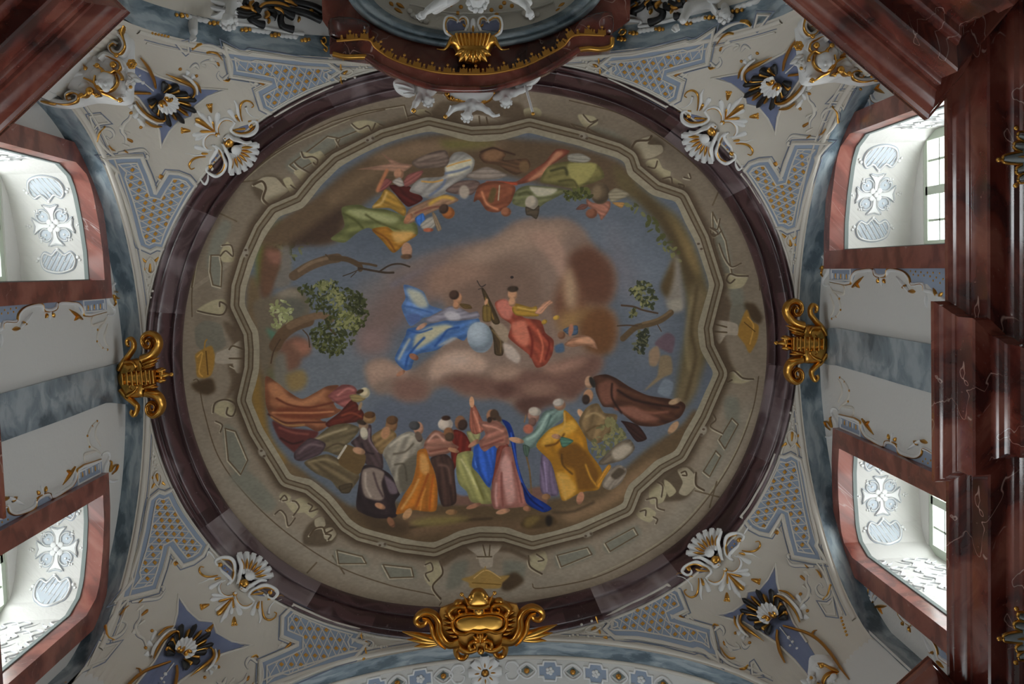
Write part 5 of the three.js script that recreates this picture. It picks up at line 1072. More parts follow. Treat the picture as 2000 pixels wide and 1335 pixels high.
// gilt and white shell cartouches lapping over the marble ring
for (const k of Object.keys(CORNERS)) {
  const D = drawing(KNOB[k], 785, 670, [0.716, -0.698]);
  const g = group('shell_ornament', 'white and gilt shell with leaf scrolls lapping the marble ring, ' + CORNERS[k], 'ornament', 'shell ornaments round the fresco');
  const W = (a, r = 0.02, h = 0.03, n = 0, tp = thin) => mesh('scroll', stroke(D, a, r, h, n, tp), M.white, g), G = (a, r = 0.009, h = 0.02, n = 0.015, tp = thin) => mesh('gilt_scroll', stroke(D, a, r, h, n, tp), M.gold, g);
  // the fan
  const back = []; for (let i = 0; i <= 16; i++) { const a = (-58 + i * 6.6) * Math.PI / 180, s = 200 + 320 * Math.cos(a), t = -25 + 320 * Math.sin(a); back.push([s, t]); } back.unshift([230, -50]); back.push([230, 10]);
  const DD = axes(KNOB[k]);
  mesh('shell_back', plate(back.map(([s, t]) => DD(s, t)), 0.1, -0.02), M.black, g);
  for (let i = 0; i < 7; i++) {
    const a = (-54 + i * 15.5) * Math.PI / 180, e = (r) => [200 + r * Math.cos(a), -25 + r * Math.sin(a)], [x0, y0] = e(70), [x1, y1] = e(378 + (i % 2) * 8), rib = mesh('shell_rib', petal(DD, x0, y0, x1, y1, 46, 0.055, 0.1), M.white, g), [p0, p1] = e(130), [r0, r1] = e(285);
    mesh('gilt_flute', petal(DD, p0, p1, r0, r1, 20, 0.045, 0.135, (t) => Math.sin(Math.PI * Math.min(1, 0.12 + t * 0.86))), M.gold, rib);
    for (const b of [-0.05, 0, 0.05]) { const [u0, u1] = [200 + 366 * Math.cos(a + b), -25 + 366 * Math.sin(a + b)], [X, Zz] = DD(u0, u1); mesh('frill', knob(X, Zz, 0.022, 0.8, 0.125), M.white, rib); }
  }
  { const [X, Zz] = DD(262, -10); mesh('bulb', knob(X, Zz, 0.085, 0.8, 0.13), M.white, g); const [X2, Z2] = DD(165, 0); mesh('gilt_boss', knob(X2, Z2, 0.075, 0.6, 0.07), M.gold, g); const [X3, Z3] = DD(0, 0); mesh('gilt_knob', knob(X3, Z3, 0.04, 0.9, 0.02), M.gold, g); mesh('pearl', knob(X3, Z3, 0.024, 0.9, 0.05), M.white, g); }
  W([850, 600, 920, 640, 960, 600, 1080, 560, 1180, 570], 0.025, 0.06, 0.03); W([820, 560, 850, 470, 860, 380, 830, 250, 820, 190], 0.025, 0.06, 0.03);
  G([850, 625, 930, 620, 1000, 580, 1090, 545], 0.008, 0.02, 0.06); G([835, 590, 850, 520, 840, 440], 0.008, 0.02, 0.06);
  // volutes to either side
  W([790, 690, 800, 760, 850, 830, 920, 855, 990, 830, 1038, 775]); G([800, 700, 815, 770, 870, 830, 940, 838, 1005, 805]);
  W([1040, 785, 1000, 745, 968, 700, 1010, 645, 1100, 612, 1220, 640, 1310, 700, 1325, 745, 1285, 768, 1235, 750, 1215, 715, 1250, 692], 0.024, 0.04); G([985, 705, 1030, 662, 1110, 640, 1200, 655, 1280, 702], 0.01, 0.02, 0.02);
  mesh('blue_leaf', plate([[1010, 690], [1100, 645], [1190, 665], [1220, 730], [1120, 720]].map(([x, y]) => D(x, y)), 0.012), M.blue, g);
  mesh('gilt_leaf', petal(D, 1010, 695, 1160, 690, 16, 0.03, 0.015), M.gold, g); mesh('gilt_boss', (() => { const [X, Zz] = D(1235, 705); return knob(X, Zz, 0.04, 0.7, 0.015); })(), M.gold, g);
  W([1110, 780, 1100, 880, 1105, 1000, 1085, 1060], 0.022, 0.03); G([1135, 790, 1130, 880, 1160, 1000, 1230, 1032, 1300, 1000, 1322, 955, 1290, 935], 0.012, 0.024, 0.006); W([1215, 960, 1230, 880, 1300, 810, 1390, 800], 0.016, 0.025, 0, tip); G([1210, 770, 1300, 770, 1380, 760, 1410, 780], 0.01, 0.02, 0, tip);
  mesh('leaf', petal(D, 1060, 800, 990, 960, 34, 0.035, 0), M.white, g); mesh('gilt_leaf', petal(D, 1105, 790, 1060, 880, 24, 0.03, 0.01), M.gold, g);
  W([760, 690, 690, 695, 620, 645, 593, 560, 620, 500, 680, 478]); G([750, 680, 680, 686, 612, 630, 602, 555, 625, 510]);
  W([690, 545, 745, 500, 705, 420, 640, 345, 620, 290], 0.022, 0.036); W([720, 540, 780, 470, 800, 350, 745, 225, 640, 170, 570, 205, 590, 265, 640, 250, 620, 225], 0.024, 0.04); G([735, 520, 775, 440, 785, 340, 735, 240, 650, 195], 0.01, 0.02, 0.02);
  mesh('blue_leaf', plate([[720, 480], [770, 360], [720, 250], [660, 280], [640, 340], [700, 420]].map(([x, y]) => D(x, y)), 0.012), M.blue, g); mesh('gilt_boss', (() => { const [X, Zz] = D(625, 265); return knob(X, Zz, 0.042, 0.7, 0.015); })(), M.gold, g);
  for (const [x, y] of [[680, 320], [710, 370]]) { const [X, Zz] = D(x, y); mesh('gilt_bead', knob(X, Zz, 0.014, 0.8, 0.02), M.gold, g); }
  G([585, 402, 500, 412, 420, 392, 366, 320, 382, 268, 425, 275], 0.012, 0.024, 0.004); W([560, 440, 470, 440, 400, 470, 345, 482], 0.016, 0.026, 0, tip); W([470, 130, 490, 70, 540, 120, 570, 180], 0.014, 0.024);
  mesh('leaf', petal(D, 640, 475, 470, 560, 34, 0.035, 0), M.white, g); mesh('gilt_leaf', petal(D, 620, 440, 540, 450, 18, 0.03, 0.01), M.gold, g);
  // sprays behind the knob
  for (const [a, b, w] of [[480, 700, 30], [500, 640, 26], [540, 850, 34], [640, 960, 30], [730, 920, 26], [860, 940, 36], [600, 1000, 24]]) mesh('leaf', petal(D, 760, 715, a, b, w, 0.035, 0), M.white, g);
  for (const [a, b, w] of [[580, 740, 16], [560, 905, 36], [755, 850, 18]]) mesh('gilt_leaf', petal(D, 760, 715, a, b, w, 0.035, 0.012), M.gold, g);
  for (const [x, y] of [[400, 775], [770, 1020], [470, 1060]]) { const dx = x - 770, dy = y - 700, l = Math.hypot(dx, dy); mesh('gilt_bud', petal(D, x - dx / l * 70, y - dy / l * 70, x + dx / l * 22, y + dy / l * 22, 34, 0.035, 0), M.gold, g); for (const o of [-26, 0, 26]) { const [X, Zz] = D(x + dx / l * 26 - dy / l * o, y + dy / l * 26 + dx / l * o); mesh('gilt_bead', knob(X, Zz, 0.02, 0.8, 0.008), M.gold, g); } }
}
// black and gilt feather palmettes round a white shell
for (const k of Object.keys(CORNERS)) {
  const D = drawing(FAN[k], 900, 930, [0.72, -0.69]);
  const g = group('palmette', 'black and gilt feather palmette round a white shell, ' + CORNERS[k] + ' pendentive', 'ornament', 'feather palmettes on the pendentives');
  const H = [845, 985], black = [[905, 570], [1095, 585], [1280, 712], [1300, 872], [1200, 972], [1100, 1095], [955, 1160], [690, 915], [730, 790], [810, 700]], gilt = [[1005, 640], [1170, 670], [1225, 805], [1215, 915], [1110, 1030], [1010, 1100], [700, 850], [770, 740], [880, 660]];
  for (const [x, y] of gilt) { const dx = x - H[0], dy = y - H[1]; mesh('gilt_feather', petal(D, H[0] + dx * 0.35, H[1] + dy * 0.35, x, y, 27, 0.05, 0.035), M.gold, g); }
  for (const [x, y] of black) { const dx = x - H[0], dy = y - H[1]; mesh('black_feather', petal(D, H[0] + dx * 0.35, H[1] + dy * 0.35, x, y, 36, 0.06, 0.05), M.black, g); }
  // fluted white shell
  const flutes = 11, shell = grid(66, 8, (u, v) => { const a = -2.5 + u * 5.0, e = Math.atan2(-0.69, 0.72), rr = v * (138 + 5 * Math.cos(u * flutes * 2 * Math.PI)), cx = H[0] + 66 * v * 0.72, cy = H[1] - 66 * v * 0.69, [x, z] = D(cx + rr * Math.cos(e + a), cy + rr * Math.sin(e + a)); return onVault(x, z, 0.12 + 0.05 * Math.sin(v * Math.PI * 0.62) + 0.016 * v * Math.cos(u * flutes * 2 * Math.PI)); });
  mesh('shell', shell, M.white, g);
  const spin = (cx, cy, r, s) => { const a = []; for (let i = 0; i <= 14; i++) { const q = i / 14, th = q * 4.2 * s; a.push(cx + r * (1 - q * 0.8) * Math.cos(th), cy + r * (1 - q * 0.8) * Math.sin(th)); } return a; };
  mesh('gilt_volute', stroke(D, spin(815, 940, 44, 1), 0.018, 0.05, 0.15), M.gold, g); mesh('gilt_volute', stroke(D, spin(900, 1020, 44, -1), 0.018, 0.05, 0.15), M.gold, g);
  for (const [nm, a, r, n, m, tp] of [
    ['gilt_arm', [745, 1030, 620, 1050, 480, 1070, 370, 1120, 290, 1210, 235, 1330], 0.02, 0.04, 'dullGold', thin], ['gilt_arm', [820, 1090, 825, 1180, 815, 1260, 800, 1340, 760, 1440], 0.02, 0.04, 'dullGold', thin], ['gilt_curl', [440, 1080, 420, 1030, 385, 1005], 0.016, 0.03, 'dullGold', tip],
    ['gilt_scroll', [552, 965, 590, 860, 660, 760, 750, 690, 830, 660, 870, 700, 850, 740, 800, 720], 0.022, 0.05, 'gold', tail], ['white_scroll', [530, 920, 570, 820, 650, 720, 740, 640, 830, 620], 0.022, 0.03, 'white', thin], ['gilt_edge', [610, 680, 700, 600, 810, 570], 0.016, 0.035, 'gold', thin],
    ['gilt_scroll', [1190, 940, 1240, 910, 1290, 950, 1285, 1040, 1190, 1120, 1090, 1180, 980, 1245], 0.022, 0.05, 'gold', tail], ['white_scroll', [1330, 930, 1330, 1030, 1270, 1130, 1180, 1200], 0.022, 0.03, 'white', thin], ['gilt_edge', [1385, 945, 1360, 1050, 1300, 1120], 0.016, 0.035, 'gold', thin],
    ['garland', [790, 1050, 740, 1110, 690, 1170, 640, 1230], 0.009, 0.02, 'white', tip]]) mesh(nm, stroke(D, a, r, r * 1.5, n, tp), M[m], g);
  for (const [x, y, r] of [[700, 1150, 0.03], [660, 1190, 0.026], [690, 1235, 0.022], [620, 1250, 0.022]]) { const [X, Zz] = D(x, y); mesh('blossom', knob(X, Zz, r, 0.8, 0.01), M.white, g); }
  for (const [x, y] of [[560, 590], [480, 795], [1370, 1150], [1180, 1260]]) { const [X, Zz] = D(x, y); mesh('gilt_bud', knob(X, Zz, 0.028, 0.8, 0.006), M.dullGold, g); }
  for (const [a, b, c2, d2] of [[560, 790, 500, 720], [540, 720, 600, 600], [520, 900, 480, 850], [1290, 1130, 1350, 1160], [1240, 1180, 1280, 1230]]) mesh('leaf', petal(D, a, b, c2, d2, 30, 0.035, 0), M.white, g);
}

// ---------------------------------------------------------------- reliefs on flat and curved grounds other than the vault
// a ground is a function (a, b, off) -> point, with ground.n(a, b) its normal
const horiz = (y) => { const f = (x, z, o = 0) => V3(x, y - o, z); f.n = () => V3(0, -1, 0); return f; };
const wallGround = (sx) => { const f = (z, y, o = 0) => V3(sx * (WALL - o), y, z); f.n = () => V3(-sx, 0, 0); return f; };
function onGround(G, nums, half, high, o = {}) {
  let q = Array.isArray(nums[0]) ? nums : pairs(nums); if (o.map) q = q.map(o.map);
  const pl = o.sharp ? q : spline(q, !!o.closed, o.per || 5);
  return sweep(pl.map(([a, b]) => G(a, b, o.n || 0)), pl.map(([a, b]) => G.n(a, b)), half, high, o.section || 'round', !!o.closed, o.taper || null, o.sink ?? 0.01);
}
function cushion(G, nums, high, o = {}) {                                  // a swelling body over a closed outline
  let q = Array.isArray(nums[0]) ? nums : pairs(nums); if (o.map) q = q.map(o.map); q = spline(q, true, 4);
  const n = q.length, c = q.reduce((a, b) => [a[0] + b[0] / n, a[1] + b[1] / n], [0, 0]), R2 = o.rings || [[1, 0], [0.97, 0.45], [0.88, 0.75], [0.7, 0.92], [0.4, 1], [0.02, 1]];
  return grid(n, R2.length - 1, (u, v) => { const [a, b] = q[Math.round(u * n) % n], [k, h] = R2[Math.round(v * (R2.length - 1))]; return G(c[0] + (a - c[0]) * k, c[1] + (b - c[1]) * k, (o.n || 0) + h * high - (h === 0 ? 0.01 : 0)); });
}
function panelOn(G, nums, high, o = {}) {                                  // a thin slab over an outline
  let q = Array.isArray(nums[0]) ? nums : pairs(nums); if (o.map) q = q.map(o.map);
  const sh = THREE.ShapeUtils.triangulateShape(q.map(([a, b]) => new THREE.Vector2(a, b)), []), p = [], t = [], put = (a, b, h) => { const v = G(a, b, h); p.push(v.x, v.y, v.z); t.push(a, b); };
  const tri = (a, b, c, n) => { const l = [[a, b, c], [b, c, a], [c, a, b]].sort((p, q) => Math.hypot(q[0][0] - q[1][0], q[0][1] - q[1][1]) - Math.hypot(p[0][0] - p[1][0], p[0][1] - p[1][1]))[0]; if (n && Math.hypot(l[0][0] - l[1][0], l[0][1] - l[1][1]) > 0.25) { const m = [(l[0][0] + l[1][0]) / 2, (l[0][1] + l[1][1]) / 2]; tri(l[0], m, l[2], n - 1); tri(m, l[1], l[2], n - 1); } else for (const k of [a, b, c]) put(k[0], k[1], high); };
  for (const f of sh) tri(q[f[0]], q[f[1]], q[f[2]], o.curved ? 8 : 0);
  q.forEach((a, i) => { const b = q[(i + 1) % q.length]; put(...a, high); put(...b, high); put(...a, -0.02); put(...b, high); put(...b, -0.02); put(...a, -0.02); });
  const g = new THREE.BufferGeometry(); g.setAttribute('position', new THREE.Float32BufferAttribute(p, 3)); g.setAttribute('uv', new THREE.Float32BufferAttribute(t, 2)); g.computeVertexNormals(); return g;
}
function leafOn(G, a0, b0, a1, b1, w, high, n = 0, shape) {
  const dx = a1 - a0, dy = b1 - b0, l = Math.hypot(dx, dy) || 1, px = -dy / l, py = dx / l, sh = shape || ((t) => Math.sin(Math.PI * Math.min(1, 0.15 + t * 0.83)));
  return grid(9, 6, (u, v) => { const a = (v - 0.5) * 2, ww = w * sh(u) * a; return G(a0 + dx * u + px * ww, b0 + dy * u + py * ww, n + high * Math.sqrt(Math.max(0, 1 - a * a)) * (0.3 + 0.7 * sh(u)) - 0.004); });
}
function ballOn(G, a, b, r, flat = 0.8, n = 0) { const g = new THREE.SphereGeometry(r, 10, 7); g.scale(1, flat, 1); g.applyQuaternion(new THREE.Quaternion().setFromUnitVectors(V3(0, -1, 0), G.n(a, b))); const p = G(a, b, n); g.translate(p.x, p.y, p.z); return g; }

// blue marble strips and stucco round the windows
const STRIP = { R: [0.177,18.984,0.314,18.386,0.334,18.02,0.324,16.704,0.322,15.58,0.319,14.461,0.287,12.464,-0.302,12.464,-0.298,14.468,-0.291,15.592,-0.277,16.719,-0.269,18.041,-0.294,18.408,-0.287,19.003], L: [0.145,19.25,0.14,18.353,0.138,18.015,0.148,16.424,0.131,14.54,0.147,12.672,-0.462,12.589,-0.45,14.455,-0.446,16.33,-0.425,17.92,-0.459,18.251,-0.605,19.118] };
for (const [k, sx] of [['R', 1], ['L', -1]]) struct(mesh('trim_14', panelOn(wallGround(sx), STRIP[k], 0.05), M.blueMarble), 'blue-grey marble strip between the two windows, ' + (sx > 0 ? 'right wall' : 'left wall'));
const JAMB = {
  ground: [1.311,18.456,1.313,15.918,1.309,13.827,0.843,13.831,0.869,14.19,0.957,14.458,1.079,14.725,1.07,15.2,1.153,15.297,1.242,15.523,1.242,16.029,1.188,16.058,1.186,16.456,1.242,16.514,1.241,17.032,1.197,17.289,1.076,17.424,1.073,18.446],
  white: [1.082,18.427,1.076,17.457,1.161,17.395,1.226,17.256,1.246,17.031,1.246,16.508,1.193,16.45,1.195,16.058,1.246,15.996,1.246,15.627,1.214,15.422,1.143,15.287,1.074,15.244,1.069,14.836,1.001,14.791,0.983,14.591,0.921,14.371,0.855,14.033,0.843,13.831],
  gold: [1.063,18.39,1.054,17.451,1.161,17.421,1.241,17.271,1.266,17.031,1.266,16.531,1.18,16.48,1.18,16.053,1.266,16.018,1.265,15.626,1.224,15.386,1.151,15.248,1.07,15.21,1.067,14.827,0.997,14.8],
  line: [1.274,18.364,1.273,17.484,1.101,17.49,1.093,18.363],
  leaves: [0.996,17.41,1.164,16.94,1.056,17.293,0.989,17.102,0.969,15.288,1.171,15.72,1.049,15.374,1.016,15.528,0.979,15.288,0.973,15.08,1.2,16.254,1.026,16.23,1.134,16.342,1.067,16.401,1.125,16.171,1.071,16.102,0.931,14.75,0.774,14.741,0.92,14.414,1.033,14.545,0.931,14.371,0.981,14.263],
  dents: [1.206,18.165,1.117,18.168,1.2,17.915,1.114,17.918,1.198,17.662,1.111,17.665],
  dots: [1.243,15.234,1.237,15.075,1.229,14.909,1.224,14.712,1.224,14.543,1.217,14.357,1.196,15.149,1.187,14.992,1.188,14.816,1.177,14.633,1.164,14.455,1.146,14.261,1.124,14.544,1.098,14.347,1.18,14.113,1.135,13.969,1.087,14.114],
  curl: [1.541,19.089,1.498,18.813,1.406,18.585,1.305,18.494,1.217,18.535,1.153,18.671,1.089,18.77,1.025,18.753,0.996,18.562,1.017,18.467],
  curlGold: [1.383,18.817,1.346,19.016,1.287,19.079,1.268,18.9,1.319,18.742,1.191,18.825,1.128,18.672],
  basket: [0.979,18.431,0.895,18.267,0.802,18.053,0.706,17.967,0.627,17.97,0.514,18.153,0.464,18.375],
  basket2: [0.866,18.454,0.769,18.346,0.672,18.257,0.57,18.316,0.5,18.468],
  dots2: [0.803,17.999,0.627,17.945,0.514,18.153,0.465,18.368],
  ribbon: [0.919,18.34,0.894,18.05,0.894,17.768,0.978,17.783,1.036,17.974],
};
OPEN.forEach((o, i) => {
  const sx = o[0] === 'R' ? 1 : -1, G = wallGround(sx), s = Math.sign(o[1]), ref = 1.015 * U;
  for (const far of [0, 1]) {
    if (far && i !== 1 && i !== 0) continue;
    const zj = -U * (far ? o[2] : o[1]), yj = YU(far ? o[4] : o[3]) - YU(11.06) + (far ? 0.1 : 0), map = ([z, y]) => [zj + (far ? -1 : 1) * s * (ref - z) * -1 * -1, y + yj];
    const mp = (a) => pairs(a).map(map), g = group('window_stucco', ['blue, white and gilt stucco border on the inner side of the upper right window', 'blue, white and gilt stucco border on the inner side of the lower right window', 'blue, white and gilt stucco border on the inner side of the upper left window', 'blue, white and gilt stucco border on the inner side of the lower left window', 'blue, white and gilt stucco border on the corner side of the upper right window', 'blue, white and gilt stucco border on the corner side of the lower right window'][far ? 4 + i : i], 'stucco border', 'stucco borders of the windows');
    mesh('ground', panelOn(G, mp(JAMB.ground), 0.004), M.paleBlue, g);
    mesh('moulding', onGround(G, mp(JAMB.white), 0.026, 0.03, { per: 3 }), M.white, g);
    mesh('gilt_line', onGround(G, mp(JAMB.gold), 0.008, 0.02, { n: 0.012, per: 3 }), M.gold, g);
    mesh('frame', onGround(G, mp(JAMB.line), 0.014, 0.02, { closed: true, sharp: true }), M.white, g);
    const L = mp(JAMB.leaves); for (let k = 0; k < L.length; k += 2) mesh('gilt_leaf', leafOn(G, ...L[k], ...L[k + 1], 0.03, 0.035, 0.005), k % 3 === 1 ? M.white : M.gold, g);
    const Dn = mp(JAMB.dents); for (let k = 0; k < Dn.length; k += 2) { mesh('gilt_dent', leafOn(G, ...Dn[k], ...Dn[k + 1], 0.018, 0.02, 0.004), M.gold, g); }
    for (let k = 0; k < 4; k++) { const a = mp(JAMB.dents), z = a[0][0] + (a[2][0] - a[0][0]) * (k - 0.5), y = a[0][1] + (a[2][1] - a[0][1]) * (k - 0.5), y2 = a[1][1] + (a[3][1] - a[1][1]) * (k - 0.5), z2 = a[1][0] + (a[3][0] - a[1][0]) * (k - 0.5); mesh('upright', onGround(G, [[z, y], [z2, y2]], 0.012, 0.02, {}), M.white, g); }
    for (const [z, y] of mp(JAMB.dots)) mesh('gilt_dot', ballOn(G, z, y, 0.014, 0.7, 0.006), M.gold, g);
    if (!far) {
      mesh('scroll', onGround(G, mp(JAMB.curl), 0.03, 0.04, { taper: thin }), M.white, g); mesh('gilt_scroll', onGround(G, mp(JAMB.curlGold), 0.014, 0.03, { n: 0.02, taper: thin }), M.gold, g);
      for (const b of ['basket', 'basket2', 'ribbon']) mesh('festoon', onGround(G, mp(JAMB[b]), 0.026, 0.022, { taper: thin }), M.stucco, g);
      for (const [z, y] of mp(JAMB.dots2)) mesh('blossom', ballOn(G, z, y, 0.02, 0.7, 0.006), M.dullGold, g);
    }
  }
});

// stucco on the heads and sides of the window reveals
OPEN.forEach((o, i) => {
  const sx = o[0] === 'R' ? 1 : -1, head = opening(o).slice(1, -1), zs = head.map((p) => p[0]), lo = Math.min(...zs), hi = Math.max(...zs), srt = head.slice().sort((a, b) => a[0] - b[0]);
  const hy = (z) => { z = Math.max(lo, Math.min(hi, z)); for (let k = 0; k < srt.length - 1; k++) if (z <= srt[k + 1][0]) return srt[k][1] + (srt[k + 1][1] - srt[k][1]) * (z - srt[k][0]) / (srt[k + 1][0] - srt[k][0]); return srt[srt.length - 1][1]; };
  const z0 = -U * (o[1] + o[2]) / 2, x0 = sx * (WALL + 0.6), near = Math.sign(o[1]);
  const nrm = (z) => { const d = (hy(z + 0.05) - hy(z - 0.05)) / 0.1; return V3(0, -1, d).normalize(); };
  const G = (a, b, off = 0) => { const z = z0 + b, n = nrm(z); return V3(x0 + a * sx + n.x * off, hy(z) + n.y * off, z + n.z * off); }; G.n = (a, b) => nrm(z0 + b);
  const g = group('reveal_stucco', 'white stucco cross, blossom and lattice cartouches inside the ' + ['upper right', 'lower right', 'upper left', 'lower left'][i] + ' window head', 'stucco relief', 'reliefs in the window heads');
  const S1 = (pts, w = 0.012, h = 0.022, t = null) => { mesh('strapwork', onGround(G, pts, w, h, { taper: t }), M.white, g); mesh('outline', onGround(G, pts, w + 0.013, 0.004, { taper: t, section: 'flat' }), M.inlayLine, g); };
  for (let k = 0; k < 4; k++) {
    const c = Math.cos(k * Math.PI / 2), s = Math.sin(k * Math.PI / 2), R = (a, b) => [a * c - b * s, a * s + b * c], c4 = Math.cos((k + 0.5) * Math.PI / 2), s4 = Math.sin((k + 0.5) * Math.PI / 2), Q = (a, b) => [a * c4 - b * s4, a * s4 + b * c4];
    mesh('outline', panelOn(G, [[0.05, -0.035], [0.2, -0.055], [0.32, -0.135], [0.285, 0], [0.32, 0.135], [0.2, 0.055], [0.05, 0.035]].map(([a, b]) => R(a, b)), 0.005), M.inlayLine, g);
    mesh('cross_arm', panelOn(G, [[0.06, -0.02], [0.2, -0.035], [0.3, -0.11], [0.27, 0], [0.3, 0.11], [0.2, 0.035], [0.06, 0.02]].map(([a, b]) => R(a, b)), 0.02), M.white, g);
    S1([[0.07, -0.025], [0.2, -0.04], [0.31, -0.12]].map(([a, b]) => R(a, b)), 0.008, 0.03); S1([[0.07, 0.025], [0.2, 0.04], [0.31, 0.12]].map(([a, b]) => R(a, b)), 0.008, 0.03); S1([[0.31, -0.1], [0.285, 0], [0.31, 0.1]].map(([a, b]) => R(a, b)), 0.008, 0.026);
    mesh('blue_inlay', panelOn(G, [[0.1, 0], [0.18, 0.07], [0.25, 0.05], [0.26, 0], [0.25, -0.05], [0.18, -0.07]].map(([a, b]) => Q(a, b)), 0.003), M.inlay, g);
    S1([[0.09, 0.01], [0.16, 0.085], [0.25, 0.08], [0.285, 0.03], [0.25, 0.015]].map(([a, b]) => Q(a, b)), 0.011); S1([[0.09, -0.01], [0.16, -0.085], [0.25, -0.08], [0.285, -0.03], [0.25, -0.015]].map(([a, b]) => Q(a, b)), 0.011);
    for (const [a, b, r] of [[0.2, 0, 0.02], [0.31, 0.02, 0.018], [0.33, -0.015, 0.018], [0.3, 0, 0.018]]) mesh('blossom', ballOn(G, ...Q(a, b), r, 0.7, 0.004), M.white, g);
    mesh('petal', cushion(G, [...Array(10)].map((_, j) => Q(0.075 + 0.05 * Math.cos(j * 0.628), 0.05 * Math.sin(j * 0.628))), 0.03), M.white, g);
    if (k % 2 === 0) for (const [a, b, r] of [[0.36, 0, 0.02], [0.39, 0.02, 0.016], [0.39, -0.02, 0.016], [0.43, 0, 0.014]]) mesh('blossom', ballOn(G, ...R(a, b), r, 0.7, 0.004), M.white, g);
  }
  mesh('boss', cushion(G, [...Array(12)].map((_, j) => [0.045 * Math.cos(j * 0.5236), 0.045 * Math.sin(j * 0.5236)]), 0.05), M.white, g);
  for (const s of [-1, 1]) {
    const cz = s * 0.56, C = (a, b) => [a, cz + b * s], out = [[-0.26, -0.04], [-0.2, -0.14], [-0.1, -0.1], [0, -0.18], [0.1, -0.1], [0.2, -0.14], [0.26, -0.04], [0.22, 0.1], [0.08, 0.16], [-0.08, 0.16], [-0.22, 0.1]].map(([a, b]) => C(a, b));
    mesh('blue_inlay', panelOn(G, out, 0.003), M.inlay, g); mesh('outline', onGround(G, out, 0.03, 0.005, { closed: true, section: 'flat' }), M.inlayLine, g); mesh('cartouche_edge', onGround(G, out, 0.015, 0.03, { closed: true }), M.white, g);
    for (let k = -3; k <= 3; k++) { const seg = clipLine(C(k * 0.075, 0), [0.5, 0.866 * s], out); for (const [t0, t1] of seg) { const q = C(k * 0.075, 0); S1([[q[0] + 0.5 * t0, q[1] + 0.866 * s * t0], [q[0] + 0.5 * t1, q[1] + 0.866 * s * t1]], 0.008, 0.016); } }
    for (const [a, b, r] of [[0.3, -0.06, 0.03], [-0.3, -0.06, 0.03], [0.33, -0.02, 0.022], [-0.33, -0.02, 0.022], [0, -0.2, 0.026], [-0.1, 0, 0.014], [0.02, 0.05, 0.014], [0.1, -0.03, 0.014], [-0.02, -0.07, 0.014]]) mesh('blossom', ballOn(G, ...C(a, b), r, 0.7, 0.004), M.white, g);
  }
  // acanthus on the far jamb
  const zf = -U * o[2], J = (a, b, off = 0) => V3(sx * (WALL + 0.2 + a), YU(o[4]) - b, zf + near * off); J.n = () => V3(0, 0, near);
  for (let k = 0; k < 12; k++) { const a = 0.12 + (k % 3) * 0.34, b = 0.12 + Math.floor(k / 3) * 0.4, f = k % 2 ? 1 : -1; for (const [w, h, m, nm, sec] of [[0.013, 0.022, M.white, 'acanthus', 'round'], [0.024, 0.004, M.inlayLine, 'outline', 'flat']]) { mesh(nm, onGround(J, [[a, b + 0.34], [a + 0.07 * f, b + 0.2], [a - 0.03 * f, b + 0.06], [a + 0.1 * f, b - 0.04], [a + 0.17 * f, b + 0.04], [a + 0.1 * f, b + 0.08]], w, h, { taper: thin, section: sec }), m, g); mesh(nm, onGround(J, [[a, b + 0.24], [a - 0.1 * f, b + 0.16], [a - 0.15 * f, b + 0.04]], w, h, { taper: tip, section: sec }), m, g); } }
});

// ---------------------------------------------------------------- gilt brackets at the crowns of the side arches
const BK = {
  body: [5.417,0.364,5.494,0.374,5.609,0.357,5.724,0.321,5.8,0.184,5.843,0.055,5.796,-0.122,5.717,-0.247,5.588,-0.281,5.434,-0.263,5.383,-0.184,5.373,-0.043,5.363,0.187], drum: [5.183,0.174,5.363,0.181,5.543,0.168,5.773,0.121,5.784,-0.007,5.54,-0.049,5.36,-0.04,5.18,-0.026],
  ribs: [5.216,0.18,5.212,-0.031,5.267,0.184,5.264,-0.036,5.325,0.186,5.321,-0.041,5.395,0.183,5.392,-0.046,5.472,0.178,5.469,-0.049,5.549,0.173,5.546,-0.052,5.626,0.159,5.623,-0.049,5.703,0.143,5.7,-0.036], tip: [5.195,0.078,4.945,0.094,5.196,0.155,5.03,0.174,5.194,0.002,5.04,0.001,5.094,0.21,5.116,-0.04],
  v: [[5.423,0.351,5.289,0.4,5.201,0.492,5.156,0.608,5.189,0.709,5.295,0.762,5.386,0.721,5.411,0.631,5.366,0.544,5.294,0.549,5.27,0.621,5.306,0.67,5.339,0.636], [5.39,-0.191,5.261,-0.231,5.189,-0.305,5.164,-0.419,5.211,-0.523,5.313,-0.579,5.391,-0.52,5.393,-0.417,5.329,-0.364,5.267,-0.41,5.279,-0.485,5.32,-0.479]],
  c: [[5.8,0.184,5.724,0.321,5.626,0.443,5.563,0.537,5.557,0.636,5.601,0.694,5.66,0.66,5.651,0.584,5.612,0.583], [5.796,-0.122,5.717,-0.247,5.615,-0.346,5.563,-0.411,5.574,-0.498,5.622,-0.564,5.664,-0.515,5.639,-0.465]],
  s: [[5.673,0.314,5.545,0.308,5.502,0.233,5.555,0.152,5.613,0.178,5.584,0.217], [5.666,-0.222,5.541,-0.154,5.498,-0.076,5.565,-0.035,5.621,-0.088,5.582,-0.125]],
  leaf: [5.403,0.275,5.11,0.375,5.402,0.218,5.147,0.322,5.389,0.199,5.198,0.257,5.385,-0.095,5.166,-0.099,5.384,-0.171,5.139,-0.201,5.397,-0.108,5.193,-0.049], mid: [5.431,0.103], midL: [-5.403,-0.053],
};
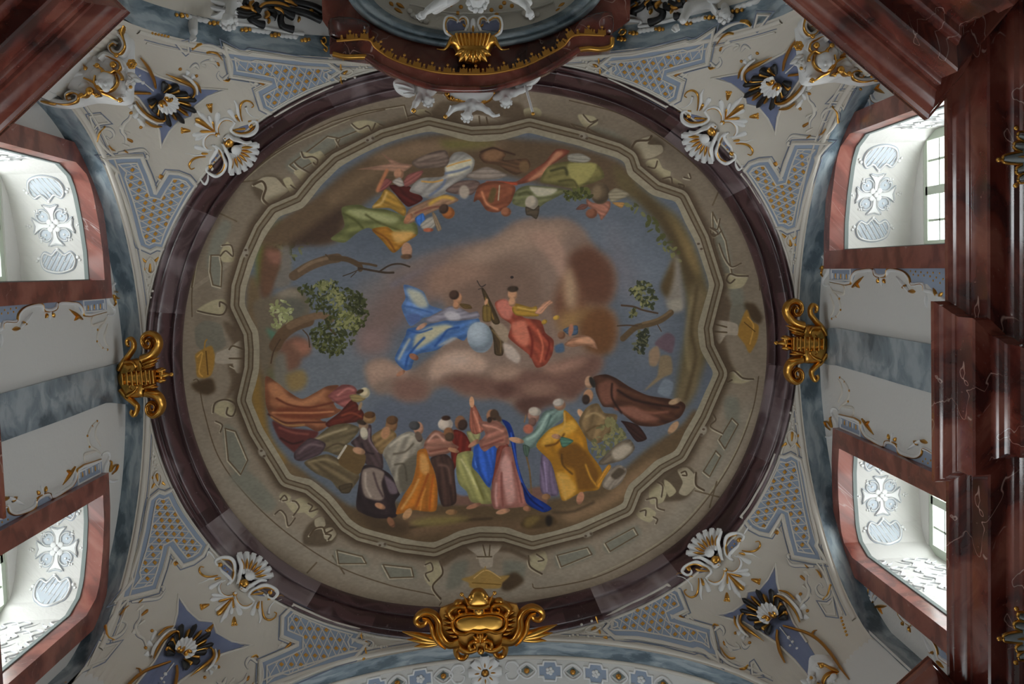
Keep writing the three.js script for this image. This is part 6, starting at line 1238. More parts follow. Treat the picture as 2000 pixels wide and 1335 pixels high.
for (const sx of [1, -1]) {
  const G = horiz(YU(11.35)), m = sx > 0 ? (p) => p : ([x, z]) => [BK.midL[0] - (x - BK.mid[0]), BK.midL[1] + (z - BK.mid[1])], mp = (a) => pairs(a).map(m);
  const g = group('gilt_bracket', 'gilt scrolled bracket at the crown of the ' + (sx > 0 ? 'right' : 'left') + ' arch', 'bracket', 'gilt arch brackets');
  mesh('body', cushion(G, mp(BK.body), 0.2), M.gold, g); mesh('drum', cushion(G, mp(BK.drum), 0.27), M.gold, g);
  const R = mp(BK.ribs); for (let k = 0; k < R.length; k += 2) mesh('rib', onGround(G, [R[k], [(R[k][0] + R[k + 1][0]) / 2, (R[k][1] + R[k + 1][1]) / 2], R[k + 1]], 0.017, 0.03, { n: 0.255, sink: 0.1 }), M.gold, g);
  const T = mp(BK.tip); for (let k = 0; k < T.length; k += 2) mesh('tip_leaf', leafOn(G, ...T[k], ...T[k + 1], 0.05, 0.1, 0.12), M.gold, g); mesh('tip_bead', ballOn(G, ...T[1], 0.035, 1, 0.16), M.gold, g);
  for (const a of BK.v) mesh('volute', onGround(G, mp(a), 0.075, 0.17, { taper: (t) => 1.1 - 0.75 * t, n: 0.02 }), M.gold, g);
  for (const a of BK.v) mesh('volute_ridge', onGround(G, mp(a), 0.02, 0.05, { taper: (t) => 1.1 - 0.6 * t, n: 0.12, sink: 0.05 }), M.gold, g);
  for (const a of BK.c) mesh('curl', onGround(G, mp(a), 0.05, 0.11, { taper: (t) => 1.15 - 0.6 * t, n: 0.04 }), M.gold, g);
  for (const a of BK.s) mesh('inner_curl', onGround(G, mp(a), 0.03, 0.09, { taper: (t) => 1.1 - 0.5 * t, n: 0.15, sink: 0.1 }), M.gold, g);
  const Lf = mp(BK.leaf); for (let k = 0; k < Lf.length; k += 2) mesh('leaf', leafOn(G, ...Lf[k], ...Lf[k + 1], 0.035, 0.08, 0.14), M.gold, g);
}

// ---------------------------------------------------------------- gilt cartouche over the nave arch
{
  const G = horiz(YU(11.3)), g = group('gilt_cartouche', 'large gilt cartouche with shield, scrolls and crown over the nave arch', 'cartouche');
  const P2 = [-0.086,-4.379,1.326,-4.376,-0.075,-5.829];   // drawing axes of the cartouche
  const [o, ax, ay] = pairs(P2), ux = [(ax[0] - o[0]) / 1000, (ax[1] - o[1]) / 1000], uy = [(ay[0] - o[0]) / 1000, (ay[1] - o[1]) / 1000], D = (x, y) => [o[0] + ux[0] * (x - 1010) + uy[0] * (y - 800), o[1] + ux[1] * (x - 1010) + uy[1] * (y - 800)];
  const mir = (a, s) => pairs(a).map(([x, y]) => (s > 0 ? D(x, y) : D(2020 - x, y)));
  const all = (a) => mir(a, 1);
  mesh('back_plate', panelOn(G, all([560, 620, 760, 560, 900, 520, 1120, 520, 1260, 560, 1460, 620, 1520, 800, 1440, 1000, 1290, 1080, 1180, 1150, 840, 1150, 730, 1080, 580, 1000, 500, 800]), 0.06), M.dullGold, g);
  mesh('shield', cushion(G, all([720, 770, 770, 725, 900, 700, 1010, 710, 1120, 700, 1250, 725, 1300, 770, 1280, 850, 1190, 890, 1110, 870, 1010, 880, 910, 870, 830, 890, 740, 850]), 0.11, { n: 0.06, rings: [[1, 0], [0.97, 0.6], [0.9, 0.9], [0.6, 1], [0.02, 1]] }), M.gold, g);
  mesh('shield_rim', onGround(G, all([690, 760, 760, 700, 900, 675, 1010, 690, 1120, 675, 1260, 700, 1330, 760, 1310, 870, 1200, 915, 1110, 890, 1010, 905, 910, 890, 820, 915, 710, 870]), 0.04, 0.14, { closed: true, n: 0.04 }), M.gold, g);
  for (const s of [1, -1]) {
    const st = (nm, a, r, h, n, tp) => mesh(nm, onGround(G, mir(a, s), r, h, { n, taper: tp }), M.gold, g), lf = (x0, y0, x1, y1, w, n = 0.05) => mesh('leaf', leafOn(G, ...mir([x0, y0], s)[0], ...mir([x1, y1], s)[0], w, 0.07, n), M.gold, g);
    st('scroll', [760, 1010, 640, 1025, 560, 960, 525, 860, 525, 760, 475, 690, 385, 655, 300, 690, 262, 755, 305, 805, 372, 790, 392, 742, 345, 728], 0.085, 0.2, 0.03, (t) => 1.1 - 0.7 * t);
    st('scroll_ridge', [740, 990, 640, 985, 590, 930, 555, 850, 550, 760, 495, 670, 400, 630, 310, 660], 0.025, 0.06, 0.18, thin);
    st('outer_scroll', [600, 1080, 520, 1000, 465, 900, 445, 800, 410, 735, 340, 715], 0.05, 0.17, 0.05, thin);
    st('volute', [960, 1120, 860, 1120, 770, 1080, 730, 1010, 745, 960], 0.06, 0.17, 0.05, thin); st('foot_curl', [760, 1050, 720, 1110, 740, 1190, 800, 1215, 845, 1180, 825, 1140], 0.055, 0.15, 0.03, (t) => 1.1 - 0.5 * t);
    st('shoulder', [700, 720, 660, 660, 720, 600, 800, 590, 860, 620, 850, 680, 790, 690, 770, 650, 800, 635], 0.05, 0.17, 0.06, (t) => 1.1 - 0.6 * t); st('crest_curl', [720, 575, 760, 545, 810, 550, 815, 580], 0.04, 0.12, 0.08, thin);
    for (const [x, y, w] of [[95, 870, 0.07], [150, 965, 0.065], [230, 1055, 0.055]]) lf(560, 1020, x, y, w);
    for (const [x, y] of [[640, 700], [625, 760], [630, 820], [650, 880], [680, 930]]) lf(x + 60, y + 10, x - 45, y - 20, 0.03, 0.12);
    st('horn', [905, 580, 870, 520, 840, 475, 818, 448], 0.04, 0.09, 0.14, tip); mesh('horn_bead', ballOn(G, ...mir([818, 442], s)[0], 0.035, 1, 0.18), M.gold, g); mesh('crown_bead', ballOn(G, ...mir([930, 482], s)[0], 0.06, 1, 0.18), M.gold, g);
    for (const [x, y] of [[900, 995], [925, 935], [975, 905]]) st('flute', [1000, 1020, (1000 + x) / 2, (1020 + y) / 2, x, y], 0.03, 0.07, 0.13, tail);
    st('small_volute', [930, 1010, 880, 1040, 890, 1090, 940, 1080, 935, 1045], 0.04, 0.1, 0.11, thin);
  }
  mesh('crown', cushion(G, all([880, 580, 900, 480, 950, 410, 1010, 395, 1070, 410, 1120, 480, 1140, 580, 1010, 600]), 0.16, { n: 0.08 }), M.gold, g); mesh('crown_band', onGround(G, all([880, 570, 940, 592, 1010, 598, 1080, 592, 1140, 570]), 0.035, 0.09, { n: 0.18, sink: 0.1 }), M.gold, g);
  mesh('mask', cushion(G, all([940, 600, 1010, 590, 1080, 600, 1070, 670, 1010, 700, 950, 670]), 0.14, { n: 0.1 }), M.gold, g); mesh('mask_nose', leafOn(G, ...D(1010, 610), ...D(1010, 665), 0.018, 0.05, 0.22), M.gold, g);
  for (const x of [975, 1045]) mesh('mask_eye', ballOn(G, ...D(x, 622), 0.016, 0.8, 0.23), M.black, g);
  mesh('drop', ballOn(G, ...D(1010, 1130), 0.06, 1, 0.1), M.gold, g); mesh('flute', leafOn(G, ...D(1010, 1030), ...D(1010, 895), 0.03, 0.08, 0.13), M.gold, g);
}

// ---------------------------------------------------------------- stucco chain under the nave arch
{
  const c = ARCH.B, l = lengths(c); let mid = 0, best = 9; c.forEach((p, i) => { if (Math.abs(p.x + 0.02) < best) { best = Math.abs(p.x + 0.02); mid = l[i]; } });
  const at = (s) => { s += mid; let i = 1; while (i < c.length - 2 && l[i] < s) i++; const f = clamp01((s - l[i - 1]) / (l[i] - l[i - 1])); return [c[i - 1].clone().lerp(c[i], f), c[i].clone().sub(c[i - 1]).normalize()]; };
  const G = (s, w, o = 0) => { const [p, t] = at(s), n = V3(t.y, -t.x, 0).normalize(); if (n.y > 0) n.negate(); return V3(p.x, p.y, p.z - w).addScaledVector(n, o); }; G.n = (s) => { const [, t] = at(s), n = V3(t.y, -t.x, 0).normalize(); return n.y > 0 ? n.negate() : n; };
  const fil = structGroup('trim_15', 'white fillets edging the nave arch chain');
  for (const w of [0.265, 0.86]) { const pts = []; for (let s = -4.5; s <= 4.5; s += 0.15) pts.push([s, w]); mesh('fillet', onGround(G, pts, 0.035, 0.03, { per: 1 }), M.stucco, fil); }
  const fl = group('flower_boss', 'large white eight-petalled stucco flower at the crown of the nave arch', 'flower');
  for (let k = 0; k < 8; k++) { const a = k * Math.PI / 4; const pt = mesh('petal', leafOn(G, 0.07 * Math.cos(a), 0.5 + 0.07 * Math.sin(a), 0.29 * Math.cos(a), 0.5 + 0.29 * Math.sin(a), 0.095, 0.06, 0.02, (t) => 0.45 + 0.55 * Math.sin(Math.PI * Math.min(0.92, 0.1 + t * 0.72))), M.white, fl); mesh('gilt_vein', leafOn(G, 0.1 * Math.cos(a), 0.5 + 0.1 * Math.sin(a), 0.19 * Math.cos(a), 0.5 + 0.19 * Math.sin(a), 0.014, 0.02, 0.075), M.dullGold, pt); }
  mesh('gilt_heart', ballOn(G, 0, 0.5, 0.06, 0.8, 0.05), M.dullGold, fl);
  const names = ['first', 'second', 'third', 'fourth', 'fifth', 'sixth', 'seventh', 'eighth'];
  for (const s of [-1, 1]) {
    const hg = group('heart_scroll', 'white stucco heart scroll ' + (s < 0 ? 'left' : 'right') + ' of the flower boss', 'scroll', 'nave arch chain');
    for (const f of [-1, 1]) mesh('strand', onGround(G, [[0.62, 0.5], [0.52, 0.5 + 0.15 * f], [0.4, 0.5 + 0.15 * f], [0.36, 0.5 + 0.05 * f], [0.42, 0.5 + 0.02 * f]].map(([a, b]) => [a * s, b]), 0.024, 0.03, { taper: thin }), M.white, hg);
    for (let k = 0; k < 7; k++) {
      const x = s * (0.72 + k * 0.4), eye = k % 2 === 0, lab = names[k >> 1] + ' from the flower, ' + (s < 0 ? 'left' : 'right') + ' side';
      const e = eye ? group('chain_link', 'pointed white chain link with gilt bead, ' + lab, 'chain link', 'nave arch chain') : group('chain_tablet', 'white chain tablet with small blossom on blue, ' + lab, 'chain link', 'nave arch chain');
      if (eye) { mesh('link_rim', onGround(G, [[x - 0.16, 0.5], [x - 0.08, 0.4], [x, 0.37], [x + 0.08, 0.4], [x + 0.16, 0.5], [x + 0.08, 0.6], [x, 0.63], [x - 0.08, 0.6]], 0.02, 0.03, { closed: true }), M.white, e); mesh('link_ground', panelOn(G, [[x - 0.12, 0.5], [x, 0.41], [x + 0.12, 0.5], [x, 0.59]], 0.003), M.lead, e); mesh('gilt_bead', ballOn(G, x, 0.5, 0.05, 0.7, 0.02), M.dullGold, e); }
      else { const rim = [[x - 0.2, 0.4], [x - 0.12, 0.4], [x - 0.1, 0.33], [x + 0.1, 0.33], [x + 0.12, 0.4], [x + 0.2, 0.4], [x + 0.2, 0.6], [x + 0.12, 0.6], [x + 0.1, 0.67], [x - 0.1, 0.67], [x - 0.12, 0.6], [x - 0.2, 0.6]]; mesh('tablet_rim', onGround(G, rim, 0.02, 0.028, { closed: true, sharp: true }), M.white, e); mesh('tablet_ground', panelOn(G, rim, 0.003), M.paleBlue, e); for (let j = 0; j < 5; j++) mesh('blossom_petal', ballOn(G, x + 0.045 * Math.cos(j * 1.257), 0.5 + 0.045 * Math.sin(j * 1.257), 0.034, 0.6, 0.012), M.white, e); mesh('blossom_heart', ballOn(G, x, 0.5, 0.022, 0.8, 0.03), M.white, e); }
    }
  }
}

// ---------------------------------------------------------------- crown of the altar arch: marble cornice, oval coffer, gilt corbel
const archTY = (x) => vaultY(x, -edgeT(x));
const soffitT = (x, z, o = 0) => { const n = soffitT.n(x); return V3(x + n.x * o, archTY(x) + n.y * o, z); };
soffitT.n = (x) => { const d = (archTY(x + 0.02) - archTY(x - 0.02)) / 0.04; return V3(d, -1, 0).normalize(); };
{
  const alt = structGroup('trim_16', 'red marble cornice with gilt lace at the crown of the altar arch');
  const HB = horiz(YU(10.7)), HF = horiz(YU(10.95));
  const outer = [...[-2.005,5.038,-2.012,4.813,-1.469,4.73,-1.349,4.635,-1.167,4.532,-0.863,4.388,-0.494,4.255,-0.247,4.217,0.227,4.199], ...[0.44,4.213,0.944,4.336,1.325,4.498,1.682,4.709,1.759,4.756,2.248,4.777,2.271,4.938]];
  const inner = [...[-1.909,4.984,-1.408,4.979,-1.338,4.879,-1.147,4.727,-0.903,4.616,-0.67,4.54,-0.362,4.466,0.235,4.428], ...[0.485,4.442,0.9,4.522,1.205,4.649,1.523,4.812,1.665,4.955,2.153,4.954]];
  const oq = pairs(outer), iq = pairs(inner), ring2 = [...oq, ...iq.slice().reverse()];
  mesh('cornice_band', (() => { const sh = pathOf(ring2.map(([x, z]) => [x, -z]), THREE.Shape), g = new THREE.ExtrudeGeometry(sh, { depth: 0.42, bevelEnabled: true, bevelSize: 0.02, bevelThickness: 0.03, bevelSegments: 2 }); g.rotateX(-Math.PI / 2); g.translate(0, YU(10.7) + 0.03, 0); const p = g.attributes.position, u = g.attributes.uv; for (let i = 0; i < p.count; i++) u.setXY(i, p.getX(i), p.getZ(i) + p.getY(i)); return g; })(), M.red, alt);
  mesh('band_roll', onGround(HB, oq.slice(2, -2), 0.05, 0.06, { n: 0.0, per: 3, sink: 0.02 }), M.red, alt);
  const cA = pairs([0.235,5.917,2.271,5.926,0.197,4.87,1.913,5.92,0.207,5.143]), c0 = cA[0], ra = Math.hypot(cA[1][0] - c0[0], cA[1][1] - c0[1]), rb = Math.hypot(cA[2][0] - c0[0], cA[2][1] - c0[1]), ia = Math.hypot(cA[3][0] - c0[0], cA[3][1] - c0[1]), ib = Math.hypot(cA[4][0] - c0[0], cA[4][1] - c0[1]);
  mesh('frieze', (() => { const sh = pathOf([...iq, ...pairs([2.606,5.251,2.742,7.422,-2.139,7.536,-2.161,5.38])].map(([x, z]) => [x, -z]), THREE.Shape), hole = new THREE.Path(); hole.absellipse(c0[0], -c0[1], ra * 0.97, rb * 0.97, 0, Math.PI * 2); sh.holes.push(hole); const g = new THREE.ExtrudeGeometry(sh, { depth: 0.1, bevelEnabled: false, curveSegments: 48 }); g.rotateX(-Math.PI / 2); g.translate(0, YU(10.95), 0); return g; })(), M.red, alt);
  // end blocks with curled tops
  for (const b of [[-2.007,5.348,-1.413,5.245,-1.448,5.013,-2.014,5.053], [1.812,5.219,2.294,5.317,2.272,4.972,1.692,5]]) mesh('end_block', cushion(horiz(YU(10.8)), b, 0.16), M.red, alt);
  for (const b of [[-1.973,4.793,-1.802,4.746,-1.567,4.739,-1.468,4.736], [1.759,4.75,1.909,4.764,2.084,4.747,2.255,4.791,2.277,4.914]]) mesh('gilt_edge', onGround(HB, b, 0.04, 0.07, { n: -0.02 }), M.gold, alt);
  // gilt lace: crowns and small points along the inner edge
  const lace = spline(iq, false, 12), LL = [0]; for (let i = 1; i < lace.length; i++) LL.push(LL[i - 1] + Math.hypot(lace[i][0] - lace[i - 1][0], lace[i][1] - lace[i - 1][1]));
  mesh('lace_rail', onGround(HB, iq, 0.022, 0.03, { n: 0.0, per: 4, sink: 0.02 }), M.dullGold, alt);
  const tot = LL[LL.length - 1], N3 = 38;
  for (let k = 0; k < N3; k++) {
    const s = (k + 0.5) / N3 * tot; let i = 1; while (LL[i] < s) i++; const p = lace[i], q = lace[i - 1], tx = (p[0] - q[0]) / (LL[i] - LL[i - 1]), tz = (p[1] - q[1]) / (LL[i] - LL[i - 1]), nx = tz, nz = -tx, sg = nz > 0 ? 1 : -1, f = (a, b) => [p[0] + tx * a + nx * sg * b, p[1] + tz * a + nz * sg * b];
    if (k % 2) mesh('lace_crown', [panelOn(HB, [[-0.065, 0], [0.065, 0], [0.055, 0.09], [0.025, 0.065], [0, 0.1], [-0.025, 0.065], [-0.055, 0.09]].map(([a, b]) => f(a, b)), 0.03), ballOn(HB, ...f(0, 0.12), 0.022, 0.8, 0.02)], M.dullGold, alt);
    else mesh('lace_point', [panelOn(HB, [[-0.025, 0], [0.025, 0], [0.015, 0.05], [-0.015, 0.05]].map(([a, b]) => f(a, b)), 0.03), ballOn(HB, ...f(0, 0.065), 0.018, 0.8, 0.02)], M.dullGold, alt);
  }
  // oval coffer of blue marble
  const rp = [[0, 0], [0, 0.1], [0.12, 0.14], [0.22, 0.12], [0.26, 0.06], [0.34, 0.06], [0.4, 0.1], [0.6, 0.11], [0.72, 0.04], [0.76, -0.04], [1, -0.1], [1, -0.3]];
  mesh('oval_ring', grid(96, rp.length - 1, (u, v) => { const t = u * 2 * Math.PI, [k, h] = rp[Math.round(v * (rp.length - 1))], a = ra + (ia - ra) * k, b = rb + (ib - rb) * k; return V3(c0[0] + a * Math.cos(t), YU(10.9) - h, c0[1] + b * Math.sin(t)); }, (u, v) => [u * 12, v * 0.6]), M.blueMarble, alt);
  mesh('coffer_panel', grid(64, 4, (u, v) => { const t = u * 2 * Math.PI; return V3(c0[0] + ia * v * 1.02 * Math.cos(t), YU(10.9) + 0.3 + 0.25 * (1 - v * v), c0[1] + ib * v * 1.02 * Math.sin(t)); }), M.plaster, alt);
  const HC = horiz(YU(10.9) + 0.36);
  for (const [a, w] of [[[-1.286,5.662,-0.912,5.415,-0.435,5.276,0.207,5.21,0.854,5.24,1.343,5.354,1.739,5.581], 0.02], [[-0.821,5.665,-0.264,5.524,0.459,5.489,1.107,5.55,1.433,5.636], 0.016]]) mesh('coffer_moulding', onGround(HC, a, w, 0.03, {}), M.stucco, alt);
  for (const [a] of [[[-1.064,5.608,-0.939,5.526,-1.029,5.686,-0.904,5.604,-1.14,5.705,-1.079,5.64,1.559,5.538,1.444,5.462,1.626,5.616,1.511,5.555]]]) { const q = pairs(a); for (let i = 0; i < q.length; i += 2) mesh('gilt_flute', leafOn(HC, ...q[i], ...q[i + 1], 0.03, 0.03), M.dullGold, alt); }
  for (const [x, z] of pairs([-0.18,5.632,-0.02,5.596,0.608,5.579,0.461,5.536,0.666,5.641,0.785,5.591,-0.072,5.503,0.539,5.471])) mesh('gilt_rosette', ballOn(HC, x, z, 0.035, 0.7, 0.01), M.dullGold, alt);
  for (const [x, z] of pairs([-0.826,5.555,-0.733,5.458,-0.655,5.408,-0.78,5.49,1.022,5.426,1.102,5.392,1.185,5.453,0.975,5.475,-0.575,5.39,-0.683,5.504])) mesh('blossom', ballOn(HC, x, z, 0.045, 0.6, 0.01), M.stucco, alt);

  // gilt corbel with white S-scrolls
  const g = group('gilt_corbel', 'gilt acanthus corbel with white scrolls at the crown of the altar arch', 'corbel'), HG = horiz(YU(10.72)), D = pairs([0.149,4.801,1.396,4.766,0.104,3.571]), P = (x, y) => [D[0][0] + (D[1][0] - D[0][0]) * (x - 150) / 1000 + (D[2][0] - D[0][0]) * (y - 600) / 1000, D[0][1] + (D[1][1] - D[0][1]) * (x - 150) / 1000 + (D[2][1] - D[0][1]) * (y - 600) / 1000];
  const pl = (a) => pairs(a).map(([x, y]) => P(x, y));
  mesh('body', cushion(HG, pl([-110, 440, 0, 430, 150, 425, 300, 430, 410, 440, 440, 520, 380, 600, 340, 680, 250, 760, 150, 780, 50, 760, -40, 680, -80, 600, -140, 520]), 0.22), M.gold, g);
  for (let k = 0; k < 9; k++) { const x = -50 + k * 50; mesh('flute', onGround(HG, pl([x, 440, x + (150 - x) * 0.1, 510, x + (150 - x) * 0.25, 590]), 0.03, 0.07, { n: 0.17, sink: 0.1 }), M.gold, g); }
  for (const [x, y] of [[-20, 780], [60, 770], [150, 790], [240, 770], [320, 780], [-70, 700], [370, 700]]) mesh('acanthus', leafOn(HG, ...P(150 + (x - 150) * 0.4, 630), ...P(x, y), 0.06, 0.09, 0.16), M.gold, g);
  for (const s of [-1, 1]) { const m = (a) => pairs(a).map(([x, y]) => P(150 + s * x, y)); mesh('curl', onGround(HG, m([250, 480, 300, 560, 350, 610, 440, 600]), 0.05, 0.1, { n: 0.05, taper: tip }), M.gold, g); mesh('scroll', onGround(HG, m([260, 440, 330, 390, 345, 290, 320, 220, 250, 210, 190, 250, 175, 280]), 0.026, 0.04, { n: 0.03 }), M.white, g); mesh('scroll', onGround(HG, m([175, 270, 130, 215, 80, 235, 65, 310, 90, 380]), 0.022, 0.04, { n: 0.03 }), M.white, g); mesh('gilt_scroll', onGround(HG, m([250, 440, 318, 385, 332, 290, 305, 232, 250, 225, 195, 262]), 0.01, 0.03, { n: 0.055 }), M.gold, g); mesh('gilt_scroll', onGround(HG, m([170, 262, 130, 230, 92, 245, 80, 310]), 0.009, 0.03, { n: 0.055 }), M.gold, g); mesh('blue_inlay', panelOn(HG, m([310, 380, 320, 280, 280, 240, 200, 260, 110, 250, 90, 310, 110, 360]), 0.01), M.blue, g); mesh('gilt_leaf', leafOn(HG, ...P(150 + s * 90, 330), ...P(150 + s * 130, 290), 0.02, 0.03, 0.03), M.gold, g); }
  mesh('pendant', leafOn(HG, ...P(150, 230), ...P(150, 410), 0.05, 0.05, 0.02), M.white, g); mesh('gilt_drop', leafOn(HG, ...P(150, 320), ...P(150, 405), 0.022, 0.05, 0.05), M.gold, g);
}
// black and gilt feather sprays and beading beside the altar arch crown
for (const s of [-1, 1]) {
  const g = group('feather_spray', 'large black and gilt feather spray on white stucco, ' + (s < 0 ? 'left' : 'right') + ' of the altar arch crown', 'ornament', 'feather sprays of the altar arch');
  const F = s < 0 ? { black: [[-3.141,5.571,-2.997,5.657,-2.718,5.621,-2.487,5.585,-2.263,5.504], [-3.05,5.685,-2.827,5.732,-2.527,5.733,-2.363,5.699,-2.233,5.635], [-3.022,5.578,-2.846,5.541,-2.851,5.428,-2.821,5.344,-2.685,5.309], [-2.979,5.572,-2.936,5.529,-2.973,5.448], [-2.944,5.602,-2.8,5.573,-2.722,5.532,-2.665,5.514], [-3.208,5.51,-3.334,5.474,-3.455,5.486], [-3.209,5.472,-3.315,5.435,-3.437,5.441], [-3.125,5.462,-3.255,5.397,-3.173,5.343,-3.087,5.332], [-3.266,5.61,-3.316,5.649,-3.39,5.597], [-3.159,5.654,-3.184,5.563,-3.133,5.523]], gold: [[-3.211,5.669,-3.266,5.61,-3.238,5.529,-3.166,5.499], [-3.141,5.583,-3.051,5.66,-2.829,5.682,-2.661,5.603,-2.616,5.57], [-2.944,5.615,-2.845,5.579,-2.815,5.483], [-3.045,5.549,-3.026,5.49,-3.072,5.433], [-2.826,5.745,-2.69,5.725,-2.611,5.685], [-3.412,5.556,-3.29,5.544,-3.205,5.572]], buds: [-3.029,5.409,-2.986,5.409,-2.608,5.489,-2.562,5.481,-2.437,5.641,-2.366,5.629], beads: [-4.038,5.252,-3.697,5.243,-3.314,5.226,-2.928,5.204,-2.505,5.175], whites: [-3.876,5.248,-3.113,5.231,-2.736,5.202], edge: [-3.423,5.298,-3.174,5.305,-2.958,5.288,-2.733,5.272,-2.524,5.269], ring: [-2.264,5.209,-2.226,5.237,-2.211,5.161,-2.255,5.132,-2.277,5.182,-2.232,5.108,-2.197,5.072,-2.211,5.019,-2.246,5.056] }
    : { black: [[2.919,5.582,2.85,5.5,2.738,5.46,2.713,5.393], [2.831,5.611,2.741,5.592,2.672,5.568], [3.049,5.556,3.057,5.448,3.152,5.357,3.107,5.272,2.955,5.243], [3.006,5.577,2.961,5.526,2.982,5.463], [3.176,5.505,3.196,5.43,3.279,5.4], [3.239,5.514,3.342,5.432,3.443,5.43], [3.343,5.501,3.434,5.455,3.484,5.465], [3.339,5.304,3.359,5.264,3.318,5.262], [3.481,5.304,3.62,5.359,3.705,5.322]], gold: [[2.984,5.581,2.917,5.535,2.928,5.497], [3.134,5.538,3.069,5.493,3.099,5.392], [3.238,5.468,3.31,5.393,3.382,5.399], [3.363,5.496,3.434,5.444,3.464,5.482], [2.786,5.595,2.774,5.562]], buds: [2.959,5.42,3.002,5.4,3.257,5.369,3.288,5.351,2.785,5.572,2.624,5.432], beads: [2.713,5.123,3.088,5.122,3.463,5.129,3.749,5.138,4.071,5.128,2.534,5.054], whites: [2.897,5.134,3.587,5.144,4.164,5.166], edge: [2.391,5.334,2.622,5.348,2.823,5.278,2.799,5.222,3.063,5.222,3.379,5.236], ring: [2.502,5.149,2.549,5.202,2.606,5.182,2.582,5.125,2.524,5.121] };
  const zs = F.edge, gr = soffitT;
  mesh('ground', panelOn(gr, pairs(s < 0 ? [-3.528,5.627,-3.423,5.298,-3.174,5.305,-2.733,5.272,-2.501,5.265,-2.139,5.27,-2.064,5.585,-2.294,5.898,-3.465,5.714] : [2.391,5.334,2.62,5.3,3.063,5.216,3.379,5.23,3.769,5.234,3.864,5.43,2.459,5.759]), 0.01, { curved: true }), M.white, g);
  for (const a of F.black) mesh('black_feather', onGround(gr, a, 0.055, 0.06, { n: 0.04, taper: (t) => 0.55 + 0.6 * t, sink: 0.05 }), M.black, g);
  for (const a of F.gold) mesh('gilt_feather', onGround(gr, a, 0.032, 0.05, { n: 0.05, taper: thin, sink: 0.05 }), M.dullGold, g);
  const b = pairs(F.buds); for (let i = 0; i < b.length; i += 2) mesh('gilt_bud', leafOn(gr, ...b[i], ...b[i + 1], 0.05, 0.06, 0.02), M.gold, g);
  mesh('edge_moulding', onGround(gr, F.edge, 0.03, 0.04, {}), M.white, g);
  const bg = group('bead_row', 'gilt and white bead moulding along the altar arch, ' + (s < 0 ? 'left' : 'right') + ' of its crown', 'moulding', 'bead mouldings of the altar arch');
  for (const [x, z] of pairs(F.beads)) for (const o of [-0.05, 0, 0.05]) mesh('gilt_bead', ballOn(gr, x + o, z - o * 0.25 * s, o ? 0.03 : 0.042, 0.8, 0.02), M.gold, bg);
  for (const [x, z] of pairs(F.whites)) for (const o of [-0.09, -0.03, 0.03, 0.09]) mesh('white_leaf', leafOn(gr, x + o - 0.04, z, x + o + 0.05, z + 0.03, 0.045, 0.04), M.white, bg);
  const rg = pairs(F.ring); mesh('gilt_ring', onGround(gr, rg, 0.014, 0.03, { n: 0.03 }), M.gold, bg);
}

// ---------------------------------------------------------------- white stucco figures
function body(bones, cell, blend = 0.03) {                               // one continuous surface round tapered bones [ax,ay,az,ra,bx,by,bz,rb]
  let lo = V3(1e9, 1e9, 1e9), hi = V3(-1e9, -1e9, -1e9);
  for (const b of bones) for (const [k, r] of [[0, b[3]], [4, b[7]]]) { const p = V3(b[k], b[k + 1], b[k + 2]); lo.min(p.clone().subScalar(r + 0.04)); hi.max(p.clone().addScalar(r + 0.04)); }
  const c = lo.clone().add(hi).multiplyScalar(0.5), half = Math.max(hi.x - lo.x, hi.y - lo.y, hi.z - lo.z) / 2 * 1.08, n = Math.min(88, Math.max(24, Math.ceil(2 * half / cell)));
  const mc = new MarchingCubes(n, M.white, false, false, 120000); mc.isolation = 0;
  const d = (b, x, y, z) => { const ex = b[4] - b[0], ey = b[5] - b[1], ez = b[6] - b[2], l2 = ex * ex + ey * ey + ez * ez || 1e-9, t = clamp01(((x - b[0]) * ex + (y - b[1]) * ey + (z - b[2]) * ez) / l2); return Math.hypot(x - b[0] - ex * t, y - b[1] - ey * t, z - b[2] - ez * t) - (b[3] + (b[7] - b[3]) * t); };
  for (let k = 0; k < n; k++) for (let j = 0; j < n; j++) for (let i = 0; i < n; i++) {
    const x = c.x + ((i - n / 2) / (n / 2)) * half, y = c.y + ((j - n / 2) / (n / 2)) * half, z = c.z + ((k - n / 2) / (n / 2)) * half; let s = 1e9;
    for (const b of bones) { const v = d(b, x, y, z); const bl = b[8] ?? blend; if (v > s + bl) continue; if (s > v + bl) { s = v; continue; } const h = clamp01(0.5 + 0.5 * (s - v) / bl); s = s + (v - s) * h - bl * h * (1 - h); }
    mc.field[i + j * n + k * n * n] = -s;
  }
  mc.update();
  const cnt = mc.count ?? mc.geometry.drawRange.count, p = mc.positionArray.slice(0, cnt * 3), g = new THREE.BufferGeometry();
  for (let i = 0; i < cnt; i++) { p[3 * i] = c.x + p[3 * i] * half; p[3 * i + 1] = c.y + p[3 * i + 1] * half; p[3 * i + 2] = c.z + p[3 * i + 2] * half; }
  g.setAttribute('position', new THREE.Float32BufferAttribute(p, 3)); g.computeVertexNormals(); let w = mergeVertices(g, 1e-4); w.computeVertexNormals(); w.setAttribute('uv', new THREE.Float32BufferAttribute(new Float32Array(w.attributes.position.count * 2), 2)); return w;
}
const lerp3 = (a, b, t) => a.map((v, i) => v + (b[i] - v) * t);
function trip(a) { const r = []; for (let i = 0; i < a.length; i += 3) r.push([a[i], a[i + 1], a[i + 2]]); return r; }
